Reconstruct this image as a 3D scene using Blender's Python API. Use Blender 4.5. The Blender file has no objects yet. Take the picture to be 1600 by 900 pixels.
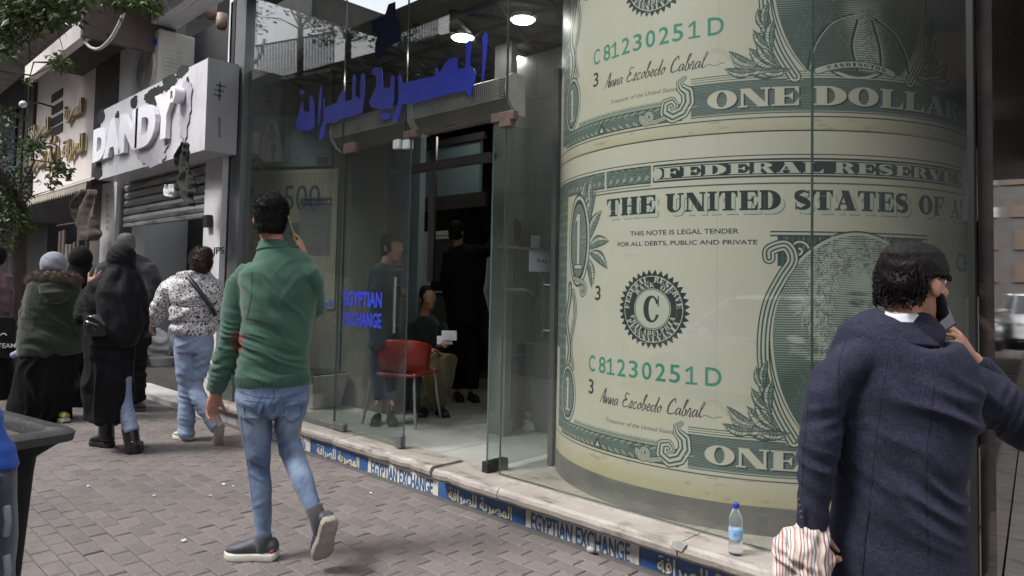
import bpy, bmesh, math, random
import numpy as np
from math import sin, cos, pi, radians, sqrt, atan2
from mathutils import Vector, Matrix, noise
random.seed(7); rng = np.random.default_rng(7)
sc = bpy.context.scene
COL = sc.collection

# ---------------------------------------------------------------- camera, world, sun, exposure
F_PX, CX, CY = 1090.0, 800.0, 397.0          # focal length and principal point, in pixels of the 1600x900 photograph
RM = np.array([[0.723, 0.016, 0.691], [0.691, -0.045, -0.722], [0.020, 0.999, -0.044]])
_x = RM[0]; _z = RM[2] / np.linalg.norm(RM[2]); _x = _x - _z * (_x @ _z); _x /= np.linalg.norm(_x)
RM = np.array([_x, np.cross(_z, _x), _z])
CAMP = np.array([0, 0, 1.4])
cam_d = bpy.data.cameras.new('camera'); cam = bpy.data.objects.new('camera', cam_d); COL.objects.link(cam)
cam.matrix_world = Matrix.Translation(CAMP) @ Matrix(RM.tolist()).to_4x4()
cam_d.sensor_width = 36; cam_d.lens = 36 * F_PX / 1600; cam_d.shift_y = (CY - 450) / 1600
cam_d.clip_start = 0.05; cam_d.clip_end = 500
sc.camera = cam

SUN_EL, SUN_AZ = radians(52), radians(205)
world = bpy.data.worlds.new('World'); sc.world = world; world.use_nodes = True
nt = world.node_tree; nt.nodes.clear()
wo = nt.nodes.new('ShaderNodeOutputWorld'); bg = nt.nodes.new('ShaderNodeBackground')
sky = nt.nodes.new('ShaderNodeTexSky'); sky.sky_type = 'NISHITA'; sky.sun_disc = False
sky.sun_elevation = SUN_EL; sky.sun_rotation = SUN_AZ; sky.dust_density = 3.0; sky.air_density = 1.0
hs = nt.nodes.new('ShaderNodeHueSaturation'); hs.inputs['Saturation'].default_value = 0.22
nt.links.new(sky.outputs[0], hs.inputs['Color']); nt.links.new(hs.outputs[0], bg.inputs[0])
bg.inputs[1].default_value = 0.15; nt.links.new(bg.outputs[0], wo.inputs[0])
sl = bpy.data.lights.new('sun', 'SUN'); sl.energy = 1.5; sl.angle = radians(14); sl.color = (1.0, 0.975, 0.95)
sun = bpy.data.objects.new('sun', sl); COL.objects.link(sun)
# direction TO the sun: azimuth measured clockwise from +Y, as in the sky texture
sdir = Vector((sin(SUN_AZ) * cos(SUN_EL), cos(SUN_AZ) * cos(SUN_EL), sin(SUN_EL)))
sun.rotation_euler = sdir.to_track_quat('Z', 'Y').to_euler()
vs = sc.view_settings; vs.view_transform = 'Standard'; vs.look = 'None'; vs.gamma = 1.0; vs.use_curve_mapping = False
vs.exposure = 1.3

# ---------------------------------------------------------------- where a pixel of the photograph lies in the place
RIGHT, UPV, FWD = RM @ np.array([1, 0, 0.]), RM @ np.array([0, 1, 0.]), RM @ np.array([0, 0, -1.])
def ray(u, v): return RM @ np.array([u - CX, CY - v, -F_PX])
def at_z(u, v, z=0.0):
    d = ray(u, v); return CAMP + d * (z - CAMP[2]) / d[2]
def at_y(u, v, y):
    d = ray(u, v); return CAMP + d * (y - CAMP[1]) / d[1]
def at_d(u, v, D): return CAMP + ray(u, v) * (D / F_PX)
def XY(u, y): return at_y(u, 440, y)[0]

# ---------------------------------------------------------------- helpers: objects
def tag(o, label=None, cat=None, group=None, kind=None):
    if label: o['label'] = label
    if cat: o['category'] = cat
    if group: o['group'] = group
    if kind: o['kind'] = kind
    return o
def thing(name, label, cat, loc=(0, 0, 0), group=None):
    o = bpy.data.objects.new(name, None); COL.objects.link(o); o.location = Vector([float(c) for c in loc]); o.empty_display_size = .1
    return tag(o, label, cat, group)
def link_mesh(name, me, mats, parent=None, smooth=False):
    o = bpy.data.objects.new(name, me); COL.objects.link(o)
    if mats is not None:
        for m in (mats if isinstance(mats, (list, tuple)) else [mats]):
            if m.name not in [x.name for x in me.materials if x]: me.materials.append(m)
    if smooth: me.polygons.foreach_set('use_smooth', [True] * len(me.polygons))
    if parent is not None:
        o.parent = parent
        M = Matrix.Identity(4); p = parent
        while p is not None:
            M = p.matrix_basis @ M if p.parent is None else p.matrix_basis @ M
            p = p.parent
        o.matrix_basis = M.inverted()      # geometry is given in world coordinates
    return o
class MB:
    """collects world-space geometry for one mesh object"""
    def __init__(s): s.v = []; s.f = []; s.mi = []; s.cur = 0
    def add(s, vs, fs):
        n = len(s.v); s.v += [tuple(map(float, p)) for p in vs]; s.f += [tuple(i + n for i in f) for f in fs]; s.mi += [s.cur] * len(fs); return s
    def box(s, x0, x1, y0, y1, z0, z1):
        return s.hexa([(x0,y0,z0),(x1,y0,z0),(x1,y1,z0),(x0,y1,z0),(x0,y0,z1),(x1,y0,z1),(x1,y1,z1),(x0,y1,z1)])
    def hexa(s, p): return s.add(p, [(0,3,2,1),(4,5,6,7),(0,1,5,4),(1,2,6,5),(2,3,7,6),(3,0,4,7)])
    def slab(s, p0, p1, z0, z1, th, side=1):
        """upright slab from plan point p0 to p1; thickness th to its left (side 1) or right"""
        a, b = np.array(p0[:2], float), np.array(p1[:2], float); d = (b - a) / np.linalg.norm(b - a); n = np.array([-d[1], d[0]]) * th * side
        q = [a, b, b + n, a + n]
        if side < 0: q = [a, a + n, b + n, b]
        return s.hexa([(*c, z0) for c in q] + [(*c, z1) for c in q])
    def prism(s, poly, ext):
        """extrude a polygon (list of 3-D points) by vector ext"""
        n = len(poly); e = np.array(ext, float); P = [np.array(p, float) for p in poly]
        return s.add(P + [p + e for p in P], [tuple(range(n))[::-1], tuple(range(n, 2*n))] + [(i, (i+1) % n, (i+1) % n + n, i + n) for i in range(n)])
    def bar(s, a, b, r, n=8, r2=None):
        return s.tube([a, b], [r, r if r2 is None else r2], n=n, cap=False)
    def tube(s, pts, rad, A=None, n=12, cap=True, flat=False):
        """closed loft through pts; rad scalar or (half width along A, half depth)"""
        P = [np.array(p, float) for p in pts]; R = [(r, r) if np.isscalar(r) else r for r in rad]
        T = []
        for i in range(len(P)):
            t = P[min(i+1, len(P)-1)] - P[max(i-1, 0)]; T.append(t / (np.linalg.norm(t) + 1e-9))
        Aref = np.array(A, float) if A is not None else (np.array([0, 0, 1.]) if abs(T[0][2]) < .8 else np.array([1., 0, 0]))
        seq = []
        for i in range(len(P)):
            a = Aref - T[i] * (Aref @ T[i])
            if np.linalg.norm(a) < 1e-3: a = np.cross(T[i], [0.3, .5, .8])
            a /= np.linalg.norm(a); b = np.cross(T[i], a)
            if A is None: Aref = a
            seq.append((P[i], a, b, R[i][0], R[i][1], T[i]))
        if cap:
            k = .6 if not flat else .15
            p, a, b, r1, r2, t = seq[0]; m = min(r1, r2) * k
            head = [(p - t*m*.97, a, b, r1*.25, r2*.25, t), (p - t*m*.7, a, b, r1*.7, r2*.7, t), (p - t*m*.3, a, b, r1*.93, r2*.93, t)]
            p, a, b, r1, r2, t = seq[-1]; m = min(r1, r2) * k
            seq = head + seq + [(p + t*m*.3, a, b, r1*.93, r2*.93, t), (p + t*m*.7, a, b, r1*.7, r2*.7, t), (p + t*m*.97, a, b, r1*.25, r2*.25, t)]
        vs = []; fs = []
        for (p, a, b, r1, r2, t) in seq:
            for k in range(n):
                th = 2*pi*k/n; vs.append(p + a*r1*cos(th) + b*r2*sin(th))
        for i in range(len(seq)-1):
            for k in range(n):
                q = (k+1) % n; fs.append((i*n+k, i*n+q, (i+1)*n+q, (i+1)*n+k))
        fs.append(tuple(range(n))[::-1]); L = (len(seq)-1)*n; fs.append(tuple(L+k for k in range(n)))
        return s.add(vs, fs)
    def ell(s, c, r, A=(1,0,0), B=(0,1,0), n=12, m=8):
        A = np.array(A, float); B = np.array(B, float); Cc = np.cross(A, B); c = np.array(c, float); vs = []; fs = []
        for i in range(1, m):
            for k in range(n):
                ph = pi*i/m; th = 2*pi*k/n
                vs.append(c + A*r[0]*sin(ph)*cos(th) + B*r[1]*sin(ph)*sin(th) + Cc*r[2]*cos(ph))
        vs += [c + Cc*r[2], c - Cc*r[2]]
        for i in range(m-2):
            for k in range(n):
                q = (k+1) % n; fs.append((i*n+k, (i+1)*n+k, (i+1)*n+q, i*n+q))
        T = (m-1)*n
        for k in range(n):
            q = (k+1) % n; fs.append((T, k, q)); fs.append((T+1, (m-2)*n+q, (m-2)*n+k))
        return s.add(vs, fs)
    def lathe(s, c, prof, n=24, axis=(0,0,1)):
        ax = np.array(axis, float); ax /= np.linalg.norm(ax); a = np.cross(ax, [1,0,0] if abs(ax[0]) < .9 else [0,1,0]); a /= np.linalg.norm(a); b = np.cross(ax, a); c = np.array(c, float)
        vs = [c + ax*h + (a*cos(2*pi*k/n) + b*sin(2*pi*k/n))*r for r, h in prof for k in range(n)]
        fs = [(i*n+k, i*n+(k+1) % n, (i+1)*n+(k+1) % n, (i+1)*n+k) for i in range(len(prof)-1) for k in range(n)]
        fs.append(tuple(range(n))[::-1]); L = (len(prof)-1)*n; fs.append(tuple(L+k for k in range(n)))
        return s.add(vs, fs)
    def mesh(s, name='m'):
        me = bpy.data.meshes.new(name); me.from_pydata(s.v, [], s.f); me.polygons.foreach_set('material_index', s.mi)
        bm = bmesh.new(); bm.from_mesh(me); bmesh.ops.recalc_face_normals(bm, faces=bm.faces); bm.to_mesh(me); bm.free()
        return me
    def obj(s, name, mats, parent=None, smooth=False, bevel=0, seg=2):
        me = s.mesh(name)
        if bevel:
            bm = bmesh.new(); bm.from_mesh(me)
            es = [e for e in bm.edges if len(e.link_faces) == 2 and e.calc_face_angle(0) > .5]
            bmesh.ops.bevel(bm, geom=es, offset=bevel, segments=seg, affect='EDGES', profile=.5, clamp_overlap=True)
            bm.to_mesh(me); bm.free()
        o = link_mesh(name, me, mats, parent, smooth)
        if smooth and bevel == 0: pass
        return o
def autosmooth(o, ang=35):
    me = o.data; me.polygons.foreach_set('use_smooth', [True]*len(me.polygons))
    bm = bmesh.new(); bm.from_mesh(me)
    for e in bm.edges:
        if len(e.link_faces) == 2 and e.calc_face_angle(0) > radians(ang): e.smooth = False
    bm.to_mesh(me); bm.free(); return o
def recentre(root):
    return root
def apply_mods(name, me, mods, mats=None):
    """run modifiers over a mesh in memory and return the result"""
    o = bpy.data.objects.new(name, me); COL.objects.link(o)
    for t, kw in mods:
        m = o.modifiers.new(t, t)
        for k, v in kw.items(): setattr(m, k, v)
    dg = bpy.context.evaluated_depsgraph_get(); ev = o.evaluated_get(dg)
    r = bpy.data.meshes.new_from_object(ev, depsgraph=dg); bpy.data.objects.remove(o); bpy.data.meshes.remove(me); r.name = name
    return r
def get_co(me):
    a = np.empty(len(me.vertices)*3, np.float32); me.vertices.foreach_get('co', a); return a.reshape(-1, 3).astype(float)
def get_no(me):
    a = np.empty(len(me.vertices)*3, np.float32); me.vertices.foreach_get('normal', a); return a.reshape(-1, 3).astype(float)
def set_co(me, co): me.vertices.foreach_set('co', co.astype(np.float32).ravel()); me.update()
def noise3(co, scale, seed=0):
    """smooth value noise on points, vectorised"""
    p = co*scale + seed*17.3; i = np.floor(p).astype(np.int64); f = p - i; f = f*f*(3-2*f); out = 0
    def h(ix, iy, iz):
        n = (ix*73856093) ^ (iy*19349663) ^ (iz*83492791) ^ (seed*2654435); n = (n ^ (n >> 13))*1274126177; n = n ^ (n >> 16)
        return (n & 0xffff)/65535.0*2 - 1
    for dx in (0, 1):
        for dy in (0, 1):
            for dz in (0, 1):
                w = (f[:, 0] if dx else 1-f[:, 0])*(f[:, 1] if dy else 1-f[:, 1])*(f[:, 2] if dz else 1-f[:, 2])
                out = out + w*h(i[:, 0]+dx, i[:, 1]+dy, i[:, 2]+dz)
    return out
def fuse(name, mb, voxel, mats, parent, smooth=4, folds=(), lump=0, lump_s=8, cut=None, disp=None):
    """melt overlapping lofts into one continuous surface, then press cloth folds into it"""
    me = apply_mods(name, mb.mesh(name), [('REMESH', dict(mode='VOXEL', voxel_size=voxel, adaptivity=0)), ('SMOOTH', dict(factor=.5, iterations=smooth))])
    co = get_co(me); no = get_no(me); d = np.zeros(len(co))
    for fd in folds:
        c, ax, lam, amp, rad = fd[:5]; c = np.array(c, float); ax = np.array(ax, float); ax /= np.linalg.norm(ax)
        q = co - c; ww = np.exp(-((q**2).sum(1))/(rad*rad))
        warp = np.stack([noise3(co, 6, s) for s in (3, 4, 5)], 1)*lam*.55
        e1 = np.cross(ax, [.31, .52, .8]); e1 /= np.linalg.norm(e1); e2 = np.cross(ax, e1); g = q + warp
        st = np.stack([(g @ ax)/(lam*.62), (g @ e1)/(lam*3.6), (g @ e2)/(lam*3.6)], 1)
        n1 = noise3(st, 1.0, 21+int(abs(c[0])*40) % 30); n2 = noise3(st*2.1, 1.0, 7)
        rid = 1-2.2*np.abs(n1); d += amp*ww*(1.25*rid+.35*n2-.3)
    if lump: d += lump*(noise3(co, lump_s, 1) + .5*noise3(co, lump_s*2.1, 2))
    co = co + no*d[:, None]
    if disp is not None: co = disp(co, no)
    set_co(me, co)
    if cut is not None:
        bm = bmesh.new(); bm.from_mesh(me)
        bmesh.ops.delete(bm, geom=[v for v in bm.verts if cut(v.co)], context='VERTS'); bm.to_mesh(me); bm.free()
    return link_mesh(name, me, mats, parent, smooth=True)
def copy_tree(o, parent=None):
    c = o.copy(); COL.objects.link(c); c.parent = parent
    for ch in o.children: copy_tree(ch, c)
    return c

# ---------------------------------------------------------------- helpers: materials
MATS = {}
def mat(name, col, rough=.6, metal=0, var=.15, scale=6, bump=0, bscale=40, spec=.5, col2=None, coord='Object', stretch=None, coat=0, emit=None, estr=0, detail=4, sheen=0):
    m = bpy.data.materials.new(name); m.use_nodes = True; t = m.node_tree; N, L = t.nodes, t.links; b = N['Principled BSDF']
    b.inputs['Roughness'].default_value = rough; b.inputs['Metallic'].default_value = metal; b.inputs['Specular IOR Level'].default_value = spec
    if coat: b.inputs['Coat Weight'].default_value = coat; b.inputs['Coat Roughness'].default_value = .1
    if sheen: b.inputs['Sheen Weight'].default_value = sheen; b.inputs['Sheen Roughness'].default_value = .5
    tc = N.new('ShaderNodeTexCoord'); src = tc.outputs[coord]
    if stretch:
        mp = N.new('ShaderNodeMapping'); mp.inputs['Scale'].default_value = stretch; L.new(src, mp.inputs[0]); src = mp.outputs[0]
    nz = N.new('ShaderNodeTexNoise'); nz.inputs['Scale'].default_value = scale; nz.inputs['Detail'].default_value = detail; nz.inputs['Roughness'].default_value = .6; L.new(src, nz.inputs['Vector'])
    cr = N.new('ShaderNodeValToRGB'); cr.color_ramp.elements[0].position = .3; cr.color_ramp.elements[1].position = .7
    c2 = col2 if col2 else tuple(min(1, c*(1+var)) for c in col); c1 = col if col2 else tuple(c*(1-var) for c in col)
    cr.color_ramp.elements[0].color = (*c1, 1); cr.color_ramp.elements[1].color = (*c2, 1); L.new(nz.outputs['Fac'], cr.inputs[0]); L.new(cr.outputs[0], b.inputs['Base Color'])
    if bump:
        n2 = N.new('ShaderNodeTexNoise'); n2.inputs['Scale'].default_value = bscale; n2.inputs['Detail'].default_value = 5; L.new(src, n2.inputs['Vector'])
        bp = N.new('ShaderNodeBump'); bp.inputs['Strength'].default_value = bump; bp.inputs['Distance'].default_value = .01; L.new(n2.outputs['Fac'], bp.inputs['Height']); L.new(bp.outputs[0], b.inputs['Normal'])
    if emit: b.inputs['Emission Color'].default_value = (*emit, 1); b.inputs['Emission Strength'].default_value = estr
    MATS[name] = m; m['ramp'] = cr.name; return m
def nodes(m): return m.node_tree.nodes, m.node_tree.links, m.node_tree.nodes['Principled BSDF']
def add_dirt(m, col, lo=.5, hi=.75, scale=2.5, stretch=(1, 1, 1), amount=1.0):
    """worn or stained patches mixed over the base colour"""
    N, L, b = nodes(m); old = b.inputs['Base Color'].links[0].from_socket
    tc = N.new('ShaderNodeTexCoord'); mp = N.new('ShaderNodeMapping'); mp.inputs['Scale'].default_value = stretch; L.new(tc.outputs['Object'], mp.inputs[0])
    nz = N.new('ShaderNodeTexNoise'); nz.inputs['Scale'].default_value = scale; nz.inputs['Detail'].default_value = 8; nz.inputs['Roughness'].default_value = .65; L.new(mp.outputs[0], nz.inputs['Vector'])
    mr = N.new('ShaderNodeMapRange'); mr.inputs[1].default_value = lo; mr.inputs[2].default_value = hi; mr.inputs[4].default_value = amount; L.new(nz.outputs['Fac'], mr.inputs[0])
    mx = N.new('ShaderNodeMix'); mx.data_type = 'RGBA'; L.new(mr.outputs[0], mx.inputs[0]); L.new(old, mx.inputs[6]); mx.inputs[7].default_value = (*col, 1); L.new(mx.outputs[2], b.inputs['Base Color'])
    return m
def glass_mat(name, tint=(.86, .9, .88), ior=1.5, rough=0.0, dust=.04, boost=1.0):
    m = bpy.data.materials.new(name); m.use_nodes = True; t = m.node_tree; N, L = t.nodes, t.links; N.clear()
    out = N.new('ShaderNodeOutputMaterial'); tr = N.new('ShaderNodeBsdfTransparent'); tr.inputs[0].default_value = (*tint, 1)
    gl = N.new('ShaderNodeBsdfGlossy'); gl.inputs['Roughness'].default_value = rough; gl.inputs[0].default_value = (1, 1, 1, 1)
    ge = N.new('ShaderNodeNewGeometry'); dt = N.new('ShaderNodeVectorMath'); dt.operation = 'DOT_PRODUCT'; L.new(ge.outputs['Incoming'], dt.inputs[0]); L.new(ge.outputs['Normal'], dt.inputs[1])
    ab = N.new('ShaderNodeMath'); ab.operation = 'ABSOLUTE'; L.new(dt.outputs['Value'], ab.inputs[0]); om = N.new('ShaderNodeMath'); om.operation = 'SUBTRACT'; om.inputs[0].default_value = 1; L.new(ab.outputs[0], om.inputs[1])
    pw = N.new('ShaderNodeMath'); pw.operation = 'POWER'; pw.inputs[1].default_value = 5; L.new(om.outputs[0], pw.inputs[0]); fr = N.new('ShaderNodeMath'); fr.operation = 'MULTIPLY_ADD'; fr.inputs[1].default_value = .96*boost; fr.inputs[2].default_value = .04*boost; L.new(pw.outputs[0], fr.inputs[0])
    mx = N.new('ShaderNodeMixShader'); L.new(fr.outputs[0], mx.inputs[0]); L.new(tr.outputs[0], mx.inputs[1]); L.new(gl.outputs[0], mx.inputs[2])
    df = N.new('ShaderNodeBsdfDiffuse'); df.inputs[0].default_value = (.5, .52, .5, 1)
    nz = N.new('ShaderNodeTexNoise'); nz.inputs['Scale'].default_value = 1.7; nz.inputs['Detail'].default_value = 6; tc = N.new('ShaderNodeTexCoord'); L.new(tc.outputs['Object'], nz.inputs['Vector'])
    mr = N.new('ShaderNodeMapRange'); mr.inputs[1].default_value = .35; mr.inputs[2].default_value = .8; mr.inputs[3].default_value = dust*.4; mr.inputs[4].default_value = dust*1.6; L.new(nz.outputs['Fac'], mr.inputs[0])
    m2 = N.new('ShaderNodeMixShader'); L.new(mr.outputs[0], m2.inputs[0]); L.new(mx.outputs[0], m2.inputs[1]); L.new(df.outputs[0], m2.inputs[2]); L.new(m2.outputs[0], out.inputs[0])
    MATS[name] = m; return m

# ---------------------------------------------------------------- lettering
_tcache = {}
def text_geo(s, bold=0.0):
    """filled outline of a line of text in its plane: vertices (x, y) at size 1, triangles"""
    k = (s, bold)
    if k not in _tcache:
        cu = bpy.data.curves.new('lettering', 'FONT'); cu.body = s; cu.size = 1; cu.offset = bold; cu.resolution_u = 4
        o = bpy.data.objects.new('lettering', cu); COL.objects.link(o); dg = bpy.context.evaluated_depsgraph_get()
        me = bpy.data.meshes.new_from_object(o.evaluated_get(dg)); bpy.data.objects.remove(o); bpy.data.curves.remove(cu)
        me.calc_loop_triangles(); V = get_co(me)[:, :2] if len(me.vertices) else np.zeros((0, 2)); T = [tuple(t.vertices) for t in me.loop_triangles]; bpy.data.meshes.remove(me)
        _tcache[k] = (V, T)
    return _tcache[k]
def text_solid(mb, s, P0, U, W, width, height, depth, bold=0.0, N=None, curve=None):
    """raised lettering: lower-left corner P0, U along the line, W up the letters; fitted to width x height"""
    V, T = text_geo(s, bold)
    if not len(V): return
    lo, hi = V.min(0), V.max(0); q = (V - lo)/(hi - lo + 1e-9); U = np.array(U, float); W = np.array(W, float); P0 = np.array(P0, float)
    n = np.cross(U, W) if N is None else np.array(N, float); n = n/np.linalg.norm(n)*depth
    A = np.array([P0 + U*width*a + W*height*b for a, b in q]); nv = len(A)
    cnt = {}
    for t in T:
        for i in range(3):
            e = (t[i], t[(i+1) % 3]); k = (min(e), max(e)); cnt.setdefault(k, []).append(e)
    side = [es[0] for es in cnt.values() if len(es) == 1]
    mb.add(list(A + n) + list(A), [t for t in T] + [(a + nv, b + nv, b, a) for a, b in side])
AR_MASRIYA = ''.join(chr(c) for c in [0xFE8D, 0xFEDF, 0xFEE4, 0xFEBC, 0xFEAE, 0xFEF3, 0xFE94])[::-1]
AR_SIRAFA = ''.join(chr(c) for c in [0xFEDF, 0xFEE0, 0xFEBC, 0xFEAE, 0xFE8D, 0xFED3, 0xFE94])[::-1]
ARABIC = AR_SIRAFA + ' ' + AR_MASRIYA
# ---------------------------------------------------------------- flat print: a small rasteriser for the printed banknote, posters and stickers
class Art:
    def __init__(s, x0, x1, y0, y1, ppm, bg):
        s.x0, s.y0, s.ppm = x0, y0, ppm; s.w = int(round((x1-x0)*ppm)); s.h = int(round((y1-y0)*ppm)); s.x1, s.y1 = x1, y1
        s.a = np.ones((s.h, s.w, 3), np.float32)*np.array(bg, np.float32)
    def win(s, x0, x1, y0, y1, ss=1):
        i0 = max(0, int((x0-s.x0)*s.ppm)-1); i1 = min(s.w, int((x1-s.x0)*s.ppm)+2); j0 = max(0, int((y0-s.y0)*s.ppm)-1); j1 = min(s.h, int((y1-s.y0)*s.ppm)+2)
        if i1 <= i0 or j1 <= j0: return None
        X = s.x0 + (np.arange(i0*ss, i1*ss)+.5)/(s.ppm*ss); Y = s.y0 + (np.arange(j0*ss, j1*ss)+.5)/(s.ppm*ss)
        X, Y = np.meshgrid(X, Y); return X.astype(np.float32), Y.astype(np.float32), i0, i1, j0, j1
    def put(s, m, w, col, al=1.0):
        i0, i1, j0, j1 = w; m = (m*al)[..., None]; s.a[j0:j1, i0:i1] = s.a[j0:j1, i0:i1]*(1-m) + np.array(col, np.float32)*m
    def fill(s, fn, box, col, al=1.0, ss=2):
        g = s.win(*box, ss)
        if g is None: return
        X, Y, i0, i1, j0, j1 = g; m = fn(X, Y).astype(np.float32); m = m.reshape(j1-j0, ss, i1-i0, ss).mean((1, 3)); s.put(m, (i0, i1, j0, j1), col, al)
    def rect(s, x0, x1, y0, y1, col, al=1.0): s.fill(lambda X, Y: (X > x0) & (X < x1) & (Y > y0) & (Y < y1), (x0, x1, y0, y1), col, al)
    def ellipse(s, cx, cy, rx, ry, col, al=1.0, inner=0):
        s.fill(lambda X, Y: ((q := ((X-cx)/rx)**2+((Y-cy)/ry)**2) < 1) & (q > inner*inner), (cx-rx, cx+rx, cy-ry, cy+ry), col, al)
    def poly(s, P, col, al=1.0):
        P = np.array(P, float)
        def fn(X, Y):
            c = np.zeros(X.shape, bool)
            for (xa, ya), (xb, yb) in zip(P, np.roll(P, -1, 0)):
                if ya == yb: continue
                c ^= ((Y >= min(ya, yb)) & (Y < max(ya, yb))) & (X < xa + (Y-ya)*(xb-xa)/(yb-ya))
            return c
        s.fill(fn, (P[:, 0].min(), P[:, 0].max(), P[:, 1].min(), P[:, 1].max()), col, al)
    def stroke(s, P, wd, col, al=1.0):
        P = np.array(P, float); n = len(P); W = np.full(n, wd, float) if np.isscalar(wd) else np.interp(np.linspace(0, 1, n), np.linspace(0, 1, len(wd)), wd)
        r = W.max()/2 + 1.5/s.ppm; g = s.win(P[:, 0].min()-r, P[:, 0].max()+r, P[:, 1].min()-r, P[:, 1].max()+r)
        if g is None: return
        X, Y, i0, i1, j0, j1 = g; M = np.zeros(X.shape, np.float32)
        for k in range(n-1):
            a, b = P[k], P[k+1]; rr = max(W[k], W[k+1])/2 + 1.5/s.ppm
            c0 = max(0, int((min(a[0], b[0])-rr-s.x0)*s.ppm)-i0-1); c1 = max(0, int((max(a[0], b[0])+rr-s.x0)*s.ppm)-i0+2); r0 = max(0, int((min(a[1], b[1])-rr-s.y0)*s.ppm)-j0-1); r1 = max(0, int((max(a[1], b[1])+rr-s.y0)*s.ppm)-j0+2)
            x, y = X[r0:r1, c0:c1], Y[r0:r1, c0:c1]
            if not x.size: continue
            d = b-a; L2 = d @ d + 1e-12; t = np.clip(((x-a[0])*d[0]+(y-a[1])*d[1])/L2, 0, 1); D = np.hypot(x-a[0]-t*d[0], y-a[1]-t*d[1])
            w = W[k] + (W[k+1]-W[k])*t; M[r0:r1, c0:c1] = np.maximum(M[r0:r1, c0:c1], np.clip((w/2-D)*s.ppm+.5, 0, 1))
        s.put(M, (i0, i1, j0, j1), col, al)
    def text(s, t, x0, x1, y0, y1, col, bold=0.0, al=1.0, shear=0):
        V, T = text_geo(t, bold)
        if not len(V): return
        lo, hi = V.min(0), V.max(0); q = (V-lo)/(hi-lo+1e-9); q = np.c_[x0+q[:, 0]*(x1-x0)+shear*q[:, 1]*(y1-y0), y0+q[:, 1]*(y1-y0)]
        ss = 2; g = s.win(min(x0, q[:, 0].min()), max(x1, q[:, 0].max()), y0, y1, ss)
        if g is None: return
        X, Y, i0, i1, j0, j1 = g; M = np.zeros(X.shape, bool)
        for tr in T:
            a, b, c = q[list(tr)]; mn, mx = np.minimum(np.minimum(a, b), c), np.maximum(np.maximum(a, b), c); k = s.ppm*ss
            c0 = max(0, int((mn[0]-s.x0)*k)-i0*ss-1); c1 = max(0, int((mx[0]-s.x0)*k)-i0*ss+2); r0 = max(0, int((mn[1]-s.y0)*k)-j0*ss-1); r1 = max(0, int((mx[1]-s.y0)*k)-j0*ss+2)
            x, y = X[r0:r1, c0:c1], Y[r0:r1, c0:c1]; e = lambda p, r: (r[0]-p[0])*(y-p[1])-(r[1]-p[1])*(x-p[0])
            e1, e2, e3 = e(a, b), e(b, c), e(c, a); M[r0:r1, c0:c1] |= ((e1 >= 0) & (e2 >= 0) & (e3 >= 0)) | ((e1 <= 0) & (e2 <= 0) & (e3 <= 0))
        m = M.astype(np.float32).reshape(j1-j0, ss, i1-i0, ss).mean((1, 3)); s.put(m, (i0, i1, j0, j1), col, al)
    def serif(s, t, x0, x1, y0, y1, col, al=1.0, gap=.06, space=.35):
        ws = [SERW.get(c, .9) if c != ' ' else space for c in t]; tot = sum(ws) + gap*(len(t)-1); k = (x1-x0)/tot; x = x0
        for c, w in zip(t, ws):
            if c != ' ':
                a, b = x, x+w*k; s.fill(lambda X, Y: serif_glyph(c, (X-a)/(b-a), (Y-y0)/(y1-y0)), (a, b, y0, y1), col, al, 3)
            x += (w+gap)*k
    def arc_text(s, t, cx, cy, r, hgt, a0, a1, col, out=True, sq=1.0):
        """serif letters round an ellipse, from angle a0 to a1 (degrees, clockwise positive from 12 o'clock)"""
        n = len(t)
        for i, c in enumerate(t):
            if c == ' ': continue
            a = radians(a0 + (a1-a0)*(i+.5)/n); wdt = abs(radians(a1-a0))/n*r*.86
            ox, oy = cx + r*sin(a)*sq, cy + r*cos(a); ux, uy = cos(a), -sin(a); vx, vy = sin(a), cos(a)
            if not out: ux, uy, vx, vy = -ux, -uy, -vx, -vy
            f = lambda X, Y: serif_glyph(c, ((X-ox)/sq*ux+(Y-oy)*uy)/wdt+.5, ((X-ox)/sq*vx+(Y-oy)*vy)/hgt+.5)
            s.fill(f, (ox-hgt, ox+hgt, oy-hgt, oy+hgt), col, 1, 2)
    def image(s, name):
        im = bpy.data.images.new(name, s.w, s.h); px = np.ones((s.h, s.w, 4), np.float32); px[..., :3] = np.clip(s.a, 0, 1)
        # values are linear reflectances: encode for the sRGB image
        c = px[..., :3]; px[..., :3] = np.where(c <= .0031308, c*12.92, 1.055*c**(1/2.4)-.055)
        im.pixels.foreach_set(px.ravel()); im.update(); im.pack(); return im
SERW = dict(I=.5, M=1.25, W=1.3, N=1.05, O=1, D=1, L=.85, F=.85, E=.88, T=.9, S=.78, J=.6, H=1.05, U=1.0, A=1.0, V=1.0)
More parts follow.
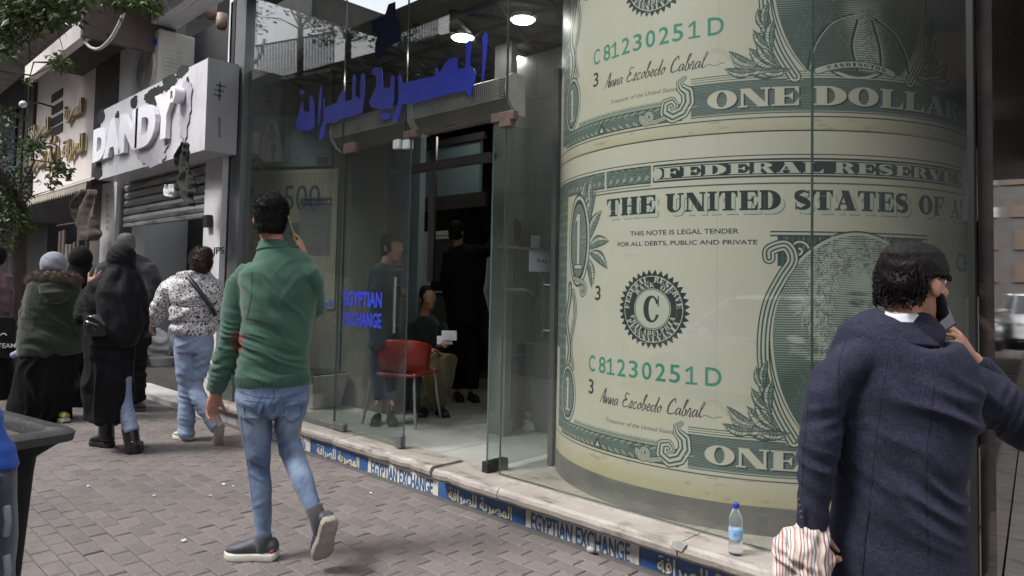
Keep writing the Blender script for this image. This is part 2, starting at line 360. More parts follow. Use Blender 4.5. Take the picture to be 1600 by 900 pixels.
def serif_glyph(c, X, Y):
    """fat-face capital with hairline serifs, in the unit box"""
    R = lambda x0, x1, y0=0., y1=1.: (X > x0) & (X < x1) & (Y > y0) & (Y < y1)
    h = .09; E = lambda cx, cy, rx, ry: ((X-cx)/rx)**2 + ((Y-cy)/ry)**2 < 1
    box = R(0, 1)
    def stem(a, b, sa=.07): return R(a, b) | R(a-sa, b+sa, 0, h) | R(a-sa, b+sa, 1-h, 1)
    def dg(xa, ya, xb, yb, w): # diagonal band, horizontal width w
        xc = xa + (Y-ya)*(xb-xa)/(yb-ya); return (np.abs(X-xc) < w/2) & (Y > min(ya, yb)) & (Y < max(ya, yb))
    if c == 'I': return stem(.25, .75, .22)
    if c == 'T': return R(.33, .67) | R(.2, .8, 0, h) | R(0, 1, 1-h, 1) | ((X < .2) & (Y > .62) & (X < (Y-.62)*.6) & box) | ((X > .8) & (Y > .62) & (1-X < (Y-.62)*.6) & box)
    if c in 'EFL':
        g = R(.1, .46) | R(0, .55, 0, h)
        tri = lambda y, u: (X < 1) & (Y > 0) & (Y < 1) & (1-X < (.4-np.abs(Y-y))*.6)
        if c in 'EF': g = g | R(0, 1, 1-h, 1) | tri(1, 0) | R(.4, .74, .46, .54) | ((X < .78) & (X > .5) & (.78-X < (.22-np.abs(Y-.5))*.9))
        if c in 'EL': g = g | R(0, 1, 0, h) | tri(0, 0)
        if c == 'L': g = g | R(0, .56, 1-h, 1)
        return g & box
    if c == 'H': return (stem(.07, .38) | stem(.62, .93) | R(.3, .7, .46, .54)) & box
    if c == 'N': return (R(.08, .17) | R(.83, .92, 0, 1) | R(0, .3, 0, h) | R(.7, 1, 1-h, 1) | dg(.2, 1, .8, 0, .34)) & box
    if c == 'M': return (R(.05, .11) | stem(.7, .95, .04) | R(0, .2, 0, h) | dg(.14, 1, .45, 0, .22) | dg(.76, 1, .48, 0, .07)) & box
    if c in 'AV':
        YY = Y if c == 'A' else 1-Y; XX = X if c == 'A' else 1-X
        Rr = lambda x0, x1, y0, y1: (XX > x0) & (XX < x1) & (YY > y0) & (YY < y1)
        d1 = (np.abs(XX-(.14+YY*.33)) < .045); d2 = (np.abs(XX-(.8-YY*.33)) < .18)
        g = d1 | d2 | Rr(0, .3, 0, h) | Rr(.5, 1, 0, h)
        if c == 'A': g = g | Rr(.2, .6, .3, .37)
        return g & box
    if c == 'W': return (dg(.14, 1, .33, 0, .16) | dg(.52, 1, .36, 0, .05) | dg(.52, 1, .7, 0, .16) | dg(.88, 1, .74, 0, .05) | R(0, .28, 1-h, 1) | R(.4, .64, 1-h, 1) | R(.78, 1, 1-h, 1)) & box
    if c == 'U': return (R(.09, .42, .3, 1) | R(.76, .85, .3, 1) | R(0, .52, 1-h, 1) | R(.66, 1, 1-h, 1) | (E(.47, .32, .385, .33) & ~E(.58, .36, .185, .28) & (Y < .34))) & box
    if c == 'O': return E(.5, .5, .5, .5) & ~E(.5, .5, .17, .41)
    if c in 'CG':
        g = E(.5, .5, .5, .5) & ~E(.57, .5, .24, .42) & ~((X > .62) & (np.abs(Y-.5) < .2))
        g = g | R(.88, .95, .6, 1)
        if c == 'G': g = g | R(.66, .96, .05, .42) | R(.58, 1, .38, .46)
        return g & box
    if c == 'D': return (R(.08, .4) | R(0, .45, 0, h) | R(0, .45, 1-h, 1) | (E(.4, .5, .6, .5) & ~E(.4, .5, .24, .42) & (X > .38))) & box
    if c in 'PRB':
        g = R(.08, .4) | R(0, .48, 0, h) | (E(.42, .74, .5, .26) & ~E(.42, .74, .16, .18) & (X > .38))
        if c == 'R': g = g | (dg(.62, .5, .86, 0, .3)) | R(.7, 1, 0, h) | R(.4, .6, .46, .54)
        if c == 'B': g = g | (E(.42, .26, .56, .27) & ~E(.42, .26, .2, .18) & (X > .38))
        return g & box
    if c == 'K': return (stem(.08, .38, .06) | dg(.42, .42, .86, 1, .07) | dg(.5, .56, .84, 0, .28) | R(.68, 1, 0, h) | R(.68, 1, 1-h, 1)) & box
    if c == 'Y': return (R(.36, .68, 0, .5) | R(.24, .8, 0, h) | dg(.2, 1, .48, .4, .3) | dg(.84, 1, .62, .4, .07) | R(0, .42, 1-h, 1) | R(.7, 1, 1-h, 1)) & box
    if c == 'S':
        g = np.zeros(X.shape, bool)
        for t in np.linspace(0, 1, 30):
            a = t*1.0; x = .5 + .33*sin((t-.5)*2*pi*.98)*(-1); y = .1 + .8*t; w = .05 + .14*math.exp(-((t-.5)/.2)**2)
            th = .055 + .11*math.exp(-((t-.5)/.25)**2)
            g |= ((X-x)/(w+.05))**2 + ((Y-y)/th)**2 < 1
        return (g | (E(.5, .76, .45, .24) & ~E(.52, .76, .2, .16) & ((X < .5) | (Y > .84))) | (E(.5, .24, .45, .24) & ~E(.48, .24, .2, .16) & ((X > .5) | (Y < .16))) | R(.84, .9, .62, 1) | R(.1, .16, 0, .38)) & box
    if c == 'X': return (dg(.25, 1, .75, 0, .3) | dg(.8, 1, .2, 0, .07)) & box
    return R(.3, .6)

INK = (.012, .022, .026); INK2 = (.038, .066, .064); MID = (.15, .20, .175); PAPER = (.485, .465, .395); LITE = (.43, .445, .375); GREEN = (.035, .22, .155)
def banknote_art():
    A = Art(-1.4, 3.1, .33, 2.2, 700, PAPER); r = random.Random(3)
    # old paper: yellow stains and faint vertical folds
    X, Y, *_ = A.win(A.x0, A.x1, A.y0, A.y1); X, Y = X[:A.h, :A.w], Y[:A.h, :A.w]
    st = np.zeros(X.shape, np.float32)
    for k in range(90):
        cx, cy, q = r.uniform(-1.2, 2.4), r.uniform(.35, 2.2), r.uniform(.03, .3); st += r.uniform(-.5, .8)*np.exp(-(((X-cx)/q)**2+((Y-cy)/(q*.7))**2))
    st = np.clip(st, -.6, 1.2); A.a *= np.stack([1-.04*st, 1-.05*st, 1-.16*st], -1)
    low = np.exp(-((Y-.33)/.10)**2); A.a *= np.stack([1-.18*low, 1-.22*low, 1-.42*low], -1)
    def band(x0, x1, y0, y1, dens=1):      # engraved lattice
        A.rect(x0, x1, y0, y1, MID)
        def f(X, Y):
            a = np.sin((X*150+14*np.sin(Y*55)+9*np.sin(X*21))) * np.sin(Y*190+16*np.sin(X*38)); b = np.sin((X+Y)*330) + np.sin((X-Y*.8)*290)
            return (a > .05) | (b > 1.1)
        A.fill(f, (x0, x1, y0, y1), INK2, .85)
        A.fill(lambda X, Y: np.abs(np.sin(X*62+3*np.sin(Y*40))*np.sin(Y*48)) > .8, (x0, x1, y0, y1), LITE, .55)
        A.rect(x0, x1, y0, y0+.006, INK); A.rect(x0, x1, y1-.006, y1, INK)
    def leaf(x, y, a, L, w=.3, side=1):
        d = np.array([cos(a), sin(a)]); n = np.array([-d[1], d[0]]); t = np.linspace(0, 1, 12); bend = side*.12
        mid = np.array([[x, y]]) + np.outer(t*L, d) + np.outer(np.sin(t*pi)*L*bend, n); wv = np.sin(t*pi)**.8*L*w/2
        P = np.vstack([mid+n*wv[:, None], (mid-n*wv[:, None])[::-1]]); A.poly(P, INK2); 
        P2 = np.vstack([mid+n*wv[:, None]*.72, (mid-n*wv[:, None]*.72)[::-1]]); A.poly(P2, MID)
        A.poly(np.vstack([mid+n*wv[:, None]*.6, mid[::-1]]), LITE)
        for q in np.linspace(.15, .85, 7):
            c = mid[int(q*11)]; A.stroke([c, c+n*wv[int(q*11)]*.8+d*L*.06], .0028, INK); A.stroke([c, c-n*wv[int(q*11)]*.8+d*L*.06], .0028, INK)
        A.stroke(mid, .0035, INK)
    def scroll(cx, cy, r0, a0, turns, w, sg=1, tail=None):
        t = np.linspace(0, 1, 40); rr = r0*(1-t*.85); an = a0 + sg*t*turns*2*pi; P = np.c_[cx+rr*np.cos(an), cy+rr*np.sin(an)]
        if tail is not None: P = np.vstack([tail, P])
        A.stroke(P, w, INK); A.stroke(P, w*.72, LITE); A.stroke(P, w*.34, INK2); A.stroke(P, w*.16, LITE)
    # outer lines of the print
    for y in (2.075,): A.rect(-1.3, 3.0, y, y+.005, INK)
    A.rect(-1.3, 3.0, 2.195, 2.2, INK); A.rect(-1.3, 3.0, .455, .461, INK)
    # upper border
    band(-1.3, -.285, 1.965, 2.06); band(-1.3, -.80, 1.0, 2.06); band(-.9, -.74, .5, 2.0)
    A.rect(-.285, -.27, 1.96, 2.07, PAPER); A.rect(-.62, 2.95, 1.93, 1.937, INK2); A.rect(-.5, .045, 1.948, 1.955, MID)
    band(-.27, .045, 1.965, 2.06)
    # FEDERAL RESERVE NOTE: light letters on a dark box
    A.rect(.06, 2.35, 1.965, 2.06, INK); A.rect(.066, 2.344, 1.974, 2.051, LITE); A.rect(.078, 2.332, 1.98, 2.045, INK)
    A.ellipse(.085, 2.012, .028, .03, LITE); A.serif('FEDERAL RESERVE NOTE', .115, 2.29, 1.985, 2.04, LITE, gap=.12, space=.25)
    # THE UNITED STATES OF AMERICA with drop shade
    for w, a, b in (('THE', -.265, .075), ('UNITED', .135, .715), ('STATES', .775, 1.385), ('OF', 1.455, 1.66), ('AMERICA', 1.73, 2.5)):
        for dx, dy, c in ((.022, -.024, MID), (.017, -.019, (.40, .46, .40)), (.012, -.013, LITE), (.006, -.006, LITE)): A.serif(w, a+dx, b+dx, 1.80+dy, 1.90+dy, c, gap=.08)
        A.serif(w, a, b, 1.80, 1.90, INK, gap=.08)
    A.text('THIS NOTE IS LEGAL TENDER', -.085, .515, 1.682, 1.708, INK, .012); A.text('FOR ALL DEBTS, PUBLIC AND PRIVATE', -.175, .605, 1.622, 1.65, INK, .012)
    # left badge
    def badge(cx, cy, rx, ry, big=True):
        A.ellipse(cx, cy, rx*1.12, ry*1.06, INK2); A.ellipse(cx, cy, rx*1.05, ry, LITE); A.ellipse(cx, cy, rx*.9, ry*.92, INK); A.ellipse(cx, cy, rx*.84, ry*.89, MID)
        for k in range(26):
            a = k*pi/13; A.stroke([(cx+rx*.3*cos(a), cy+ry*.4*sin(a)), (cx+rx*.82*cos(a), cy+ry*.86*sin(a))], .004, INK2)
        A.ellipse(cx, cy, rx*.84, ry*.89, INK, inner=.93)
        w = rx*.34; A.rect(cx-w*.55, cx+w*.55, cy-ry*.62, cy+ry*.62, INK); A.rect(cx-w*.4, cx+w*.4, cy-ry*.58, cy+ry*.6, PAPER)
        A.rect(cx-w*1.2, cx+w*1.2, cy-ry*.66, cy-ry*.54, INK); A.rect(cx-w*1.05, cx+w*1.05, cy-ry*.64, cy-ry*.56, PAPER); A.poly([(cx-w*.4, cy+ry*.6), (cx-w*1.1, cy+ry*.42), (cx-w*.4, cy+ry*.46)], PAPER)
    for a, L, x, y in ((1.45, .24, -.50, 1.80), (1.2, .26, -.46, 1.72), (.95, .22, -.44, 1.66), (.2, .2, -.44, 1.62), (-.5, .2, -.43, 1.60), (-1.25, .2, -.46, 1.58), (1.5, .2, -.41, 1.86)): leaf(x, y, a, L, .36)
    badge(-.56, 1.68, .125, .27)
    scroll(-.50, 1.38, .045, 1.6, 1.2, .03, -1, [(-.62, 1.45), (-.56, 1.44)])
    A.stroke([(-.62+.03*sin(k*.5), 1.36-.035*k) for k in range(14)], .05, INK2); A.stroke([(-.62+.03*sin(k*.5), 1.36-.035*k) for k in range(14)], .034, LITE); A.stroke([(-.62+.03*sin(k*.5), 1.36-.035*k) for k in range(14)], .012, INK2)
    A.stroke([(-.70+.03*sin(k*.6+1), 1.40-.035*k) for k in range(15)], .06, INK2); A.stroke([(-.70+.03*sin(k*.6+1), 1.40-.035*k) for k in range(15)], .02, LITE)
    badge(-.69, .735, .115, .165)
    # seal
    cx, cy, q, Rr = .06, 1.285, 1.0, .185
    P = [(cx+(Rr+(.028 if k % 2 else 0))*1.02*cos(2*pi*k/72), cy+(Rr+(.028 if k % 2 else 0))*sin(2*pi*k/72)) for k in range(72)]
    A.poly(P, INK); A.ellipse(cx, cy, Rr*.965, Rr*.965, LITE, inner=.975); A.ellipse(cx, cy, Rr*.60, Rr*.60, LITE); A.ellipse(cx, cy, Rr*.575, Rr*.575, INK, inner=.97)
    A.serif('C', cx-.052, cx+.047, cy-.072, cy+.072, INK)
    A.arc_text('FEDERAL RESERVE', cx, cy, Rr*.865, .030, -92, 88, LITE); A.arc_text('BANK OF', cx, cy, Rr*.70, .026, -52, 52, LITE)
    A.arc_text('PENNSYLVANIA', cx, cy, Rr*.865, .030, 248, 112, LITE, False); A.arc_text('PHILADELPHIA', cx, cy, Rr*.70, .026, 254, 106, LITE, False)
    # serials, plate numbers, signature
    for i, c_ in enumerate('C81230251D'): xx = (-.41, -.315, -.245, -.165, -.082, .003, .085, .165, .255, .355)[i]; (A.text(c_, xx, xx+(.060 if c_ != 'D' else .082), .905, 1.0, GREEN, .012) if c_ != '1' else (A.stroke([(xx+.005, .975), (xx+.03, .992), (xx+.03, .91)], .014, GREEN), A.stroke([(xx+.004, .911), (xx+.056, .911)], .012, GREEN)))
    for x, y in ((-.36, 1.32), (-.41, .775)): A.text('3', x, x+.05, y, y+.085, INK, .012)
    A.text('G', -.50, -.475, 1.355, 1.385, MID); A.text('3', -.462, -.45, 1.355, 1.375, MID)
    def spl(P, n=10):
        P = np.array(P, float); out = []
        for i in range(len(P)-1):
            p0, p1, p2, p3 = P[max(i-1, 0)], P[i], P[i+1], P[min(i+2, len(P)-1)]
            for t in np.linspace(0, 1, n, endpoint=False): out.append(.5*((2*p1)+(-p0+p2)*t+(2*p0-5*p1+4*p2-p3)*t*t+(-p0+3*p1-3*p2+p3)*t**3))
        out.append(P[-1]); return np.array(out)
    CUR = dict(A=(.75, [(0, 0), (.25, .6), (.5, 1.05), (.55, .6), (.6, 0), (.35, .45), (.75, .35)]), n=(.6, [(0, 0), (.1, .45), (.15, 0), (.35, .45), (.45, .35), (.48, 0), (.6, .05)]), a=(.6, [(.45, .4), (.2, .45), (.05, .2), (.2, 0), (.42, .3), (.44, .42), (.45, .05), (.6, .05)]), s=(.45, [(0, 0), (.25, .5), (.35, .2), (.15, 0), (.45, .05)]), c=(.5, [(.45, .4), (.2, .45), (.05, .2), (.2, 0), (.5, .08)]), o=(.5, [(.3, .45), (.08, .25), (.2, 0), (.42, .2), (.3, .45), (.5, .35)]), e=(.5, [(0, .1), (.35, .3), (.25, .48), (.08, .2), (.25, 0), (.5, .1)]), b=(.5, [(0, .1), (.3, 1), (.12, .9), (.12, 0), (.4, .15), (.3, .42), (.5, .3)]), d=(.65, [(.4, .4), (.15, .42), (.05, .15), (.25, 0), (.5, .6), (.6, 1), (.5, .05), (.65, .05)]), r=(.45, [(0, 0), (.15, .5), (.3, .4), (.32, 0), (.45, .05)]), l=(.4, [(0, .1), (.3, .9), (.15, .95), (.12, .1), (.4, .05)]), E=(.8, [(.6, .9), (.25, 1.0), (.15, .7), (.4, .55), (.1, .45), (.05, .15), (.3, 0), (.75, .12)]), C=(.85, [(.65, .8), (.5, 1.05), (.15, .7), (.1, .2), (.35, 0), (.85, .12)]))
    tot = sum(CUR[c][0] if c != ' ' else .5 for c in 'Anna Escobedo Cabral'); x = -.30; k_ = .64/tot
    for c in 'Anna Escobedo Cabral':
        if c == ' ': x += .5*k_; continue
        P = spl([(x+px*k_+py*.022, .742+py*.078) for px, py in CUR[c][1]], 6); A.stroke(P, [.003, .007, .0035, .007, .003] if c not in 'AEC' else [.004, .009, .004], INK); x += CUR[c][0]*k_
    A.stroke([(.34+.02*k, .75+.006*sin(k*1.7)) for k in range(6)], .003, INK2)
    A.text('Treasurer of the United States.', -.25, .20, .64, .662, INK2, shear=.25)
    # lower border: lattice, scroll and the ONE DOLLAR plate
    band(-.80, .22, .475, .565)
    for k in range(90): x = -.58+k*.0083; A.stroke([(x, .568), (x+.004, .585+.012*abs(sin(k*1.3))), (x+.009, .568)], .004, MID)
    A.poly([(-.36, .482), (-.32, .54), (-.28, .482)], INK); A.poly([(-.34, .488), (-.32, .52), (-.30, .488)], LITE)
    A.rect(.27, 2.0, .478, .655, INK2)
    for k in range(22): y = .482+k*.0079; A.rect(.27, 2.0, y, y+.0034, (.17, .225, .20))
    for y, w, c in ((.65, .016, INK), (.653, .009, LITE), (.674, .016, INK2), (.677, .009, LITE), (.484, .004, LITE)): A.rect(.27, 2.0, y, y+w, c)
    for w, a, b in (('ONE', .355, .80), ('DOLLAR', .87, 1.83)):
        A.serif(w, a+.008, b+.008, .508, .605, INK, gap=.05); A.serif(w, a, b, .515, .612, PAPER, gap=.05)
    for t, w, c in ((0, .072, INK), (0, .06, LITE), (0, .036, INK2), (0, .016, LITE)):
        P = [(.235, .70), (.205, .68), (.215, .65), (.25, .62), (.255, .57), (.225, .52), (.17, .50), (.125, .53), (.13, .575), (.165, .585), (.185, .56), (.165, .54)]
        A.stroke(P, [w*.35, w*.5, w, w, w, w*.9, w*.8, w*.6, w*.4], c)
    scroll(.02, .52, .045, 3.0, 1.1, .03, 1, [(.12, .50), (.06, .485)])
    # portrait oval and its frame
    ox, oy, rx, ry = 1.09, 1.17, .43, .53
    fr = [(.78, .66), (.70, .80), (.645, .98), (.635, 1.16), (.66, 1.33), (.72, 1.46), (.77, 1.55), (.74, 1.62), (.665, 1.60), (.66, 1.56)]
    def spl(P, n=10):
        P = np.array(P, float); out = []
        for i in range(len(P)-1):
            p0, p1, p2, p3 = P[max(i-1, 0)], P[i], P[i+1], P[min(i+2, len(P)-1)]
            for t in np.linspace(0, 1, n, endpoint=False): out.append(.5*((2*p1)+(-p0+p2)*t+(2*p0-5*p1+4*p2-p3)*t*t+(-p0+3*p1-3*p2+p3)*t**3))
        out.append(P[-1]); return np.array(out)
    S = spl(fr); mir = np.c_[2*ox-S[:, 0], S[:, 1]]
    # dark spandrels above the oval
    A.rect(.70, 1.48, 1.36, 1.675, INK2)
    for k in range(60): x = .70+k*.013; A.stroke([(x, 1.36), (x+.02*sin(k), 1.675)], .004, MID, .6)
    A.fill(lambda X, Y: ((X < .735+.06*np.sin((Y-1.36)*9)) | (X > 1.445-.06*np.sin((Y-1.36)*9))) & (Y < 1.52), (.66, 1.52, 1.34, 1.53), PAPER)
    for sx in (1, -1):
        f = lambda x: ox+sx*(x-ox)
        for (a, b, r0, st, tn) in ((.80, 1.60, .05, 0, 1.2), (.86, 1.54, .04, 2, 1.1), (.76, 1.50, .035, 1, 1.1), (.92, 1.62, .03, 3, 1)):
            t = np.linspace(0, 1, 30); P = np.c_[[f(a+r0*(1-q*.85)*cos(st+q*tn*2*pi)) for q in t], [b+r0*(1-q*.85)*sin(st+q*tn*2*pi) for q in t]]; A.stroke(P, .02, INK); A.stroke(P, .011, LITE)
    A.rect(.665, 1.515, 1.675, 1.688, LITE); A.rect(.665, 1.515, 1.688, 1.694, INK); A.rect(.665, 1.515, 1.668, 1.675, INK)
    ov = lambda k: (X_ := None)
    def oval(X, Y, k): # pointed towards the bottom corners
        yy = (Y-oy)/(ry*k); w = np.where(yy > 0, 1, 1-.25*np.clip(-yy, 0, 1)**3); return (((X-ox)/(rx*k*w))**2+yy**2 < 1) | ((Y < oy) & (Y > .685) & (np.abs(X-ox) < rx*k*np.sqrt(np.clip(1-((Y-oy)/.60)**2, 0, 1))))
    bb = (ox-.5, ox+.5, .66, 1.75)
    A.fill(lambda X, Y: oval(X, Y, 1.0), bb, INK); A.fill(lambda X, Y: oval(X, Y, .985), bb, LITE); A.fill(lambda X, Y: oval(X, Y, .955), bb, INK2)
    for dw, c in ((.062, INK), (.05, LITE), (.028, INK2), (.012, LITE)): A.stroke(S, dw, c); A.stroke(mir, dw, c)
    # engraved bust of a gentleman: a tone field drawn with waving lines
    g = A.win(ox-.42, ox+.42, .69, 1.68); GX, GY, i0, i1, j0, j1 = g; x, y = (GX-ox)/1.22, (GY-1.33)/1.22+1.27
    G = lambda cx, cy, sx, sy, ang=0: np.exp(-((((x-cx)*cos(ang)+(y-cy)*sin(ang))/sx)**2+((-(x-cx)*sin(ang)+(y-cy)*cos(ang))/sy)**2)**1.6)
    tone = .20 + .08*G(0, 1.25, .5, .6)
    coat = np.clip(1.6*G(.0, .80, .36, .26)+1.2*G(-.2, .78, .2, .2)+G(.22, .78, .2, .2), 0, 1); tone = tone*(1-coat)+coat*.05
    tone = np.maximum(tone, .66*G(.03, .98, .085, .13, .15)); tone = np.maximum(tone, .62*G(.05, .84, .075, .14, .3))          # cravat
    face = np.clip(1.9*G(.05, 1.26, .15, .20), 0, 1); shade = .72 - 2.2*np.clip(-(x-.02), 0, .2) - 1.6*np.clip(x-.13, 0, .2) - .25*G(.06, 1.20, .05, .03) - .45*G(.06, 1.075, .09, .02) - .25*G(-.03, 1.19, .03, .05) + .12*G(.05, 1.37, .07, .04) ; tone = tone*(1-face)+face*shade
    for a, b, sx, sy, v in ((.0, 1.283, .034, .016, -.65), (.11, 1.283, .03, .015, -.65), (-.002, 1.287, .016, .006, .3), (.108, 1.287, .014, .006, .3), (.0, 1.318, .045, .010, -.45), (.112, 1.318, .04, .010, -.45), (.055, 1.265, .012, .03, -.3), (.075, 1.21, .012, .05, .16), (.045, 1.22, .012, .05, -.18), (.07, 1.176, .032, .010, -.6), (.07, 1.137, .045, .008, -.7), (.07, 1.118, .03, .008, .12), (-.05, 1.17, .03, .07, -.2)): tone = tone + v*G(a, b, sx, sy)
    rr = random.Random(9); hair = np.zeros_like(tone)
    for k in range(90):
        a = rr.uniform(.5, 3.9); d = rr.uniform(.15, .25); hx, hy = .02+d*.93*cos(a), 1.28+d*1.1*sin(a)
        if hy < 1.02: continue
        c = G(hx, hy, rr.uniform(.025, .05), rr.uniform(.014, .028), a+pi/2); hair = np.maximum(hair, c*rr.uniform(.4, .8))
    for k in range(26):
        hx, hy = rr.uniform(-.25, -.12), rr.uniform(1.0, 1.3); hair = np.maximum(hair, G(hx, hy, .045, .018, rr.uniform(-.7, .7))*rr.uniform(.4, .75))
    hm = np.clip(1.7*G(-.02, 1.33, .235, .20), 0, 1)*(1-face*.9); tone = tone*(1-hm) + hm*.46; tone = np.maximum(tone, hair*(1-face*.85))
    ph = y*2*pi*105 + 2.2*np.sin(x*13+y*5) + 8*tone*0.4; ph2 = (x*.8+y*.6)*2*pi*95 + 2*np.sin(y*17)
    ln = (.5+.5*np.sin(ph)); l2 = (.5+.5*np.sin(ph2)); v = np.clip((tone - ln*.72)*2.6+.22, 0, 1)*.72 + np.clip((tone-l2*.5)*2+.1, 0, 1)*.28
    v = np.clip(v, 0, 1)[..., None]; img = np.array(INK2)*(1-v)+np.array((.46, .53, .45))*v
    mk = oval(GX, GY, .955).astype(np.float32)[..., None]; A.a[j0:j1, i0:i1] = A.a[j0:j1, i0:i1]*(1-mk)+img*mk
    rs = random.Random(14)
    for k in range(520):
        a = rs.uniform(.35, 4.1); d = rs.uniform(.13, .27); hx, hy = ox+(.02+d*.92*cos(a))*1.22, 1.345+d*1.28*sin(a)
        if hy < 1.0 or (hy < 1.40 and ox-.13 < hx < ox+.20) or hy > 1.64: continue
        b_ = a+pi/2+rs.uniform(-.5, .5); L_ = rs.uniform(.03, .075); cv = rs.uniform(-.5, .5); cv *= 3; P = [(hx+L_*.7*sin(t*2.2)*cos(b_+cv*t), hy+L_*t*sin(b_+cv*t)) for t in (0, .2, .4, .6, .8, 1)]
        dk_ = rs.random() < .42; A.stroke(P, [.002, .009, .002] if not dk_ else [.002, .006, .002], (.40, .46, .39) if not dk_ else INK2, .6)
    for sx, P in ((1, [(ox+.10, .96), (ox+.20, .90), (ox+.27, .80), (ox+.30, .70)]), (-1, [(ox-.02, .98), (ox-.14, .93), (ox-.22, .82), (ox-.25, .70)]), (1, [(ox+.08, .95), (ox+.12, .82), (ox+.13, .70)]), (-1, [(ox-.0, .95), (ox-.03, .82), (ox+.0, .70)])): A.stroke(spl(P), .012, INK); A.stroke(spl([(a+.012, b_) for a, b_ in P]), .005, (.40, .47, .40))
    for k in range(26): yy = .72+k*.011; A.stroke([(ox+.03+.02*sin(k*1.9), yy), (ox+.06, yy+.012), (ox+.10+.015*sin(k), yy-.004)], .004, INK2, .8)
    for k in range(60):
        x0 = ox+rs.uniform(-.34, .34); y0 = rs.uniform(.72, .95)
        if abs(x0-ox-.03) < .10: continue
        A.stroke([(x0, y0), (x0+.03, y0+.05), (x0+.03*(1 if x0 > ox else -.3), y0+.11)], [.002, .004, .002], MID, .5)
    # name ribbon
    t = np.linspace(-1, 1, 24); P = np.c_[ox+t*.20, .69+.035*(1-t*t)]; A.stroke(P, .038, INK); A.stroke(P, .03, LITE)
    for i, c in enumerate('WASHINGTON'):
        q = -.8+1.6*(i+.5)/10; xx, yy = ox+q*.20, .69+.035*(1-q*q); sl = -.35*q*.5; A.fill((lambda c, xx, yy, sl: lambda X, Y: serif_glyph(c, (X-xx)/.026+.5, (Y-yy-(X-xx)*sl)/.018+.5))(c, xx, yy, sl), (xx-.02, xx+.02, yy-.02, yy+.02), INK, 1, 3)
    # laurel at both lower corners
    for sx in (1, -1):
        f = lambda q: q if sx > 0 else 2*ox-q
        for (lx, ly, la, L) in ((.74, .69, 2.9, .22), (.72, .70, 2.5, .2), (.70, .72, 2.2, .17), (.68, .76, 1.9, .17), (.68, .80, 2.3, .15), (.66, .86, 1.7, .15), (.655, .90, 2.0, .13), (.76, .70, 3.1, .16), (.66, .70, 2.85, .19), (.60, .70, 3.0, .16), (.67, .80, 1.5, .16), (.60, .73, 2.6, .16), (.64, .92, 1.45, .13)):
            leaf(f(lx), ly, la if sx > 0 else pi-la, L, .34, sx)
    # the other end of the note (wraps away round the roll)
    badge(2.78, .735, .115, .165); badge(2.74, 1.68, .125, .27); band(2.9, 3.1, .5, 2.06); A.text('C81230251D', 1.80, 2.62, 1.52, 1.615, GREEN, .004)
    A.ellipse(2.08, 1.22, .19, .2, (.07, .2, .15), .8); A.ellipse(2.08, 1.22, .15, .16, PAPER, .8); band(2.0, 2.7, .475, .565)
    # scuffs, drips and panel joints of the printed vinyl
    for k in range(150):
        x0, y0 = r.uniform(-1, 2.3), r.uniform(.34, 2.2); A.stroke([(x0, y0), (x0+r.uniform(-.03, .03), y0+r.uniform(-.004, .004)), (x0+r.uniform(-.1, .1), y0+r.uniform(-.006, .006))], r.uniform(.001, .004), (.33, .30, .24) if r.random() < .6 else (.6, .58, .5), r.uniform(.15, .5))
    for k in range(26):
        x0 = r.uniform(-1, 2.3); y0 = r.uniform(.5, 2.1); A.stroke([(x0, y0), (x0+.003, y0-r.uniform(.05, .25))], .006, (.34, .31, .24), .18)
    for xx in (-.62, .41, 1.44): A.rect(xx, xx+.0022, .33, 2.2, (.25, .24, .2), .55)
    for k in range(40): x0 = r.uniform(-1, 2.3); A.ellipse(x0, r.uniform(.34, .46), r.uniform(.01, .05), r.uniform(.003, .012), (.24, .20, .14), .35)
    # a dirty smear by the signature
    A.fill(lambda X, Y: (np.exp(-(((X-.48)/.16)**2+((Y-.775-.05*np.sin(X*20))/.018)**2)) > .35), (.3, .75, .70, .86), (.36, .33, .26), .35)
    return A
# ---------------------------------------------------------------- materials of the place
M_paver = mat('paver', (.120, .103, .097), .82, var=.2, scale=2.2, bump=.6, bscale=90, col2=(.192, .165, .155))
N, L, B = nodes(M_paver)     # every paver its own tone
oi = N.new('ShaderNodeObjectInfo'); hsv = N.new('ShaderNodeHueSaturation'); mr = N.new('ShaderNodeMapRange'); mr.inputs[3].default_value = .86; mr.inputs[4].default_value = 1.12
old = B.inputs['Base Color'].links[0].from_socket; L.new(oi.outputs['Random'], mr.inputs[0]); L.new(mr.outputs[0], hsv.inputs['Value']); L.new(old, hsv.inputs['Color']); L.new(hsv.outputs[0], B.inputs['Base Color'])
add_dirt(M_paver, (.115, .135, .125), .56, .66, 1.3, amount=.6); add_dirt(M_paver, (.06, .054, .05), .60, .64, 16, amount=.55); add_dirt(M_paver, (.07, .062, .058), .5, .75, .9, amount=.6)
M_joint = mat('joint_sand', (.085, .076, .072), .95, bump=.5, bscale=120)
M_asphalt = mat('asphalt', (.045, .045, .047), .9, scale=30, bump=.5, bscale=150)
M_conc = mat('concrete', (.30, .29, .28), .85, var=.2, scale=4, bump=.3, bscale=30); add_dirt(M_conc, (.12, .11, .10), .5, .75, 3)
M_marble = mat('sill_marble', (.30, .27, .24), .5, var=.18, scale=5, bump=.25, bscale=50); add_dirt(M_marble, (.10, .085, .07), .52, .68, 5, (1, 2.5, 2.5), .9)
M_tile = mat('floor_tile', (.38, .38, .355), .25, var=.1, scale=3); add_dirt(M_tile, (.22, .21, .19), .5, .8, 2)
M_blue = mat('blue_enamel', (.035, .10, .28), .35, var=.15, scale=5); add_dirt(M_blue, (.12, .13, .15), .6, .72, 7)
M_cream = mat('cream_enamel', (.60, .585, .52), .4, var=.1, scale=5); add_dirt(M_cream, (.2, .15, .1), .58, .75, 6)
M_letw = mat('letter_cream', (.62, .56, .36), .5)
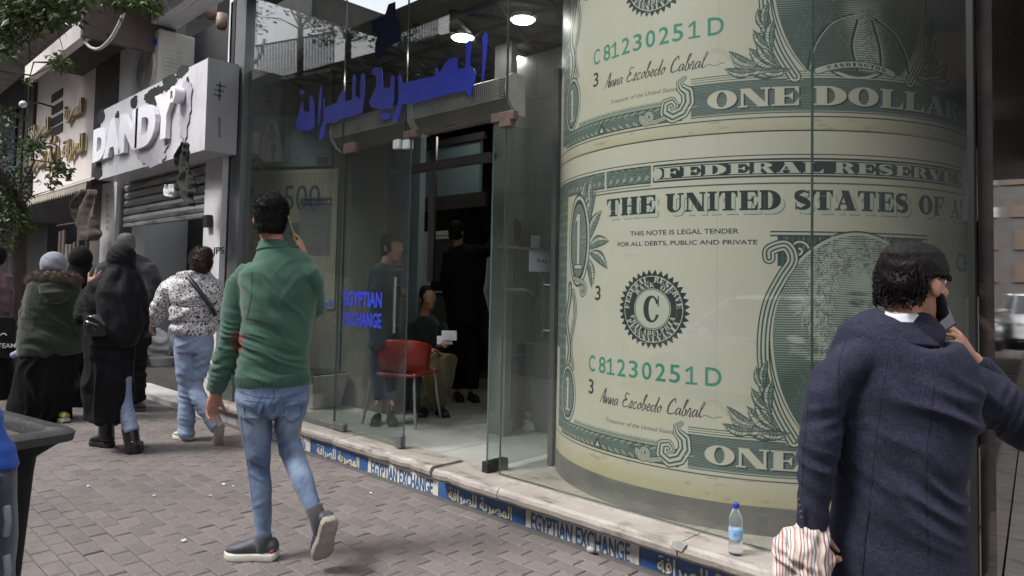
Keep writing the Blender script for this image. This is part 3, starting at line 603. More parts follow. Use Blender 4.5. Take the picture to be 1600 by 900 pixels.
M_letb = mat('letter_blue', (.05, .12, .28), .45, var=.3, scale=20)
M_vinyl = mat('blue_vinyl', (.022, .042, .47), .5, var=.08, scale=3)
M_navy = mat('navy_vinyl', (.008, .008, .045), .9)
M_glass = glass_mat('shop_glass', (.93, .945, .93), 1.5, 0, .016)
M_glass2 = glass_mat('door_glass', (.80, .84, .825), 1.5, 0, .02)
M_edge = mat('glass_edge', (.06, .10, .09), .15, spec=.8)
M_steel = mat('brushed_steel', (.55, .55, .54), .3, 1, var=.1, scale=30)
M_rose = mat('worn_copper_fitting', (.22, .15, .13), .5, .4, var=.25, scale=14); add_dirt(M_rose, (.10, .06, .05), .5, .7, 14)
M_blackm = mat('black_metal', (.02, .02, .02), .4, .3)
M_white = mat('white_paint', (.66, .66, .67), .5, var=.06, scale=4); add_dirt(M_white, (.30, .29, .28), .55, .8, 2.2, (1, 1, .4), .7)
M_acryl = mat('white_acrylic', (.86, .85, .90), .22, var=.03, scale=4)
M_signbox = mat('sign_sheet', (.60, .60, .63), .35, var=.06, scale=3); add_dirt(M_signbox, (.25, .24, .24), .57, .75, 2.6, (1, 1, .5), .7)
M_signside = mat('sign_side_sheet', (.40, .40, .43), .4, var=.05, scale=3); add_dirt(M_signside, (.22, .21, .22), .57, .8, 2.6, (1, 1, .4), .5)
M_tar = mat('torn_backing', (.018, .018, .018), .9)
M_shut = mat('shutter_metal', (.42, .43, .43), .45, .5, var=.15, scale=4, stretch=(1, 1, 4)); add_dirt(M_shut, (.09, .08, .08), .52, .68, 3.5, (.6, 1, 3))
M_plaster = mat('grey_plaster', (.56, .56, .57), .9, var=.06, scale=2, bump=.15)
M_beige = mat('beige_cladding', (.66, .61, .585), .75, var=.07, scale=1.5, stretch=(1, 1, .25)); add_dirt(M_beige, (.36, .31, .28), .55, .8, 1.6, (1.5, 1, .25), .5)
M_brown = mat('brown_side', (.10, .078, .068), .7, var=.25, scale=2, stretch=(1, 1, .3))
M_gold = mat('gilt_letter', (.33, .235, .10), .4, .6, var=.2, scale=10)
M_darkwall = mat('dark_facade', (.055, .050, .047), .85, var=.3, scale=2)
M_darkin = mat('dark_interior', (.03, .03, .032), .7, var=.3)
M_greyl = mat('stained_soffit', (.23, .235, .25), .85, var=.1, scale=1.2); add_dirt(M_greyl, (.10, .10, .10), .55, .75, 1.5)
M_steelgrey = mat('grey_post', (.16, .165, .17), .4, .5, var=.1)
M_ac = mat('air_unit_enamel', (.58, .57, .53), .45, var=.05, scale=5); add_dirt(M_ac, (.28, .25, .21), .52, .8, 4, amount=.7)
M_grille = mat('grille_plastic', (.16, .16, .155), .5)
M_curtain = mat('grey_air_curtain', (.20, .195, .175), .45, .2, var=.1, scale=6)
M_perf = mat('perforated_grille', (.42, .41, .38), .5, .3)
M_granite = mat('polished_brown_wall', (.028, .024, .022), .04, var=.25, scale=12, spec=1.0)
M_awn = mat('awning_cloth', (.34, .30, .25), .9, var=.15, scale=5, bump=.2)
M_tealg = mat('frosted_teal_panel', (.22, .33, .34), .35, var=.08, scale=.8)
M_tealw = mat('pale_teal_panel', (.24, .32, .325), .35, var=.08, scale=.8)
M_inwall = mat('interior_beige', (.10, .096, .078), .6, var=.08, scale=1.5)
M_block = mat('interior_marble_block', (.17, .175, .17), .4, var=.14, scale=2.2)
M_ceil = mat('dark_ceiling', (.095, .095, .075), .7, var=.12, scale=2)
M_rib = mat('ceiling_lattice', (.012, .012, .01), .6)
M_lamp = mat('lamp_face', (.9, .9, .85), .5, emit=(1, .97, .9), estr=20)
M_tubel = mat('tube_lamp', (.9, .9, .9), .5, emit=(1, .98, .95), estr=9)
M_cable = mat('black_cable', (.02, .02, .02), .6); M_cablew = mat('pale_cable', (.5, .49, .46), .6)
M_red = mat('red_plastic', (.24, .016, .012), .35, var=.08); M_leg = mat('grey_metal_leg', (.33, .33, .32), .4, .6)
M_paperw = mat('white_paper', (.62, .62, .66), .7)
M_dkgoods = mat('dark_goods', (.03, .028, .027), .8, var=.5, scale=9)
def art_mat(name, art, rough=.45, spec=.4):
    im = art.image(name); m = bpy.data.materials.new(name); m.use_nodes = True; N, L, B = nodes(m)
    t = N.new('ShaderNodeTexImage'); t.image = im; t.interpolation = 'Cubic'; t.extension = 'EXTEND'; L.new(t.outputs[0], B.inputs['Base Color'])
    B.inputs['Roughness'].default_value = rough; B.inputs['Specular IOR Level'].default_value = spec; return m
def uv_plane(name, P0, U, W, m, parent=None, th=.004):
    """flat printed sheet with thickness; P0 lower left, U width vector, W height vector"""
    P0, U, W = [np.array(q, float) for q in (P0, U, W)]; n = np.cross(U, W); n = n/np.linalg.norm(n)*th
    mb = MB(); mb.hexa([P0-n, P0+U-n, P0+U, P0, P0+W-n, P0+U+W-n, P0+U+W, P0+W]); me = mb.mesh(name)
    uvl = me.uv_layers.new(name='UVMap'); co = get_co(me)
    for lp in me.loops:
        q = co[lp.vertex_index]-P0; uvl.data[lp.index].uv = ((q @ U)/(U @ U), (q @ W)/(W @ W))
    return link_mesh(name, me, m, parent)

# ================================================================ SETTING
YP = 3.07            # plane of the base panels
YG = 3.18            # plane of the shop glass
ZF = .19             # shop floor / sill top
g = MB().box(-60, 60, -60, 60, -.30, -.16).obj('ground', M_asphalt); tag(g, kind='structure')
rd = MB().box(-60, 60, -9.2, -1.6, -.158, -.12).obj('road', M_asphalt); tag(rd, kind='structure')
pv = MB().box(-40, 8, -1.45, YP+.02, -.15, -.0075).obj('pavement', M_joint); tag(pv, kind='structure')
kb = MB()
for k in range(48): kb.box(-40+k, -40+k+.985, -1.6, -1.452, -.15, .0)
tag(kb.obj('kerb', M_conc), kind='structure')
tag(MB().box(-60, 60, -11.5, -9.2, -.15, 0).obj('far_pavement', M_conc), kind='structure')
# pavers: courses run along the street, joints broken
PL, PW = .178, .0945
cells = []
def depth_px(x, y): # pixels per metre, and whether inside the frame
    d = np.array([x, y, 0])-CAMP; w = d @ FWD
    return (CX+F_PX*(d @ RIGHT)/w, CY-F_PX*(d @ UPV)/w, w) if w > .5 else None
rows = int((YP+1.45)/PW)
for j in range(rows):
    y = -1.44+j*PW
    for i in range(-84, 46):
        x = i*PL + (PL/2 if j % 2 else 0)
        if x < -14.8 or x > 7.6: continue
        q = depth_px(x+PL/2, y+PW/2); key = 1e9
        if q and -30 < q[0] < 1630 and q[1] < 930: key = q[2]
        if q and -10 < q[0] < 120 and q[1] > 690: key += 50      # behind the bin
        if q and q[0] > 1235 and q[1] > 560: key += 50           # behind the man in the blazer
        cells.append((key, x, y))
cells.sort(key=lambda c: c[0])
def paver_geo(mb, x, y, dz, seed):
    r = random.Random(seed); g = .0014; tx, ty = r.uniform(-.0016, .0016), r.uniform(-.0012, .0012)
    a, b, c, d = x+g+r.uniform(0, .003), x+PL-g-r.uniform(0, .003), y+g+r.uniform(0, .002), y+PW-g-r.uniform(0, .002); e = .004
    z = lambda u, v: dz + tx*(u-x)/PL + ty*(v-y)/PW
    lo = [(a, c, -.03), (b, c, -.03), (b, d, -.03), (a, d, -.03)]; m1 = [(u, v, z(u, v)-.004) for u, v, _ in lo]; t1 = [(u+(e if u == a else -e), v+(e if v == c else -e), z(u, v)) for u, v, _ in lo]
    mb.add(lo+m1+t1, [(0,1,5,4),(1,2,6,5),(2,3,7,6),(3,0,4,7),(4,5,9,8),(5,6,10,9),(6,7,11,10),(7,4,8,11),(8,9,10,11)])
variants = []
for k in range(10): mb = MB(); paver_geo(mb, 0, 0, 0, k); variants.append(mb.mesh('paver')); variants[-1].materials.append(M_paver)
rest = MB()
for n, (k, x, y) in enumerate(cells):
    r = random.Random(int(x*1000)+int(y*7919)); dz = r.uniform(-.0016, .0014)-(.004 if r.random() < .04 else 0)
    if n < 300:
        o = bpy.data.objects.new('paver', variants[r.randrange(10)]); COL.objects.link(o); o.parent = pv; o.location = (x, y, dz)
    else: paver_geo(rest, x, y, dz, r.randrange(9999))
tag(link_mesh('far_pavers', rest.mesh('far_pavers'), M_paver, pv), kind='stuff')
# litter trodden into the joints
for i, (u, v, s_) in enumerate([(241, 775, .02), (328, 775, .022), (350, 757, .022), (286, 845, .025), (138, 760, .018), (580, 771, .018), (364, 760, .014), (540, 560, .01)][:7]):
    p = at_z(u, v, .004); mb = MB(); a = random.uniform(0, 3); r = .008
    mb.add([(p[0]+s_*cos(a+q)*(.5+.5*(j % 2)), p[1]+s_*sin(a+q)*.6, .004+.004*(j % 3)) for j, q in enumerate(np.linspace(0, 5.5, 7))]+[(p[0], p[1], .014)], [(j, (j+1) % 7, 7) for j in range(7)]+[tuple(range(7))[::-1]])
    ww = ['crumpled white paper scrap on the pavers behind the walking women', 'white crumb of paper near the left trouser leg of the green-sweater man', 'long white paper scrap left of the green-sweater man', 'cigarette end lying in front of the dark slip-on shoe', 'tiny pale scrap just right of the black bin', 'white scrap on the pavers right of the lifted shoe', 'small pale scrap beside the jeans of the green-sweater man'][i]
    tag(mb.obj('litter', M_paperw), ww, 'litter', 'scraps of litter on the pavement')
p = at_z(697+225/2.857*0+0, 868, 0); p = at_z(680+695/2.857, 680+525/2.857, 0)
st = MB().ell((p[0], p[1], .016), (.028, .02, .018), n=9, m=6); tag(st.obj('pebble', M_conc, smooth=True), 'small pale stone lying below the cream EGYPTIAN EXCHANGE panel', 'stone')

# ================================================================ EXCHANGE SHOP
sill = thing('shop_sill', 'chipped pale marble sill with blue and cream name panels under the shop glass', 'sill', (-4, YP, 0))
sl_ = MB()
def sill_run(x0, x1, y0, zt, seed):
    r = random.Random(seed); n = max(2, int((x1-x0)/.06)); prof = []
    for i in range(n+1):
        x = x0+(x1-x0)*i/n; j = r.uniform(-.006, .003) - (.022 if r.random() < .07 else 0); e = .003 if i in (0, n) else 0
        prof.append([(x, y0+.014-j+e, zt-.072), (x, y0-j, zt-.055), (x, y0-j-.004, zt-.03), (x, y0+.004-j, zt-.012), (x, y0+.02-j, zt), (x, YG+.12, zt), (x, YG+.12, zt-.072)])
    m = 7; vs = [p for q in prof for p in q]; fs = [(i*m+k, i*m+(k+1) % m, (i+1)*m+(k+1) % m, (i+1)*m+k) for i in range(n) for k in range(m)] + [tuple(range(m)), tuple(n*m+k for k in range(m))[::-1]]
    return MB().add(vs, fs)
for i, (a, b, y0, z) in enumerate([(-7.02, -5.9, 3.02, .185), (-5.894, -4.72, 3.02, .188), (-4.714, -3.60, 3.02, .187), (-3.52, -2.93, 2.97, .196), (-2.925, -1.73, 2.97, .197), (-1.724, -.50, 2.97, .197)]):
    sill_run(a, b, y0, z, i).obj('slab', M_marble, sill)
tag(MB().prism([(-1.76, 2.962, .175), (-1.70, 2.96, .17), (-1.685, 2.965, .20), (-1.715, 2.967, .214), (-1.75, 2.966, .205)], (.0, .03, .0)).obj('broken_corner', M_conc, sill), 'broken lump at the joint of two slabs')
MB().box(-7.0, -.50, YP+.012, 3.3, -.02, .118).obj('plinth', M_conc, sill)
bx = [-5.97, -5.19, -4.38, -3.57, -2.79, -2.0, -1.2, -.5]
for i in range(7):
    blue = i % 2 == 1; x0, x1 = bx[i]+.004, bx[i+1]-.004
    if i == 0:
        mb = MB().box(x0, x1, YP, YP+.011, -.02, .10); pn = mb.obj('panel', M_cream, sill); q = MB()
        for k in range(22): q.box(x0+.05+k*.03, x0+.062+k*.03, YP-.003, YP-.0005, .0, .06+.02*(k % 3))
        q.obj('lettering', M_letb, pn)
        continue
    pn = MB().box(x0, x1, YP, YP+.011, -.02, .116).obj('panel', M_blue if blue else M_cream, sill); tag(pn, 'blue panel with pale Arabic name' if blue else 'cream panel with blue English name')
    q = MB()
    if blue: text_solid(q, ARABIC, (x0+.10, YP-.0005, -.026), (1, 0, 0), (0, 0, 1), x1-x0-.2, .105, .003, .02)
    else: text_solid(q, 'EGYPTIAN EXCHANGE', (x0+.045, YP-.0005, -.015), (1, 0, 0), (0, 0, 1), x1-x0-.1, .10, .003, .015)
    q.obj('lettering', M_letw if blue else M_letb, pn)
# interior floor in big tiles
fl = MB().prism([(-13, YG+.121, 0), (-.60, YG+.121, 0), (-1.20, 8.6, 0), (-13, 8.6, 0)], (0, 0, ZF-.012)).obj('shop_floor', M_joint); tag(fl, kind='structure')
for i in range(12):
    for j in range(9):
        x0, y0 = -8.05+i*.6, YG+.125+j*.6
        if x0+.6 > -.57-.118*(y0+.6-3.1) or x0 < -7.2 or (x0 < -5.5 and y0 > 6): continue
        MB().box(x0+.002, min(x0+.598, -.62), y0+.002, y0+.598, ZF-.03, ZF-.001*(1+(i+j) % 2)).obj('floor_tile', M_tile, fl)

# ---- glass front
gf = thing('glass_shopfront', 'tall frameless glass front with blue Arabic lettering over the exchange entrance', 'shopfront', (-4, YG, ZF))
XL, XD0, XD1, XS, XR = XY(372, YG), XY(528, YG), XY(786, YG), XY(1268, YG), XY(1515, YG)
ZT = 4.3; ZH = at_y(638, 215, YG)[2]
def pane(name, x0, x1, z0, z1, y=YG, m=M_glass, par=gf, lab=None):
    o = MB().box(x0, x1, y, y+.012, z0, z1).obj(name, m, par)
    MB().box(x0-.0015, x0+.0005, y-.0006, y+.0126, z0, z1).obj('pane_edge', M_edge, o); MB().box(x1-.0005, x1+.0015, y-.0006, y+.0126, z0, z1).obj('pane_edge', M_edge, o)
    if lab: tag(o, lab)
    return o
pane('glass_pane', XL, XD0-.004, ZF+.008, ZT, lab='left fixed pane beside the doors')
pane('transom_pane', XD0, XY(626, YG), ZH+.01, ZT); pane('transom_pane', XY(626, YG)+.006, XD1-.008, ZH+.01, ZT)
pane('glass_pane', XD1, XS-.003, ZF+.008, ZT, lab='large pane in front of the banknote roll'); pane('glass_pane', XS+.003, XR, ZF+.008, ZT, lab='end pane at the corner')
MB().box(XR-.002, XR+.02, YG-.015, YG+.03, ZF, ZT).obj('corner_post', M_blackm, gf)
MB().box(XL-.02, XD0, YG-.012, YG+.026, ZF-.001, ZF+.024).obj('floor_channel', M_steelgrey, gf)
MB().box(XD1, XR, YG-.004, YG+.02, ZF+.006, ZF+.016).obj('floor_channel', M_steel, gf)
# dark steel post and grey post at the left end
for (u0, u1, m, lab) in ((346, 354, M_blackm, 'black post'), (355, 371, M_steelgrey, 'grey post')):
    x0, x1 = XY(u0, YG-.04), XY(u1, YG-.04); tag(MB().box(x0, x1-.004, YG-.05, YG+.06, .0 if u0 == 346 else ZF-.001, ZT).obj('end_post', m, gf), lab)
def patch(u, v, w, h, m=M_rose, name='patch_fitting', par=gf):
    p = at_y(u, v, YG-.02); return MB().box(p[0]-w/2, p[0]+w/2, YG-.022, YG+.034, p[2]-h/2, p[2]+h/2).obj(name, m, par, bevel=.006)
patch(545, 231, .17, .085); patch(640, 209, .15, .055); patch(784, 182, .2, .06); tag(patch(788, 192, .10, .05), 'lower lip of the worn hinge fitting')
for u in (618, 633): patch(u, 225, .07, .07, M_acryl, 'door_catch')
# left leaf (shut)
dl = thing('glass_door', 'left glass door leaf standing shut with blue English lettering and steel handle', 'door', (XD0, YG, ZF))
xa, xb = XD0+.006, XY(636, YG)
pane('pane', xa, xb, ZF+.015, ZH-.005, m=M_glass2, par=dl)
for u, v, w, h in ((530, 666, .16, .06), (624, 697, .07, .09)):
    p = at_y(u, v, YG); MB().box(p[0]-w/2, min(p[0]+w/2, xb), YG-.02, YG+.032, ZF+.004, ZF+.004+h).obj('bottom_patch', M_steelgrey, dl, bevel=.008)
def handle(par, x, y, z0, z1, ax=(0, -1, 0), m=M_steel):
    h = MB(); a = np.array(ax, float)*.055
    for s in (1, -1):
        q = np.array([x, y, 0])+a*s; h.bar(q+[0, 0, z0], q+[0, 0, z1], .011, 10)
        for z in (z0+.06, z1-.06): h.bar(np.array([x, y, z]), q+[0, 0, z], .007, 8)
        if s == 1:
            for k in range(9): z = z0+.1+(z1-z0-.2)*k/8; h.lathe(q+[0, 0, z], [(.0125, -.006), (.0125, .006)], 10)
    o = h.obj('handle', m, par); return autosmooth(o)
ph = at_y(617, 433, YG); handle(dl, ph[0], YG+.006, at_y(617, 520, YG)[2], ph[2], (.75, -.6, 0))
lt = MB(); a = at_y(537, 480, YG); b = at_y(597, 470, YG); zt_, zm, zb = a[2]+.085, a[2], a[2]-.085
text_solid(lt, 'EGYPTIAN', (a[0], YG-.001, at_y(537, 478, YG)[2]), (1, 0, 0), (0, 0, 1), b[0]-a[0], .125, .002, .03)
text_solid(lt, 'EXCHANGE', (a[0], YG-.001, at_y(537, 508, YG)[2]), (1, 0, 0), (0, 0, 1), b[0]-a[0], .115, .002, .03)
lt.obj('lettering', M_vinyl, dl)
# small blue lettering on the left pane
lt = MB(); a = at_y(502, 479, YG); text_solid(lt, AR_SIRAFA, (a[0]-.18, YG-.001, a[2]-.01), (1, 0, 0), (0, 0, 1), .36, .07, .002, .03); tag(lt.obj('small_lettering', M_vinyl, gf), 'small blue Arabic word on the left pane')
# right leaf (open, turned into the shop)
dr = thing('glass_door', 'right glass door leaf swung open into the shop with PULL notice', 'door', (-3.235, YG+.04, ZF))
hx, hy0, hy1 = -3.235, YG+.0, YG+.66
lf = MB().box(hx, hx+.012, hy0, hy1, ZF+.03, 2.47).obj('pane', M_glass2, dr)
MB().box(hx-.0006, hx+.0126, hy0-.002, hy0+.001, ZF+.03, 2.47).obj('pane_edge', M_edge, lf); MB().box(hx-.0006, hx+.0126, hy1-.001, hy1+.002, ZF+.03, 2.47).obj('pane_edge', M_edge, lf)
MB().box(hx-.022, hx+.034, hy0-.02, hy0+.17, ZF+.002, ZF+.075).obj('bottom_patch', M_blackm, dr, bevel=.005)
def onx(u, v, x): d = ray(u, v); return CAMP+d*(x-CAMP[0])/d[0]
p0, p1 = onx(857, 530, hx+.006), onx(857, 432, hx+.006); handle(dr, hx+.006, min(p0[1], hy1-.03), p0[2], p1[2], (-1, 0, 0))
PA = Art(0, 1, 0, 1, 160, (.58, .585, .64)); PA.text('PULL', .3, .72, .42, .58, (.05, .05, .07), .02); PM = art_mat('pull_notice', PA)
q0, q1, q2 = onx(829, 424, hx+.03), onx(868, 424, hx+.03), onx(829, 389, hx+.03)
uv_plane('pull_notice', (hx+.017, q0[1], q0[2]), (0, q1[1]-q0[1], 0), (0, 0, q2[2]-q0[2]), PM, dr, .002)
q0 = onx(832, 388, hx+.03); uv_plane('notice', (hx+.0165, q0[1], q0[2]), (0, .09, .004), (0, 0, .09), mat('grey_notice', (.30, .32, .33), .6), dr, .002)
p0 = onx(789, 386, hx+.02); MB().bar((hx+.03, hy0+.04, p0[2]), (hx+.03, hy1-.01, p0[2]), .009).obj('push_bar', M_steel, dr)
# slim steel post next to the roll
MB().box(-3.10, -3.06, 3.62, 3.66, ZF, 2.9).obj('inner_post', M_steelgrey, gf)

# ---- the big blue Arabic name, cut letters on the transom glass
def px_poly(P, ox, oy, s): return [at_y(ox+x/s, oy+y/s, YG-.004) for x, y in P]
nm = thing('arabic_name_lettering', 'big bright blue cut Arabic letters fixed across the glass above the doors', 'lettering', (XY(610, YG), YG-.004, 2.7))
def cut(P, ox, oy, s, m=M_vinyl, lab=None):
    mb = MB(); mb.prism(px_poly(P, ox, oy, s), (0, .0035, 0)); me = mb.mesh('letter'); bm = bmesh.new(); bm.from_mesh(me); bmesh.ops.triangulate(bm, faces=bm.faces); bm.to_mesh(me); bm.free()
    o = link_mesh('letter', me, m, nm); 
    if lab: tag(o, lab)
cut([(795,45),(808,85),(803,200),(788,330),(774,448),(763,440),(768,300),(772,200),(764,90)], 600, 40, 5)
cut([(655,118),(682,112),(670,318),(700,335),(720,370),(712,420),(690,480),(678,558),(668,555),(640,512),(600,510),(400,560),(190,615),(142,608),(128,680),(105,745),(60,745),(90,670),(112,580),(114,470),(106,410),(122,375),(135,452),(250,425),(396,392),(400,322),(414,328),(422,372),(445,350),(470,300),(500,268),(540,246),(575,252),(572,342),(632,330),(640,220),(636,140)], 600, 40, 5)
cut([(650,640),(630,600),(660,540),(690,470),(690,400),(652,372),(660,340),(690,322),(735,335),(742,484),(798,488),(800,400),(812,385),(828,395),(826,600),(808,645),(740,660)], 450, 40, 5)
cut([(712,705),(740,690),(785,680),(806,690),(796,722),(740,738),(716,728)], 450, 40, 5)
cut([(502,420),(512,376),(526,384),(524,552),(562,572),(568,400),(578,366),(602,382),(596,560),(580,680),(510,705),(400,735),(296,768),(290,830),(268,892),(238,892),(250,820),(276,740),(286,640),(380,606),(396,556),(426,506),(446,520),(444,592),(503,576)], 450, 40, 5)
cut([(252,468),(266,482),(262,600),(246,770),(232,772),(238,600)], 450, 40, 5); cut([(276,560),(287,572),(282,640),(270,700)], 450, 40, 5)
cut([(104,600),(118,592),(126,668),(166,676),(168,560),(186,545),(206,600),(206,790),(160,822),(70,812),(58,770),(82,690)], 450, 40, 5)
cut([(88,510),(105,498),(128,510),(130,532),(100,540)], 450, 40, 5)
for P in ([(1250,50),(1330,20),(1335,180),(1270,170),(1210,185)], [(1200,190),(1340,185),(1385,260),(1380,480),(1280,510),(1200,600),(1160,690),(1090,690),(1096,500),(1130,420),(1060,360),(1050,250)]): cut(P, 440, 0, 7.5, M_navy, 'unlit dark blue letter high on the glass')  # dimness of the unlit letters is put into the navy colour

# ---- the giant banknote roll
CC = (-2.108, 4.50); CR = 1.270
roll = thing('banknote_roll', 'giant column wrapped in an oversized one dollar note with the portrait behind glass', 'column', (CC[0], CC[1], ZF))
ARTM = art_mat('banknote_print', banknote_art(), .42, .35)
def wrap(name, z0, z1, dz, m, r=CR, uv=True, lab=None, th=.02):
    n = 160; me = bpy.data.meshes.new(name); vs = []; fs = []; rows = 8
    for j in range(rows+1):
        z = z0+(z1-z0)*j/rows
        for i in range(n+1):
            a = -pi*1.02+2*pi*1.02*i/n; rr = r+.0015*sin(a*7)*sin(z*5); vs.append((CC[0]+rr*sin(a), CC[1]-rr*cos(a), z))
    for j in range(rows):
        for i in range(n): fs.append((j*(n+1)+i, j*(n+1)+i+1, (j+1)*(n+1)+i+1, (j+1)*(n+1)+i))
    me.from_pydata(vs, [], fs)
    if uv:
        ul = me.uv_layers.new(name='UVMap')
        for lp in me.loops:
            i = lp.vertex_index % (n+1); a = -pi*1.02+2*pi*1.02*i/n; z = vs[lp.vertex_index][2]-dz; ul.data[lp.index].uv = ((a*CR+1.4)/4.5, (z-.33)/1.87)
    o = link_mesh(name, me, m, roll, True); 
    if lab: tag(o, lab)
    return o
wrap('note_wrap', .332, 2.198, 0, ARTM, lab='lower printed note'); wrap('note_wrap', 2.202, 3.99, 1.81, ARTM, lab='upper printed note')
MB().lathe((CC[0], CC[1], 0), [(CR-.004, ZF-.01), (CR-.004, 4.0)], 96).obj('core', mat('roll_core', (.30, .29, .25), .6), roll, smooth=True)
M_skirt = mat('dark_skirting', (.115, .115, .105), .45, var=.2, scale=4); add_dirt(M_skirt, (.22, .21, .18), .5, .7, 3, (1, 1, 3), .6)
autosmooth(MB().lathe((CC[0], CC[1], 0), [(CR+.006, ZF), (CR+.006, .33), (CR-.002, .331)], 96).obj('skirting', M_skirt, roll))
# raised marble step the roll stands on, behind the sill
rs = MB(); n = 40; P = [(-3.06, YG+.10)]+[(-3.06, 3.7)]
rs.box(-3.05, -.70, YG+.03, YG+.42, ZF-.02, ZF+.004); tag(rs.obj('inner_ledge', M_marble, sill), 'inner marble ledge at the foot of the roll')

# ---- interior
inn = thing('shop_interior', 'dim exchange office interior with pale partitions, counter and dark back wall', 'interior', (-4, 6, ZF))
ZC = 3.42
def wall_in(y): return -.57-.118*(y-3.1)
MB().prism([(-7.3, YG+.02, ZC), (wall_in(YG), YG+.02, ZC), (wall_in(8.6), 8.6, ZC), (-7.3, 8.6, ZC)], (0, 0, .1)).obj('ceiling', M_ceil, inn)
lat = MB()
for k in range(-30, 40):
    for dx in (.5, -.5):
        x = -7.2+k*.42; a, b = (x, YG+.15), (x+dx*8, YG+8.15)
        lat.slab(a, b, ZC-.03, ZC+.001, .034)
for k in range(22): lat.box(-7.2, -.75, YG+.2+k*.36, YG+.234+k*.36, ZC-.034, ZC-.001)
me = lat.mesh('lattice'); bm = bmesh.new(); bm.from_mesh(me)
for co, no in (((-7.25, 0, 0), (-1, 0, 0)), ((wall_in(3.1)-.02, 3.1, 0), (1, .118, 0)), ((0, 8.2, 0), (0, 1, 0))):
    bmesh.ops.bisect_plane(bm, geom=bm.verts[:]+bm.edges[:]+bm.faces[:], plane_co=co, plane_no=no, clear_outer=True)
bm.to_mesh(me); bm.free(); tag(link_mesh('ceiling_lattice', me, M_rib, inn), kind='stuff')
# walls
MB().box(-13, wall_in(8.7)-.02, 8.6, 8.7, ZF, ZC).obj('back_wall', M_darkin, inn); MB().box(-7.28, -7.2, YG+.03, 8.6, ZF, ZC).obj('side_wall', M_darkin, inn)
a0 = np.array([-7.1, 3.33]); dv = np.array([cos(radians(27)), sin(radians(27))]); LW = 1.2
for _q in np.arange(.5, 3, .02):
    _p = np.array([*(a0+dv*_q), 1.4])-CAMP
    if CX+F_PX*(_p @ RIGHT)/(_p @ FWD) > 533: break
LW = _q; a1 = a0+dv*LW
tag(MB().slab(a0, a1, ZF, ZC, .06, 1).obj('poster_wall', M_inwall, inn), 'slanting wall carrying the banknote posters')
yb = a1[1]+.02
for (u0, u1, y, v0, m, nme, lab) in ((536, 602, yb, None, M_inwall, 'partition', 'beige partition'), (602, 613, yb, None, M_darkin, 'partition_post', None), (613, 652, yb+.4, None, M_tealw, 'glazed_partition', 'pale teal panel'), (766, 792, yb+.15, None, M_block, 'pillar', 'block-faced pillar'),):
    o = MB().box(XY(u0, y), XY(u1, y), y, y+.07, ZF, ZC-.03).obj(nme, m, inn)
    if lab: tag(o, lab)
# block-faced wall behind the open leaf: separate stone slabs
y = yb+.5; x0, x1 = XY(792, y), -.76
for j in range(8):
    for i in range(6):
        a = x0+(i-.5*(j % 2))*.62; b = a+.615; a, b = max(a, x0), min(b, x1)
        if b-a > .05: MB().box(a, b, y+.002*((i*3+j) % 3), y+.08, ZF+j*.4, ZF+j*.4+.396).obj('stone_slab', M_block, inn)
yr = 7.6   # deep back of the room
def bpx(name, u0, v0, u1, v1, y, m, th=.05, lab=None):
    a, b = at_y(u0, v0, y), at_y(u1, v1, y); x0, x1 = sorted((a[0], b[0])); z0, z1 = sorted((a[2], b[2])); o = MB().box(x0, x1, y, y+th, z0, z1).obj(name, m, inn)
    if lab: tag(o, lab)
    return o
bpx('frosted_panel', 650, 232, 748, 308, 5.6, M_tealg, lab='frosted teal panel over the counter hatch'); bpx('lintel', 640, 312, 756, 322, 5.55, mat('brown_bar', (.06, .05, .045), .4)); bpx('lintel', 640, 228, 756, 216, 5.55, M_darkwall)
bpx('hatch_frame', 663, 362, 668, 446, 5.5, M_acryl); bpx('hatch_frame', 668, 362, 700, 367, 5.5, M_acryl); bpx('hatch_frame', 668, 370, 700, 373, 5.5, M_acryl); bpx('hatch_screen', 669, 375, 700, 440, 5.52, mat('screen_grey', (.06, .07, .07), .2))
bpx('counter_top', 640, 454, 705, 458, 5.3, M_acryl, .3); bpx('counter_front', 640, 460, 705, 540, 5.34, mat('counter_front', (.14, .15, .15), .4)); bpx('counter_front', 705, 460, 770, 540, 5.6, M_darkin)
bpx('mullion', 672, 215, 676, 440, 5.0, M_steel, .03)
for (u, v) in ((723, 58), (817, 30), (807, 92)):
    p = at_z(u, v, ZC-.03); t = thing('ceiling_downlight', {723: 'round lit downlight left of the others above the blue letters', 817: 'round lit downlight nearest the top of the picture beside the roll', 807: 'lower round lit downlight just above the air curtain'}[u], 'lamp', (p[0], p[1], ZC), 'lit round downlights in the exchange ceiling')
    MB().lathe((p[0], p[1], 0), [(.098, ZC-.035), (.10, ZC-.005)], 24).obj('ring', M_white, t); MB().lathe((p[0], p[1], 0), [(.078, ZC-.045), (.082, ZC-.036)], 24).obj('lamp_face', M_lamp, t)
for (x, y) in ((-5.9, 5.0), (-4.9, 5.9)):
    t = thing('ceiling_downlight', 'small lit lamp deep in the room above the counter, %s' % ('left' if x < -5 else 'right'), 'lamp', (x, y, ZC), 'lit round downlights in the exchange ceiling')
    MB().lathe((x, y, 0), [(.08, ZC-.035), (.08, ZC-.005)], 20).obj('ring', M_white, t); MB().lathe((x, y, 0), [(.07, ZC-.042), (.07, ZC-.036)], 20).obj('lamp_face', M_lamp, t)
tag(MB().slab((wall_in(4.45)-.03, 4.45), (wall_in(8.4)-.03, 8.4), ZF, ZC, .02, 1).obj('bounce_board', M_white, inn), 'added white board behind the roll bouncing light onto it')  # unseen board added to bounce light onto the right side of the roll
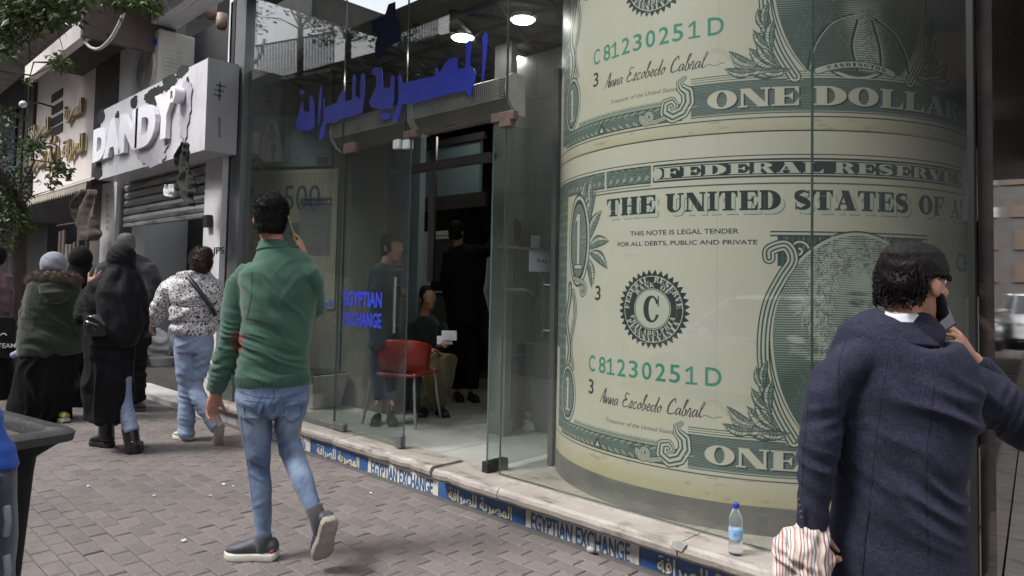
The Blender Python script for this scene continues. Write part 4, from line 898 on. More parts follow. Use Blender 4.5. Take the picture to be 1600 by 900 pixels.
# posters on the slanting wall
def on_wall(u, v):
    d = ray(u, v); n = np.array([-dv[1], dv[0], 0]); p = np.array([a0[0], a0[1], 0])-n*.012; t = ((p-CAMP) @ n)/(d @ n); return CAMP+d*t
def poster(name, u0, u1, vt, vb, art, lab, cat):
    q0, q1 = on_wall(u0, vb), on_wall(u1, vb); zt = on_wall((u0+u1)/2, vt)[2]; zb = on_wall((u0+u1)/2, vb)[2]; U = np.array([q1[0]-q0[0], q1[1]-q0[1], 0]); 
    o = uv_plane(name, (q0[0], q0[1], zb), U, (0, 0, zt-zb), art_mat(name+'_print', art, .4), None, .006); return tag(o, lab, cat, 'posters on the slanting shop wall')
P1 = Art(0, 1.6, 0, 1, 260, (.10, .15, .15)); r = random.Random(2)
P1.fill(lambda X, Y: (Y > .12+.1*np.sin(X*4)) & (X < .8) & (np.sin(X*160+Y*30) > -.2), (0, .8, 0, 1), (.15, .20, .19))
P1.poly([(.30, .12), (.28, .5), (.36, .82), (.46, .93), (.58, .85), (.66, .5), (.72, .12)], (.30, .30, .25)); P1.ellipse(.49, .63, .08, .13, (.20, .19, .155)); P1.poly([(.45, .4), (.52, .5), (.58, .38), (.52, .1)], (.10, .095, .085)); P1.ellipse(.47, .80, .04, .05, (.09, .085, .08))
P1.ellipse(.46, .66, .012, .008, (.06, .06, .05)); P1.ellipse(.52, .66, .012, .008, (.06, .06, .05)); P1.stroke([(.49, .66), (.50, .60), (.485, .59)], .006, (.1, .1, .08)); P1.stroke([(.465, .555), (.49, .55), (.52, .557)], .008, (.09, .08, .07))
P1.stroke([(.02, .10), (.2, .22), (.36, .06)], .06, (.06, .08, .08)); P1.rect(1.33, 1.55, .03, .18, (.05, .06, .10)); P1.stroke([(1.05+.03*k, .24+.03*sin(k*2.1)) for k in range(16)], .006, (.06, .07, .07)); P1.rect(.0, 1.6, .0, .02, (.05, .05, .05)); P1.rect(.80, .81, .0, 1, (.06, .07, .07))
poster('banknote_poster', 384, 518, 180, 262, P1, 'teal banknote poster with a bearded portrait high on the slanting wall', 'poster')
P2 = Art(0, 1.6, 0, 1.6, 260, (.21, .21, .165)); P2.fill(lambda X, Y: np.sin(X*90+12*np.sin(Y*7))*np.sin(Y*70) > .3, (0, 1.6, 0, 1.6), (.17, .18, .15))
P2.text('500', .72, 1.32, 1.12, 1.42, (.045, .055, .05), .0); P2.rect(.62, .66, 1.12, 1.36, (.045, .055, .05)); P2.rect(.10, .20, 1.30, 1.42, (.05, .05, .13)); P2.rect(0, 1.6, 1.56, 1.6, (.24, .24, .19))
P2.poly([(.56, 1.0), (.6, 1.2), (.64, 1.0)], (.06, .12, .13)); P2.rect(.5, 1.0, .0, .98, (.06, .10, .10)); P2.ellipse(.25, .65, .17, .3, (.24, .23, .18)); P2.ellipse(.27, .72, .09, .15, (.17, .155, .125)); P2.rect(.05, .45, .1, .4, (.09, .12, .115))
poster('banknote_poster', 372, 522, 266, 480, P2, 'beige banknote poster with large figures 500 behind the green-sweater man', 'poster')
P3 = Art(0, 1, 0, 1.9, 200, (.27, .30, .33)); P3.rect(0, 1, 1.62, 1.86, (.035, .04, .16)); P3.text(ARABIC, .1, .82, 1.68, 1.8, (.4, .4, .5), .01); P3.rect(.86, .95, 1.68, 1.8, (.4, .4, .5))
for k in range(19): P3.stroke([(.95-.03*q, 1.54-.075*k+.008*sin(q*2.3+k)) for q in range(int(12+15*((k*37 % 10)/10)))], .012, (.05, .06, .08))
poster('notice_board', 466, 516, 308, 400, P3, 'pale notice sheet with blue heading and Arabic lines right of the raised phone', 'notice')

# ---- air curtains above the doors (two units)
def air_curtain(u0, u1, lab, end):
    x0, x1 = XY(u0, YG+.06), XY(u1, YG+.06); z0, z1 = 2.53, 2.79; t = thing('air_curtain', lab, 'air curtain', ((x0+x1)/2, YG+.1, z0), 'air curtains over the entrance')
    y0 = YG+.05; prof = [(y0+.15, z1), (y0+.04, z1), (y0+.0, z1-.03), (y0-.012, z1-.1), (y0+.0, z0+.1), (y0+.05, z0+.03), (y0+.10, z0), (y0+.15, z0)]
    MB().prism([(x0+.03, a, b) for a, b in prof], (x1-x0-.06, 0, 0)).obj('body', M_curtain, t)
    for xe in (x0, x1-.028): autosmooth(MB().prism([(xe, a-.008 if a < y0+.14 else a, b+(.006 if b > 2.7 else -.006)) for a, b in prof], (.028, 0, 0)).obj('end_cap', M_ac, t))
    gm = MB(); nx = int((x1-x0-.1)/.02); q0, q1 = np.array([y0-.0135, z1-.10]), np.array([y0+.0, z0+.10])
    for j in range(10):       # perforated sheet: crossing wires
        z = z1-.035-(z1-z0-.13)*j/9; gm.box(x0+.035, x1-.035, y0-.021, y0-.017, z-.003, z+.003)
    for k in range(nx): x = x0+.04+k*.02; gm.box(x-.0025, x+.0025, y0-.0225, y0-.0165, z0+.09, z1-.033)
    gm.obj('grille', M_perf, t); MB().box(x0+.04, x1-.04, y0-.0155, y0-.0125, z0+.09, z1-.03).obj('grille_backing', M_darkin, t)
    MB().box(x0+.3, x0+.42, y0+.07, y0+.09, z0+.012, z0+.02).obj('badge', M_darkin, t)
    return t
air_curtain(512, 636, 'left grey air curtain with wire grille behind the blue letters', 0); air_curtain(638, 792, 'right grey air curtain with white end cap beside the open door', 1)
tag(MB().box(XY(600, 3.5), XY(760, 3.5), 3.5, 3.58, 2.3, 2.36).obj('header_rail', M_darkwall, inn))

# ---- furniture inside
ch = thing('plastic_chair', 'red plastic armchair on grey metal legs seen through the left door', 'chair', (-4.55, 3.75, ZF))
def Pc(u, v, y): return at_y(u, v, y)
cx0, cy0 = -4.92, 3.80; sw = .27
def cpt(a, b, z): ca, sa = cos(radians(25)), sin(radians(25)); return (cx0+a*ca-b*sa, cy0+a*sa+b*ca, ZF+z)
MB().tube([cpt(-.0, -.24, .43), cpt(0, .0, .42), cpt(0, .22, .43)], [(.24, .018), (.25, .018), (.23, .018)], A=(cos(radians(25)), sin(radians(25)), 0), n=16).obj('seat', M_red, ch, smooth=True)
bk = MB(); tt = np.linspace(-1.25, 1.25, 15); vs = []; fs = []
for t_ in tt:
    for z, rr in ((.47, .27), (.60, .285), (.72, .30), (.735, .31), (.72, .325), (.60, .31), (.47, .295)): vs.append(cpt(rr*sin(t_), -rr*cos(t_)*.9, z-.05*abs(t_/1.25)**3*(z > .6)))
for i in range(14):
    for k in range(7): fs.append((i*7+k, i*7+(k+1) % 7, (i+1)*7+(k+1) % 7, (i+1)*7+k))
bk.add(vs, fs+[tuple(range(7)), tuple(98+k for k in range(7))[::-1]]).obj('backrest', M_red, ch, smooth=True)
for a, b in ((-.2, -.2), (.2, -.2), (-.2, .2), (.2, .2)): MB().tube([cpt(a, b, .44), cpt(a*1.12, b*1.12, .2), cpt(a*1.25, b*1.25, .01)], [.013, .013, .012], n=8).obj('leg', M_leg, ch, smooth=True)
pl = thing('planter_box', 'grey box planter on the shop floor behind the left pane', 'planter', (-5.9, 3.6, ZF))
p = at_z(487, 640, ZF); MB().hexa([(p[0]-.62, p[1]-.0, ZF), (p[0]+.02, p[1]-.0, ZF), (p[0]+.02, p[1]+.3, ZF), (p[0]-.62, p[1]+.3, ZF), (p[0]-.68, p[1]-.05, ZF+.32), (p[0]+.08, p[1]-.05, ZF+.32), (p[0]+.08, p[1]+.35, ZF+.32), (p[0]-.68, p[1]+.35, ZF+.32)]).obj('box', M_conc, pl, bevel=.01)
MB().box(p[0]-.66, p[0]+.06, p[1]-.03, p[1]+.33, ZF+.322, ZF+.335).obj('rim', M_blackm, pl)
sp = MB().box(XY(500, 3.9), XY(520, 3.9), 3.88, 3.98, ZF, 1.35).obj('speaker_tower', M_blackm, bevel=.01); tag(sp, 'slim black floor box standing behind the planter', 'box')
# ================================================================ DANDY SHOP (stripped, under repair)
ds = thing('shop_building', 'stripped shop with a grey metal shutter half up beneath the white letter sign', 'shop', (-9, 3.1, 0))
yF = 3.10
xl0, xl1 = XY(157, yF), XY(180, yF); xr0, xr1 = XY(319, yF), XY(344, yF-.02)-.02
MB().box(xl0, xl1, yF-.03, yF+.35, -.01, 2.7).obj('pier', M_white, ds); MB().box(xr0, xr1, yF-.03, yF+.35, -.01, 2.7).obj('pier', M_white, ds)
for k in range(4): pass
q = MB(); q.box(XY(322, yF-.03), XY(329, yF-.03), yF-.09, yF-.032, at_y(325, 357, yF)[2], at_y(325, 338, yF)[2]); tag(q.obj('lock_box', M_blackm, ds, bevel=.006), 'small black control box on the right pier')
q = MB(); p = at_y(332, 400, yF-.031); text_solid(q, 'JPS', (p[0], p[1], p[2]), (1, 0, 0), (0, 0, 1), .28, .09, .002, .02); p = at_y(332, 512, yF-.031); text_solid(q, 'JPS', (p[0], p[1], p[2]), (1, 0, 0), (0, 0, 1), .26, .09, .002, .02); q.obj('stencil_letters', M_blackm, ds)
q = MB(); 
for k in range(6): p = at_y(166, 360-k*10, yF-.031); text_solid(q, 'DANDYS'[k], (p[0], p[1], p[2]), (1, 0, 0), (0, 0, 1), .10, .06, .002, .03)
p = at_y(168, 392, yF-.031); q.box(p[0], p[0]+.12, yF-.033, yF-.0305, p[2], p[2]+.12)
q.obj('red_lettering', M_red, ds)
# shutter
sh = MB(); z0 = at_y(250, 340, yF)[2]; 
MB().box(xl1, xr0, yF+.05, yF+.12, z0-.05, z0).obj('shutter_bottom_rail', M_shut, ds, bevel=.006)
for k in range(10):
    z = z0+.004+k*.105; MB().prism([(xl1, yF+.10, z), (xl1, yF+.055, z+.012), (xl1, yF+.045, z+.05), (xl1, yF+.055, z+.09), (xl1, yF+.10, z+.10)], (xr0-xl1, 0, 0)).obj('shutter_slat', M_shut, ds)
for x in (xl1, xr0-.05): MB().box(x, x+.05, yF+.02, yF+.16, .05, 2.6).obj('guide_rail', M_steelgrey, ds)
# bare room
MB().box(-12.7, xr0+.35, 5.6, 5.7, .06, 3.0).obj('rear_board', M_plaster, ds); tag(MB().box(-12.7, -12.6, yF+.352, 5.6, 0, 3.0).obj('side_board', M_plaster, ds), 'smooth light grey side board'); MB().box(xr1-.1, xr1-.02, yF+.36, 5.7, 0, 3.0).obj('side_wall', M_plaster, ds)
tag(MB().box(-12.6, xr1, yF-.12, 5.7, -.011, .06).obj('shop_doorstep', mat('dusty_screed', (.60, .59, .57), .9, var=.15, scale=4, bump=.3), ds), 'dusty pale screed threshold')
# sign box and torn front
yS = 2.80; xs0, xs1 = XY(146, yS), XY(311, yS); zs0, zs1 = 2.66, 3.57
sg = thing('sign_box', 'torn white sign box reading DANDY above the half-open shutter', 'sign', ((xs0+xs1)/2, yS, zs0))
MB().box(xs0, xs1, yS, yF+.02, zs0, zs1).obj('box', M_signbox, sg)
MB().box(xs1+.001, xs1+.012, yS-.002, yF+.01, zs0-.005, zs1+.005).obj('side_panel', M_signside, sg)
q = MB(); o = onx(342, 132, xs1+.013)
for k, dy in enumerate((0, .05, .1)): q.box(xs1+.0125, xs1+.016, o[1]-.03-.01*k, o[1]+.07-.02*k, o[2]-.02-.05*k, o[2]-.0-.05*k)
q.box(xs1+.0125, xs1+.016, o[1], o[1]+.02, o[2]-.16, o[2]+.03)
for k in range(12): o2 = onx(343, 185+k*2.6, xs1+.013); q.box(xs1+.0125, xs1+.0155, o2[1]-.012, o2[1]+.012, o2[2]-.006, o2[2]+.006)
tag(q.obj('side_print', M_steelgrey, sg), kind='stuff')
def blotch(mb, u0, u1, v0, v1, y, seed, th=.006):
    r = random.Random(seed); n = 40; a = at_y(u0, v0, y); b = at_y(u1, v1, y); cx, cz = (a[0]+b[0])/2, (a[2]+b[2])/2; P = []
    for k in range(n):
        t = 2*pi*k/n; rr = r.uniform(.78, 1.05)*(1-.12*sin(3*t+seed)); P.append((cx+abs(b[0]-a[0])/2*rr*cos(t), y-.001*(seed % 5), cz+abs(b[2]-a[2])/2*rr*sin(t)))
    c = (cx, y-.001*(seed % 5), cz); mb.add(P+[c]+[(p[0], p[1]+th, p[2]) for p in P], [(k, (k+1) % n, n) for k in range(n)]+[(k+n+1, (k+1) % n+n+1, (k+1) % n, k) for k in range(n)])
tb = MB()
for i, (u0, u1, v0, v1) in enumerate([(153, 163, 172, 192), (180, 186, 175, 185), (204, 214, 152, 168), (226, 256, 142, 158), (254, 276, 121, 136), (274, 293, 107, 117), (288, 296, 124, 170), (145, 160, 255, 280), (222, 240, 228, 245)]): blotch(tb, u0, u1, v0, v1, yS-.004, i)
tag(tb.obj('torn_patches', M_tar, sg), 'black torn patches round the letters', kind='stuff')
tw = MB()
for i, (u0, u1, v0, v1) in enumerate([(218, 262, 222, 256), (280, 297, 125, 215)]): blotch(tw, u0, u1, v0, v1, yS-.012, i+40)
tag(tw.obj('bare_patches', mat('bare_lilac_sheet', (.42, .40, .45), .5, var=.2, scale=5), sg), 'bare lilac-grey patches', kind='stuff')
for c, (ua, ub, va, vb) in zip('DANDY', ((143, 163, 194, 255), (160, 186, 180, 248), (184, 212, 169, 240), (209, 240, 158, 233), (238, 269, 139, 219))):
    y = yS-.06; A_, B_ = at_y(ua, vb, y), at_y(ub, vb, y); zb = at_y((ua+ub)/2, vb-(4 if c != 'Y' else 2), y)[2]; zt = at_y((ua+ub)/2, va+6, y)[2]
    mb = MB(); text_solid(mb, c, (A_[0], y+.055, zb), (1, 0, 0), (0, 0, 1), B_[0]-A_[0], zt-zb, .05, .075, N=(0, -1, 0)); o = mb.obj('sign_letter', M_acryl, sg); tag(o, 'raised white letter %s' % c)
mb = MB(); c = at_y(267, 147, yS-.13); mb.lathe((c[0], yS-.02, c[2]), [(.085, 0), (.085, .1)], 20, (0, -1, 0)); o = mb.obj('registered_mark', M_acryl, sg); q = MB(); text_solid(q, 'R', (c[0]-.03, yS-.122, c[2]-.04), (1, 0, 0), (0, 0, 1), .06, .08, .003, .02); q.obj('registered_letter', M_red, o)
# hanging torn cloth
def cloth_strip(name, pts, y, m, lab, wav=.05, th=.008, par=None, rag=2.2):
    """ragged hanging cloth; pts: (u_left, u_right, v) rows, resampled with torn edges"""
    mb = MB(); n = 10; vs = []; r = random.Random(len(pts)*7); P = np.array(pts, float); V = np.arange(P[0, 2], P[-1, 2], 4.0)
    for j, v in enumerate(V):
        ul, ur = np.interp(v, P[:, 2], P[:, 0])+r.uniform(-rag, rag), np.interp(v, P[:, 2], P[:, 1])+r.uniform(-rag, rag); ur = max(ur, ul+1.5); a, b = at_y(ul, v, y), at_y(ur, v, y)
        for i in range(n+1): t = i/n; vs.append(a+(b-a)*t+np.array([0, -wav*(sin(t*13+j*.25)+.5*sin(t*29+j*.4))+r.uniform(-.006, .006), 0]))
    fs = [(j*(n+1)+i, j*(n+1)+i+1, (j+1)*(n+1)+i+1, (j+1)*(n+1)+i) for j in range(len(V)-1) for i in range(n) if r.random() > .03]
    mb.add(vs, fs); me = mb.mesh(name); me = apply_mods(name, me, [('SOLIDIFY', dict(thickness=th)), ('SUBSURF', dict(levels=1))]); return link_mesh(name, me, m, par, True)
o = cloth_strip('torn_cloth', [(286, 292, 222), (281, 296, 238), (275, 297, 255), (279, 300, 268), (273, 301, 282), (281, 303, 296), (285, 300, 308), (294, 303, 318), (297, 302, 326)], 2.72, M_tar, '', .03); tag(o, 'black torn cloth hanging from the corner of the white sign box', 'cloth')
o = cloth_strip('torn_plastic', [(262, 274, 288), (259, 276, 298), (262, 272, 306), (268, 276, 312)], 2.85, M_paperw, '', .03); tag(o, 'pale plastic scrap dangling beside the black torn cloth', 'plastic')
# upper recess with white frame
MB().box(XY(172, yF), XY(191, yF), yF-.0, yF+.3, 3.58, 4.62).obj('upper_post', M_white, ds); MB().box(XY(172, yF), -6.9, yF-.005, yF+.3, 4.63, 4.86).obj('upper_beam', M_white, ds)
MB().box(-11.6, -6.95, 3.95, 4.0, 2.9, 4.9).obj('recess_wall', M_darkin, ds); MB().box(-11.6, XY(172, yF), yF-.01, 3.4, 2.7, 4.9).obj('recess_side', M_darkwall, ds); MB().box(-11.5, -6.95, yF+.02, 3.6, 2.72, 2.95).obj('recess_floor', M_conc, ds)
MB().box(XY(347, 3.16), XY(352, 3.16), 3.13, 3.19, 3.58, 4.62).obj('white_pipe', M_white, ds)
cs = MB(); P = [at_z(u, v, 4.88) for u, v in ((113, 30), (181, 50))]
cq = [at_z(u, v, 4.88) for u, v in ((110, 28), (181, 50), (283, 5), (330, -60), (200, -60))]; tag(MB().prism(cq, (0, 0, .17)).obj('canopy_slab', M_greyl, ds), 'grey stained canopy slab')
q = MB(); q.slab(cq[0], cq[1], 4.84, 5.06, .04, -1); q.obj('canopy_fascia', M_conc, ds)
can = MB().box(-6.86, -3.7, 1.5, YG+.3, 4.31, 4.5).obj('entrance_canopy', M_darkwall); tag(can, 'dark concrete canopy over the left half of the exchange glass front', 'canopy')  # made dark and extended to the right to block sky reflected in the glass
for i, (u, v) in enumerate(((309, 2), (347, 22), (330, 5))):
    p = at_z(u, v, 4.86); t = MB().lathe((p[0], p[1], 4.66), [(.05, 0), (.07, .05), (.07, .2)], 16).obj('lamp_socket', mat('rusty_socket', (.20, .13, .10), .6), ds, smooth=True)
# outdoor air unit
ax0, ax1 = XY(201, 3.15), XY(232, 3.15); az0, az1 = 3.64, at_y(233, 54, 3.15)[2]
ac = thing('air_conditioner_unit', 'pale outdoor air conditioner in the dark recess above the white letters', 'air conditioner', ((ax0+ax1)/2, 3.3, az0))
MB().box(ax0, ax1, 3.15, 3.6, az0, az1).obj('casing', M_ac, ac, bevel=.02)
fc = ((ax0+ax1)/2-.05, 3.15, (az0+az1)/2); fr = min(az1-az0, ax1-ax0)*.44
autosmooth(MB().lathe((fc[0], 3.151, fc[2]), [(fr, 0), (fr, .012), (fr-.02, .02), (fr-.03, .008)], 32, (0, -1, 0)).obj('fan_ring', M_ac, ac))
gr = MB()
for k in range(1, 9):
    rr = fr*k/9; gr.tube([(fc[0]+rr*cos(a), 3.132, fc[2]+rr*sin(a)) for a in np.linspace(0, 2*pi, 25)], [.004]*25, n=4, cap=False)
gr.obj('fan_grille', M_grille, ac); MB().box(ax1-.13, ax1-.05, 3.135, 3.149, az1-.2, az1-.13).obj('badge', M_vinyl, ac)
lv = MB()
for k in range(12): lv.box(ax1+.001, ax1+.006, 3.2, 3.45, az0+.1+k*.05, az0+.118+k*.05)
lv.obj('side_louvre', M_ac, ac); MB().box(ax1+.001, ax1+.05, 3.45, 3.58, az0+.3, az0+.5).obj('pipe_cover', M_grille, ac, bevel=.01)
pp = MB()
for k in range(3): pp.tube([(ax1+.03, 3.6+.03*k, az0+.4), (ax1+.10, 3.62+.04*k, az0+.32), (ax1+.06, 3.7+.05*k, az0+.1), (ax1+.0, 3.8, az0-.1)], [.014]*4, n=8)
pp.obj('pipes', M_blackm, ac, smooth=True)
# bucket, sacks, cable on the threshold
bp = at_z(252, 584, .06); bk = thing('bucket', 'white plastic paint bucket with red foot standing by the sacks', 'bucket', bp)
MB().lathe(bp, [(.125, 0), (.130, .03)], 28).obj('foot_ring', M_red, bk, smooth=True)
autosmooth(MB().lathe(bp, [(.125, .03), (.150, .21), (.158, .212), (.158, .232), (.146, .234), (.13, .18), (.01, .18)], 28).obj('body', M_white, bk))
MB().lathe((bp[0], bp[1], bp[2]), [(.12, .20), (.05, .215)], 14).obj('dark_contents', M_blackm, bk)
M_sack = mat('white_sack', (.84, .84, .85), .6, var=.06, scale=6, bump=.4, bscale=20)
for i, (u, v, w, h, lab) in enumerate(((228, 568, .27, .52, 'tall white sack behind the bucket, left'), (252, 560, .30, .45, 'white sack standing directly behind the bucket'), (240, 552, .28, .6, 'rearmost crumpled white sack in the doorway'))):
    p = at_z(u, v, .06); p = p + np.array([-.1*i, .12*i+.12, 0]); mb = MB().tube([(p[0], p[1], .08), (p[0], p[1], .06+h*.35), (p[0]+.03, p[1], .06+h*.75), (p[0]-.02, p[1], .06+h)], [(w*.85, w*.6), (w, w*.7), (w*.8, w*.55), (w*.35, w*.25)], A=(1, .2, 0), n=20)
    o = fuse('sack', mb, .018, M_sack, None, 3, folds=[((p[0], p[1], h*.5), (.3, 0, 1), .11, .022, .5), ((p[0], p[1], h*.8), (1, .3, .2), .09, .02, .3)], lump=.02, lump_s=9); tag(o, lab, 'sack', 'white sacks in the stripped shop')
cb = MB(); cb.tube([at_z(u, v, .068) for u, v in ((216, 600), (226, 598), (240, 595), (258, 596), (272, 598))], [.006]*5, n=6); tag(cb.obj('floor_cable', M_cable), 'thin black cable lying across the pale shop threshold', 'cable')
# loose cables overhead
def cable(pts, y, r, m, lab): 
    P = [at_y(u, v, yy) for (u, v), yy in zip(pts, y if isinstance(y, (list, tuple)) else [y]*len(pts))]; Q = []
    for i in range(len(P)-1):
        p0, p1, p2, p3 = P[max(i-1, 0)], P[i], P[i+1], P[min(i+2, len(P)-1)]
        for t in np.linspace(0, 1, 6, endpoint=False): Q.append(.5*((2*p1)+(-p0+p2)*t+(2*p0-5*p1+4*p2-p3)*t*t+(-p0+3*p1-3*p2+p3)*t**3))
    Q.append(P[-1]); o = MB().tube(Q, [r]*len(Q), n=6).obj('cable', m, smooth=True); tag(o, lab, 'cable', 'loose cables hanging over the pavement')
cable([(103, 38), (127, 42), (130, 58), (140, 73), (155, 76), (172, 62), (185, 40), (193, 20), (196, 0)], 2.4, .018, M_cablew, 'pale looped cable hanging in front of the grey canopy')
cable([(258, 0), (265, 14), (280, 20), (298, 8), (310, 0)], 2.2, .008, M_cablew, 'thin pale wire curl under the upper left soffit'); cable([(0, 62), (30, 52), (60, 46), (103, 34)], 2.4, .012, M_cable, 'dark cable reaching to the beige building fascia')
cable([(25, 108), (60, 108), (85, 96), (110, 80), (150, 60), (181, 50)], 2.6, .010, M_cable, 'dark sagging cable in front of the beige fascia'); cable([(46, 30), (46, 110), (43, 200), (44, 300)], 2.5, .008, M_cable, 'thin upright wire before the beige sign wall')

# ================================================================ BEIGE BUILDING
bb = thing('beige_building', 'beige clad shop building with gilt Arabic lettering and concrete eaves', 'building', (-13.5, 3.1, 0))
yB = 3.10; b0, b1 = XY(44, yB), XY(139, yB)
MB().box(b0, b1, yB, yB+.12, 2.86, 5.4).obj('sign_wall', M_beige, bb)
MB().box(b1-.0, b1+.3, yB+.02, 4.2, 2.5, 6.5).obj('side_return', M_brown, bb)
for k in range(4):
    vt = (156, 175, 193, 209)[k]; p = at_y(80, vt+5, yB-.01); q2 = at_y(97, vt, yB-.01); MB().prism([(p[0], yB-.012, p[2]-.0), (q2[0], yB-.012, p[2]-.0), (q2[0], yB-.012, p[2]+.14), (p[0], yB-.012, p[2]+.14)], (0, .014, 0)).obj('louvre_slot', M_tar, bb)
lg = MB()
def gilt(txt, u0, u1, v, hgt, arabic=False):
    a, b = at_y(u0, v, yB-.05), at_y(u1, v, yB-.05); mb = MB(); text_solid(mb, txt, (a[0], yB-.02, a[2]), (1, 0, 0), (0, 0, 1), b[0]-a[0], hgt, .05, .02, N=(0, -1, 0)); return mb.obj('gilt_lettering', M_gold, bb)
MISR = ''.join(chr(c) for c in [0xFEB3, 0xFEE0, 0xFEE3, 0xFE8E, 0xFEE7])[::-1]
gilt(ARABIC.split(' ')[1], 100, 127, 196, .30); gilt(AR_SIRAFA, 43, 75, 229, .34); gilt(AR_SIRAFA, 97, 129, 256, .36); gilt(ARABIC[0]+ARABIC[1], 74, 88, 272, .62); gilt(AR_MASRIYA, 46, 70, 272, .30)
wl = MB(); p = at_y(83, 167, yB-.02); wl.tube([p, at_y(62, 161, 2.8), at_y(45, 160, 2.45), at_y(36, 162, 2.3)], [.016, .014, .012, .012], n=8); t = thing('wall_lamp', 'thin arm lamp reaching out from the louvre slots of the beige wall', 'lamp', p); wl.obj('arm', M_blackm, t, smooth=True)
p = at_y(36, 163, 2.3); MB().ell(p, (.09, .05, .05), n=12).obj('lamp_head', M_white, t, smooth=True)
# eaves
f0, f1 = XY(22, 2.35), XY(111, 2.35)
MB().box(f0, f1, 2.35, 2.45, at_y(111, 70, 2.35)[2]-.0, at_y(111, 50, 2.35)[2]+.05).obj('fascia', M_beige, bb); zf = at_y(111, 70, 2.35)[2]
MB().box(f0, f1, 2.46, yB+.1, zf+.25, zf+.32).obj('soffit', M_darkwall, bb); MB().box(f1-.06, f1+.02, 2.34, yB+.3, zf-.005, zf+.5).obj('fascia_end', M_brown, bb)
MB().box(-19, b1+.8, 2.0, 2.3, 5.15, 5.3).obj('upper_band', M_beige, bb); MB().box(-24, b1+1.2, 2.31, yB+.1, 5.32, 6.6).obj('upper_storey', M_conc, bb)
MB().box(b0-.6, b0-.02, yB-.05, yB+1, 2.4, 5.1).obj('left_return', M_darkwall, bb)
# awning with scalloped edge
aw = thing('awning', 'striped grey-brown scalloped awning under the beige sign wall', 'awning', ((b0+b1)/2, 2.9, 2.5))
am = MB(); a0_, a1_ = XY(38, 2.75), XY(128, 2.75); n = 26; zt, zb = 2.80, 2.58
for k in range(n):
    x0, x1 = a0_+(a1_-a0_)*k/n, a0_+(a1_-a0_)*(k+1)/n; am.add([(x0, yB-.01, zt+.05), (x1-.006, yB-.01, zt+.05), (x1-.006, 2.75, zb+.08), (x0, 2.75, zb+.08), (x0, 2.745, zb), ((x0+x1)/2, 2.742, zb-.05), (x1-.006, 2.745, zb)], [(0, 1, 2, 3), (3, 2, 6, 5, 4)])
me = apply_mods('cloth', am.mesh('cloth'), [('SOLIDIFY', dict(thickness=.006))]); link_mesh('cloth', me, M_awn, aw)
MB().bar((a0_, 2.76, zb+.075), (a1_, 2.76, zb+.075), .015).obj('front_rod', M_steelgrey, aw)
M_bcl = mat('brown_canvas', (.10, .085, .07), .85, var=.3, scale=6); o = cloth_strip('folded_awning_cloth', [(130, 152, 296), (119, 153, 312), (114, 152, 328), (112, 152, 344), (118, 151, 360), (124, 150, 372), (128, 140, 380)], 2.75, M_bcl, '', .045); tag(o, 'rolled brown awning cloth hanging beside the stripped shop', 'cloth')
# dark shop mouth with goods
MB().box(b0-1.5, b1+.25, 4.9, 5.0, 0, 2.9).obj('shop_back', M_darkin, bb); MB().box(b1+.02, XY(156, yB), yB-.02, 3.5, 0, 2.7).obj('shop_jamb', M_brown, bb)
MB().box(b0-2, b1+.3, yB+.0, 4.9, -.01, .03).obj('threshold', M_conc, bb)
r = random.Random(5); gcols = [mat('goods_dark_red', (.09, .02, .015), .7), mat('goods_brown', (.07, .045, .03), .7), mat('goods_grey', (.10, .10, .10), .7), mat('goods_ochre', (.20, .10, .03), .6), mat('goods_pale', (.28, .27, .26), .7)]
for k in range(16):
    x = b0+.3+k*.235; w = r.uniform(.07, .12); z1 = r.uniform(1.9, 2.3); z0 = r.uniform(.5, 1.3); m = gcols[r.choice([0, 1, 1, 2, 2, 1, 3, 4] if k > 10 else [1, 2, 0, 1])]
    mb = MB().tube([(x, 3.5, z0), (x+.02, 3.52, (z0+z1)/2), (x, 3.5, z1)], [(w*1.2, .06), (w, .05), (w*.4, .03)], A=(1, 0, 0), n=10); o = mb.obj('hanging_garment', m, smooth=True); tag(o, '%s garment hanging under the striped awning, %s' % (['dark red', 'brown', 'grey', 'ochre', 'pale'][gcols.index(m)], ('the leftmost on the rail', 'second from the left on the rail', 'third from the left on the rail', 'fourth from the left on the rail', 'fifth from the left on the rail', 'sixth from the left on the rail', 'seventh from the left on the rail', 'eighth from the left on the rail', 'eighth from the right on the rail', 'seventh from the right on the rail', 'sixth from the right on the rail', 'fifth from the right on the rail', 'fourth from the right on the rail', 'third from the right on the rail', 'second from the right on the rail', 'the rightmost on the rail')[k]), 'garment', 'garments hanging in the dark shop mouth')
MB().bar((b0, 3.5, 2.33), (b1, 3.5, 2.33), .015).obj('garment_rail', M_steelgrey, bb)
for i, (u, v, w, h, m, lab) in enumerate(((103, 575, .4, .45, 2, 'grey goods bin in front of the dark shop, left'), (128, 600, .35, .12, 4, 'low pale box on the pavement beside the abaya'), (60, 560, .3, .5, 2, 'grey stand left of the parka'), (120, 585, .3, .25, 3, 'small ochre crate behind the women'))):
    p = at_z(u, v, 0); o = MB().box(p[0]-w/2, p[0]+w/2, p[1]+.0, p[1]+w, 0, h).obj('goods_box', gcols[m], bevel=.01); tag(o, lab, 'box')
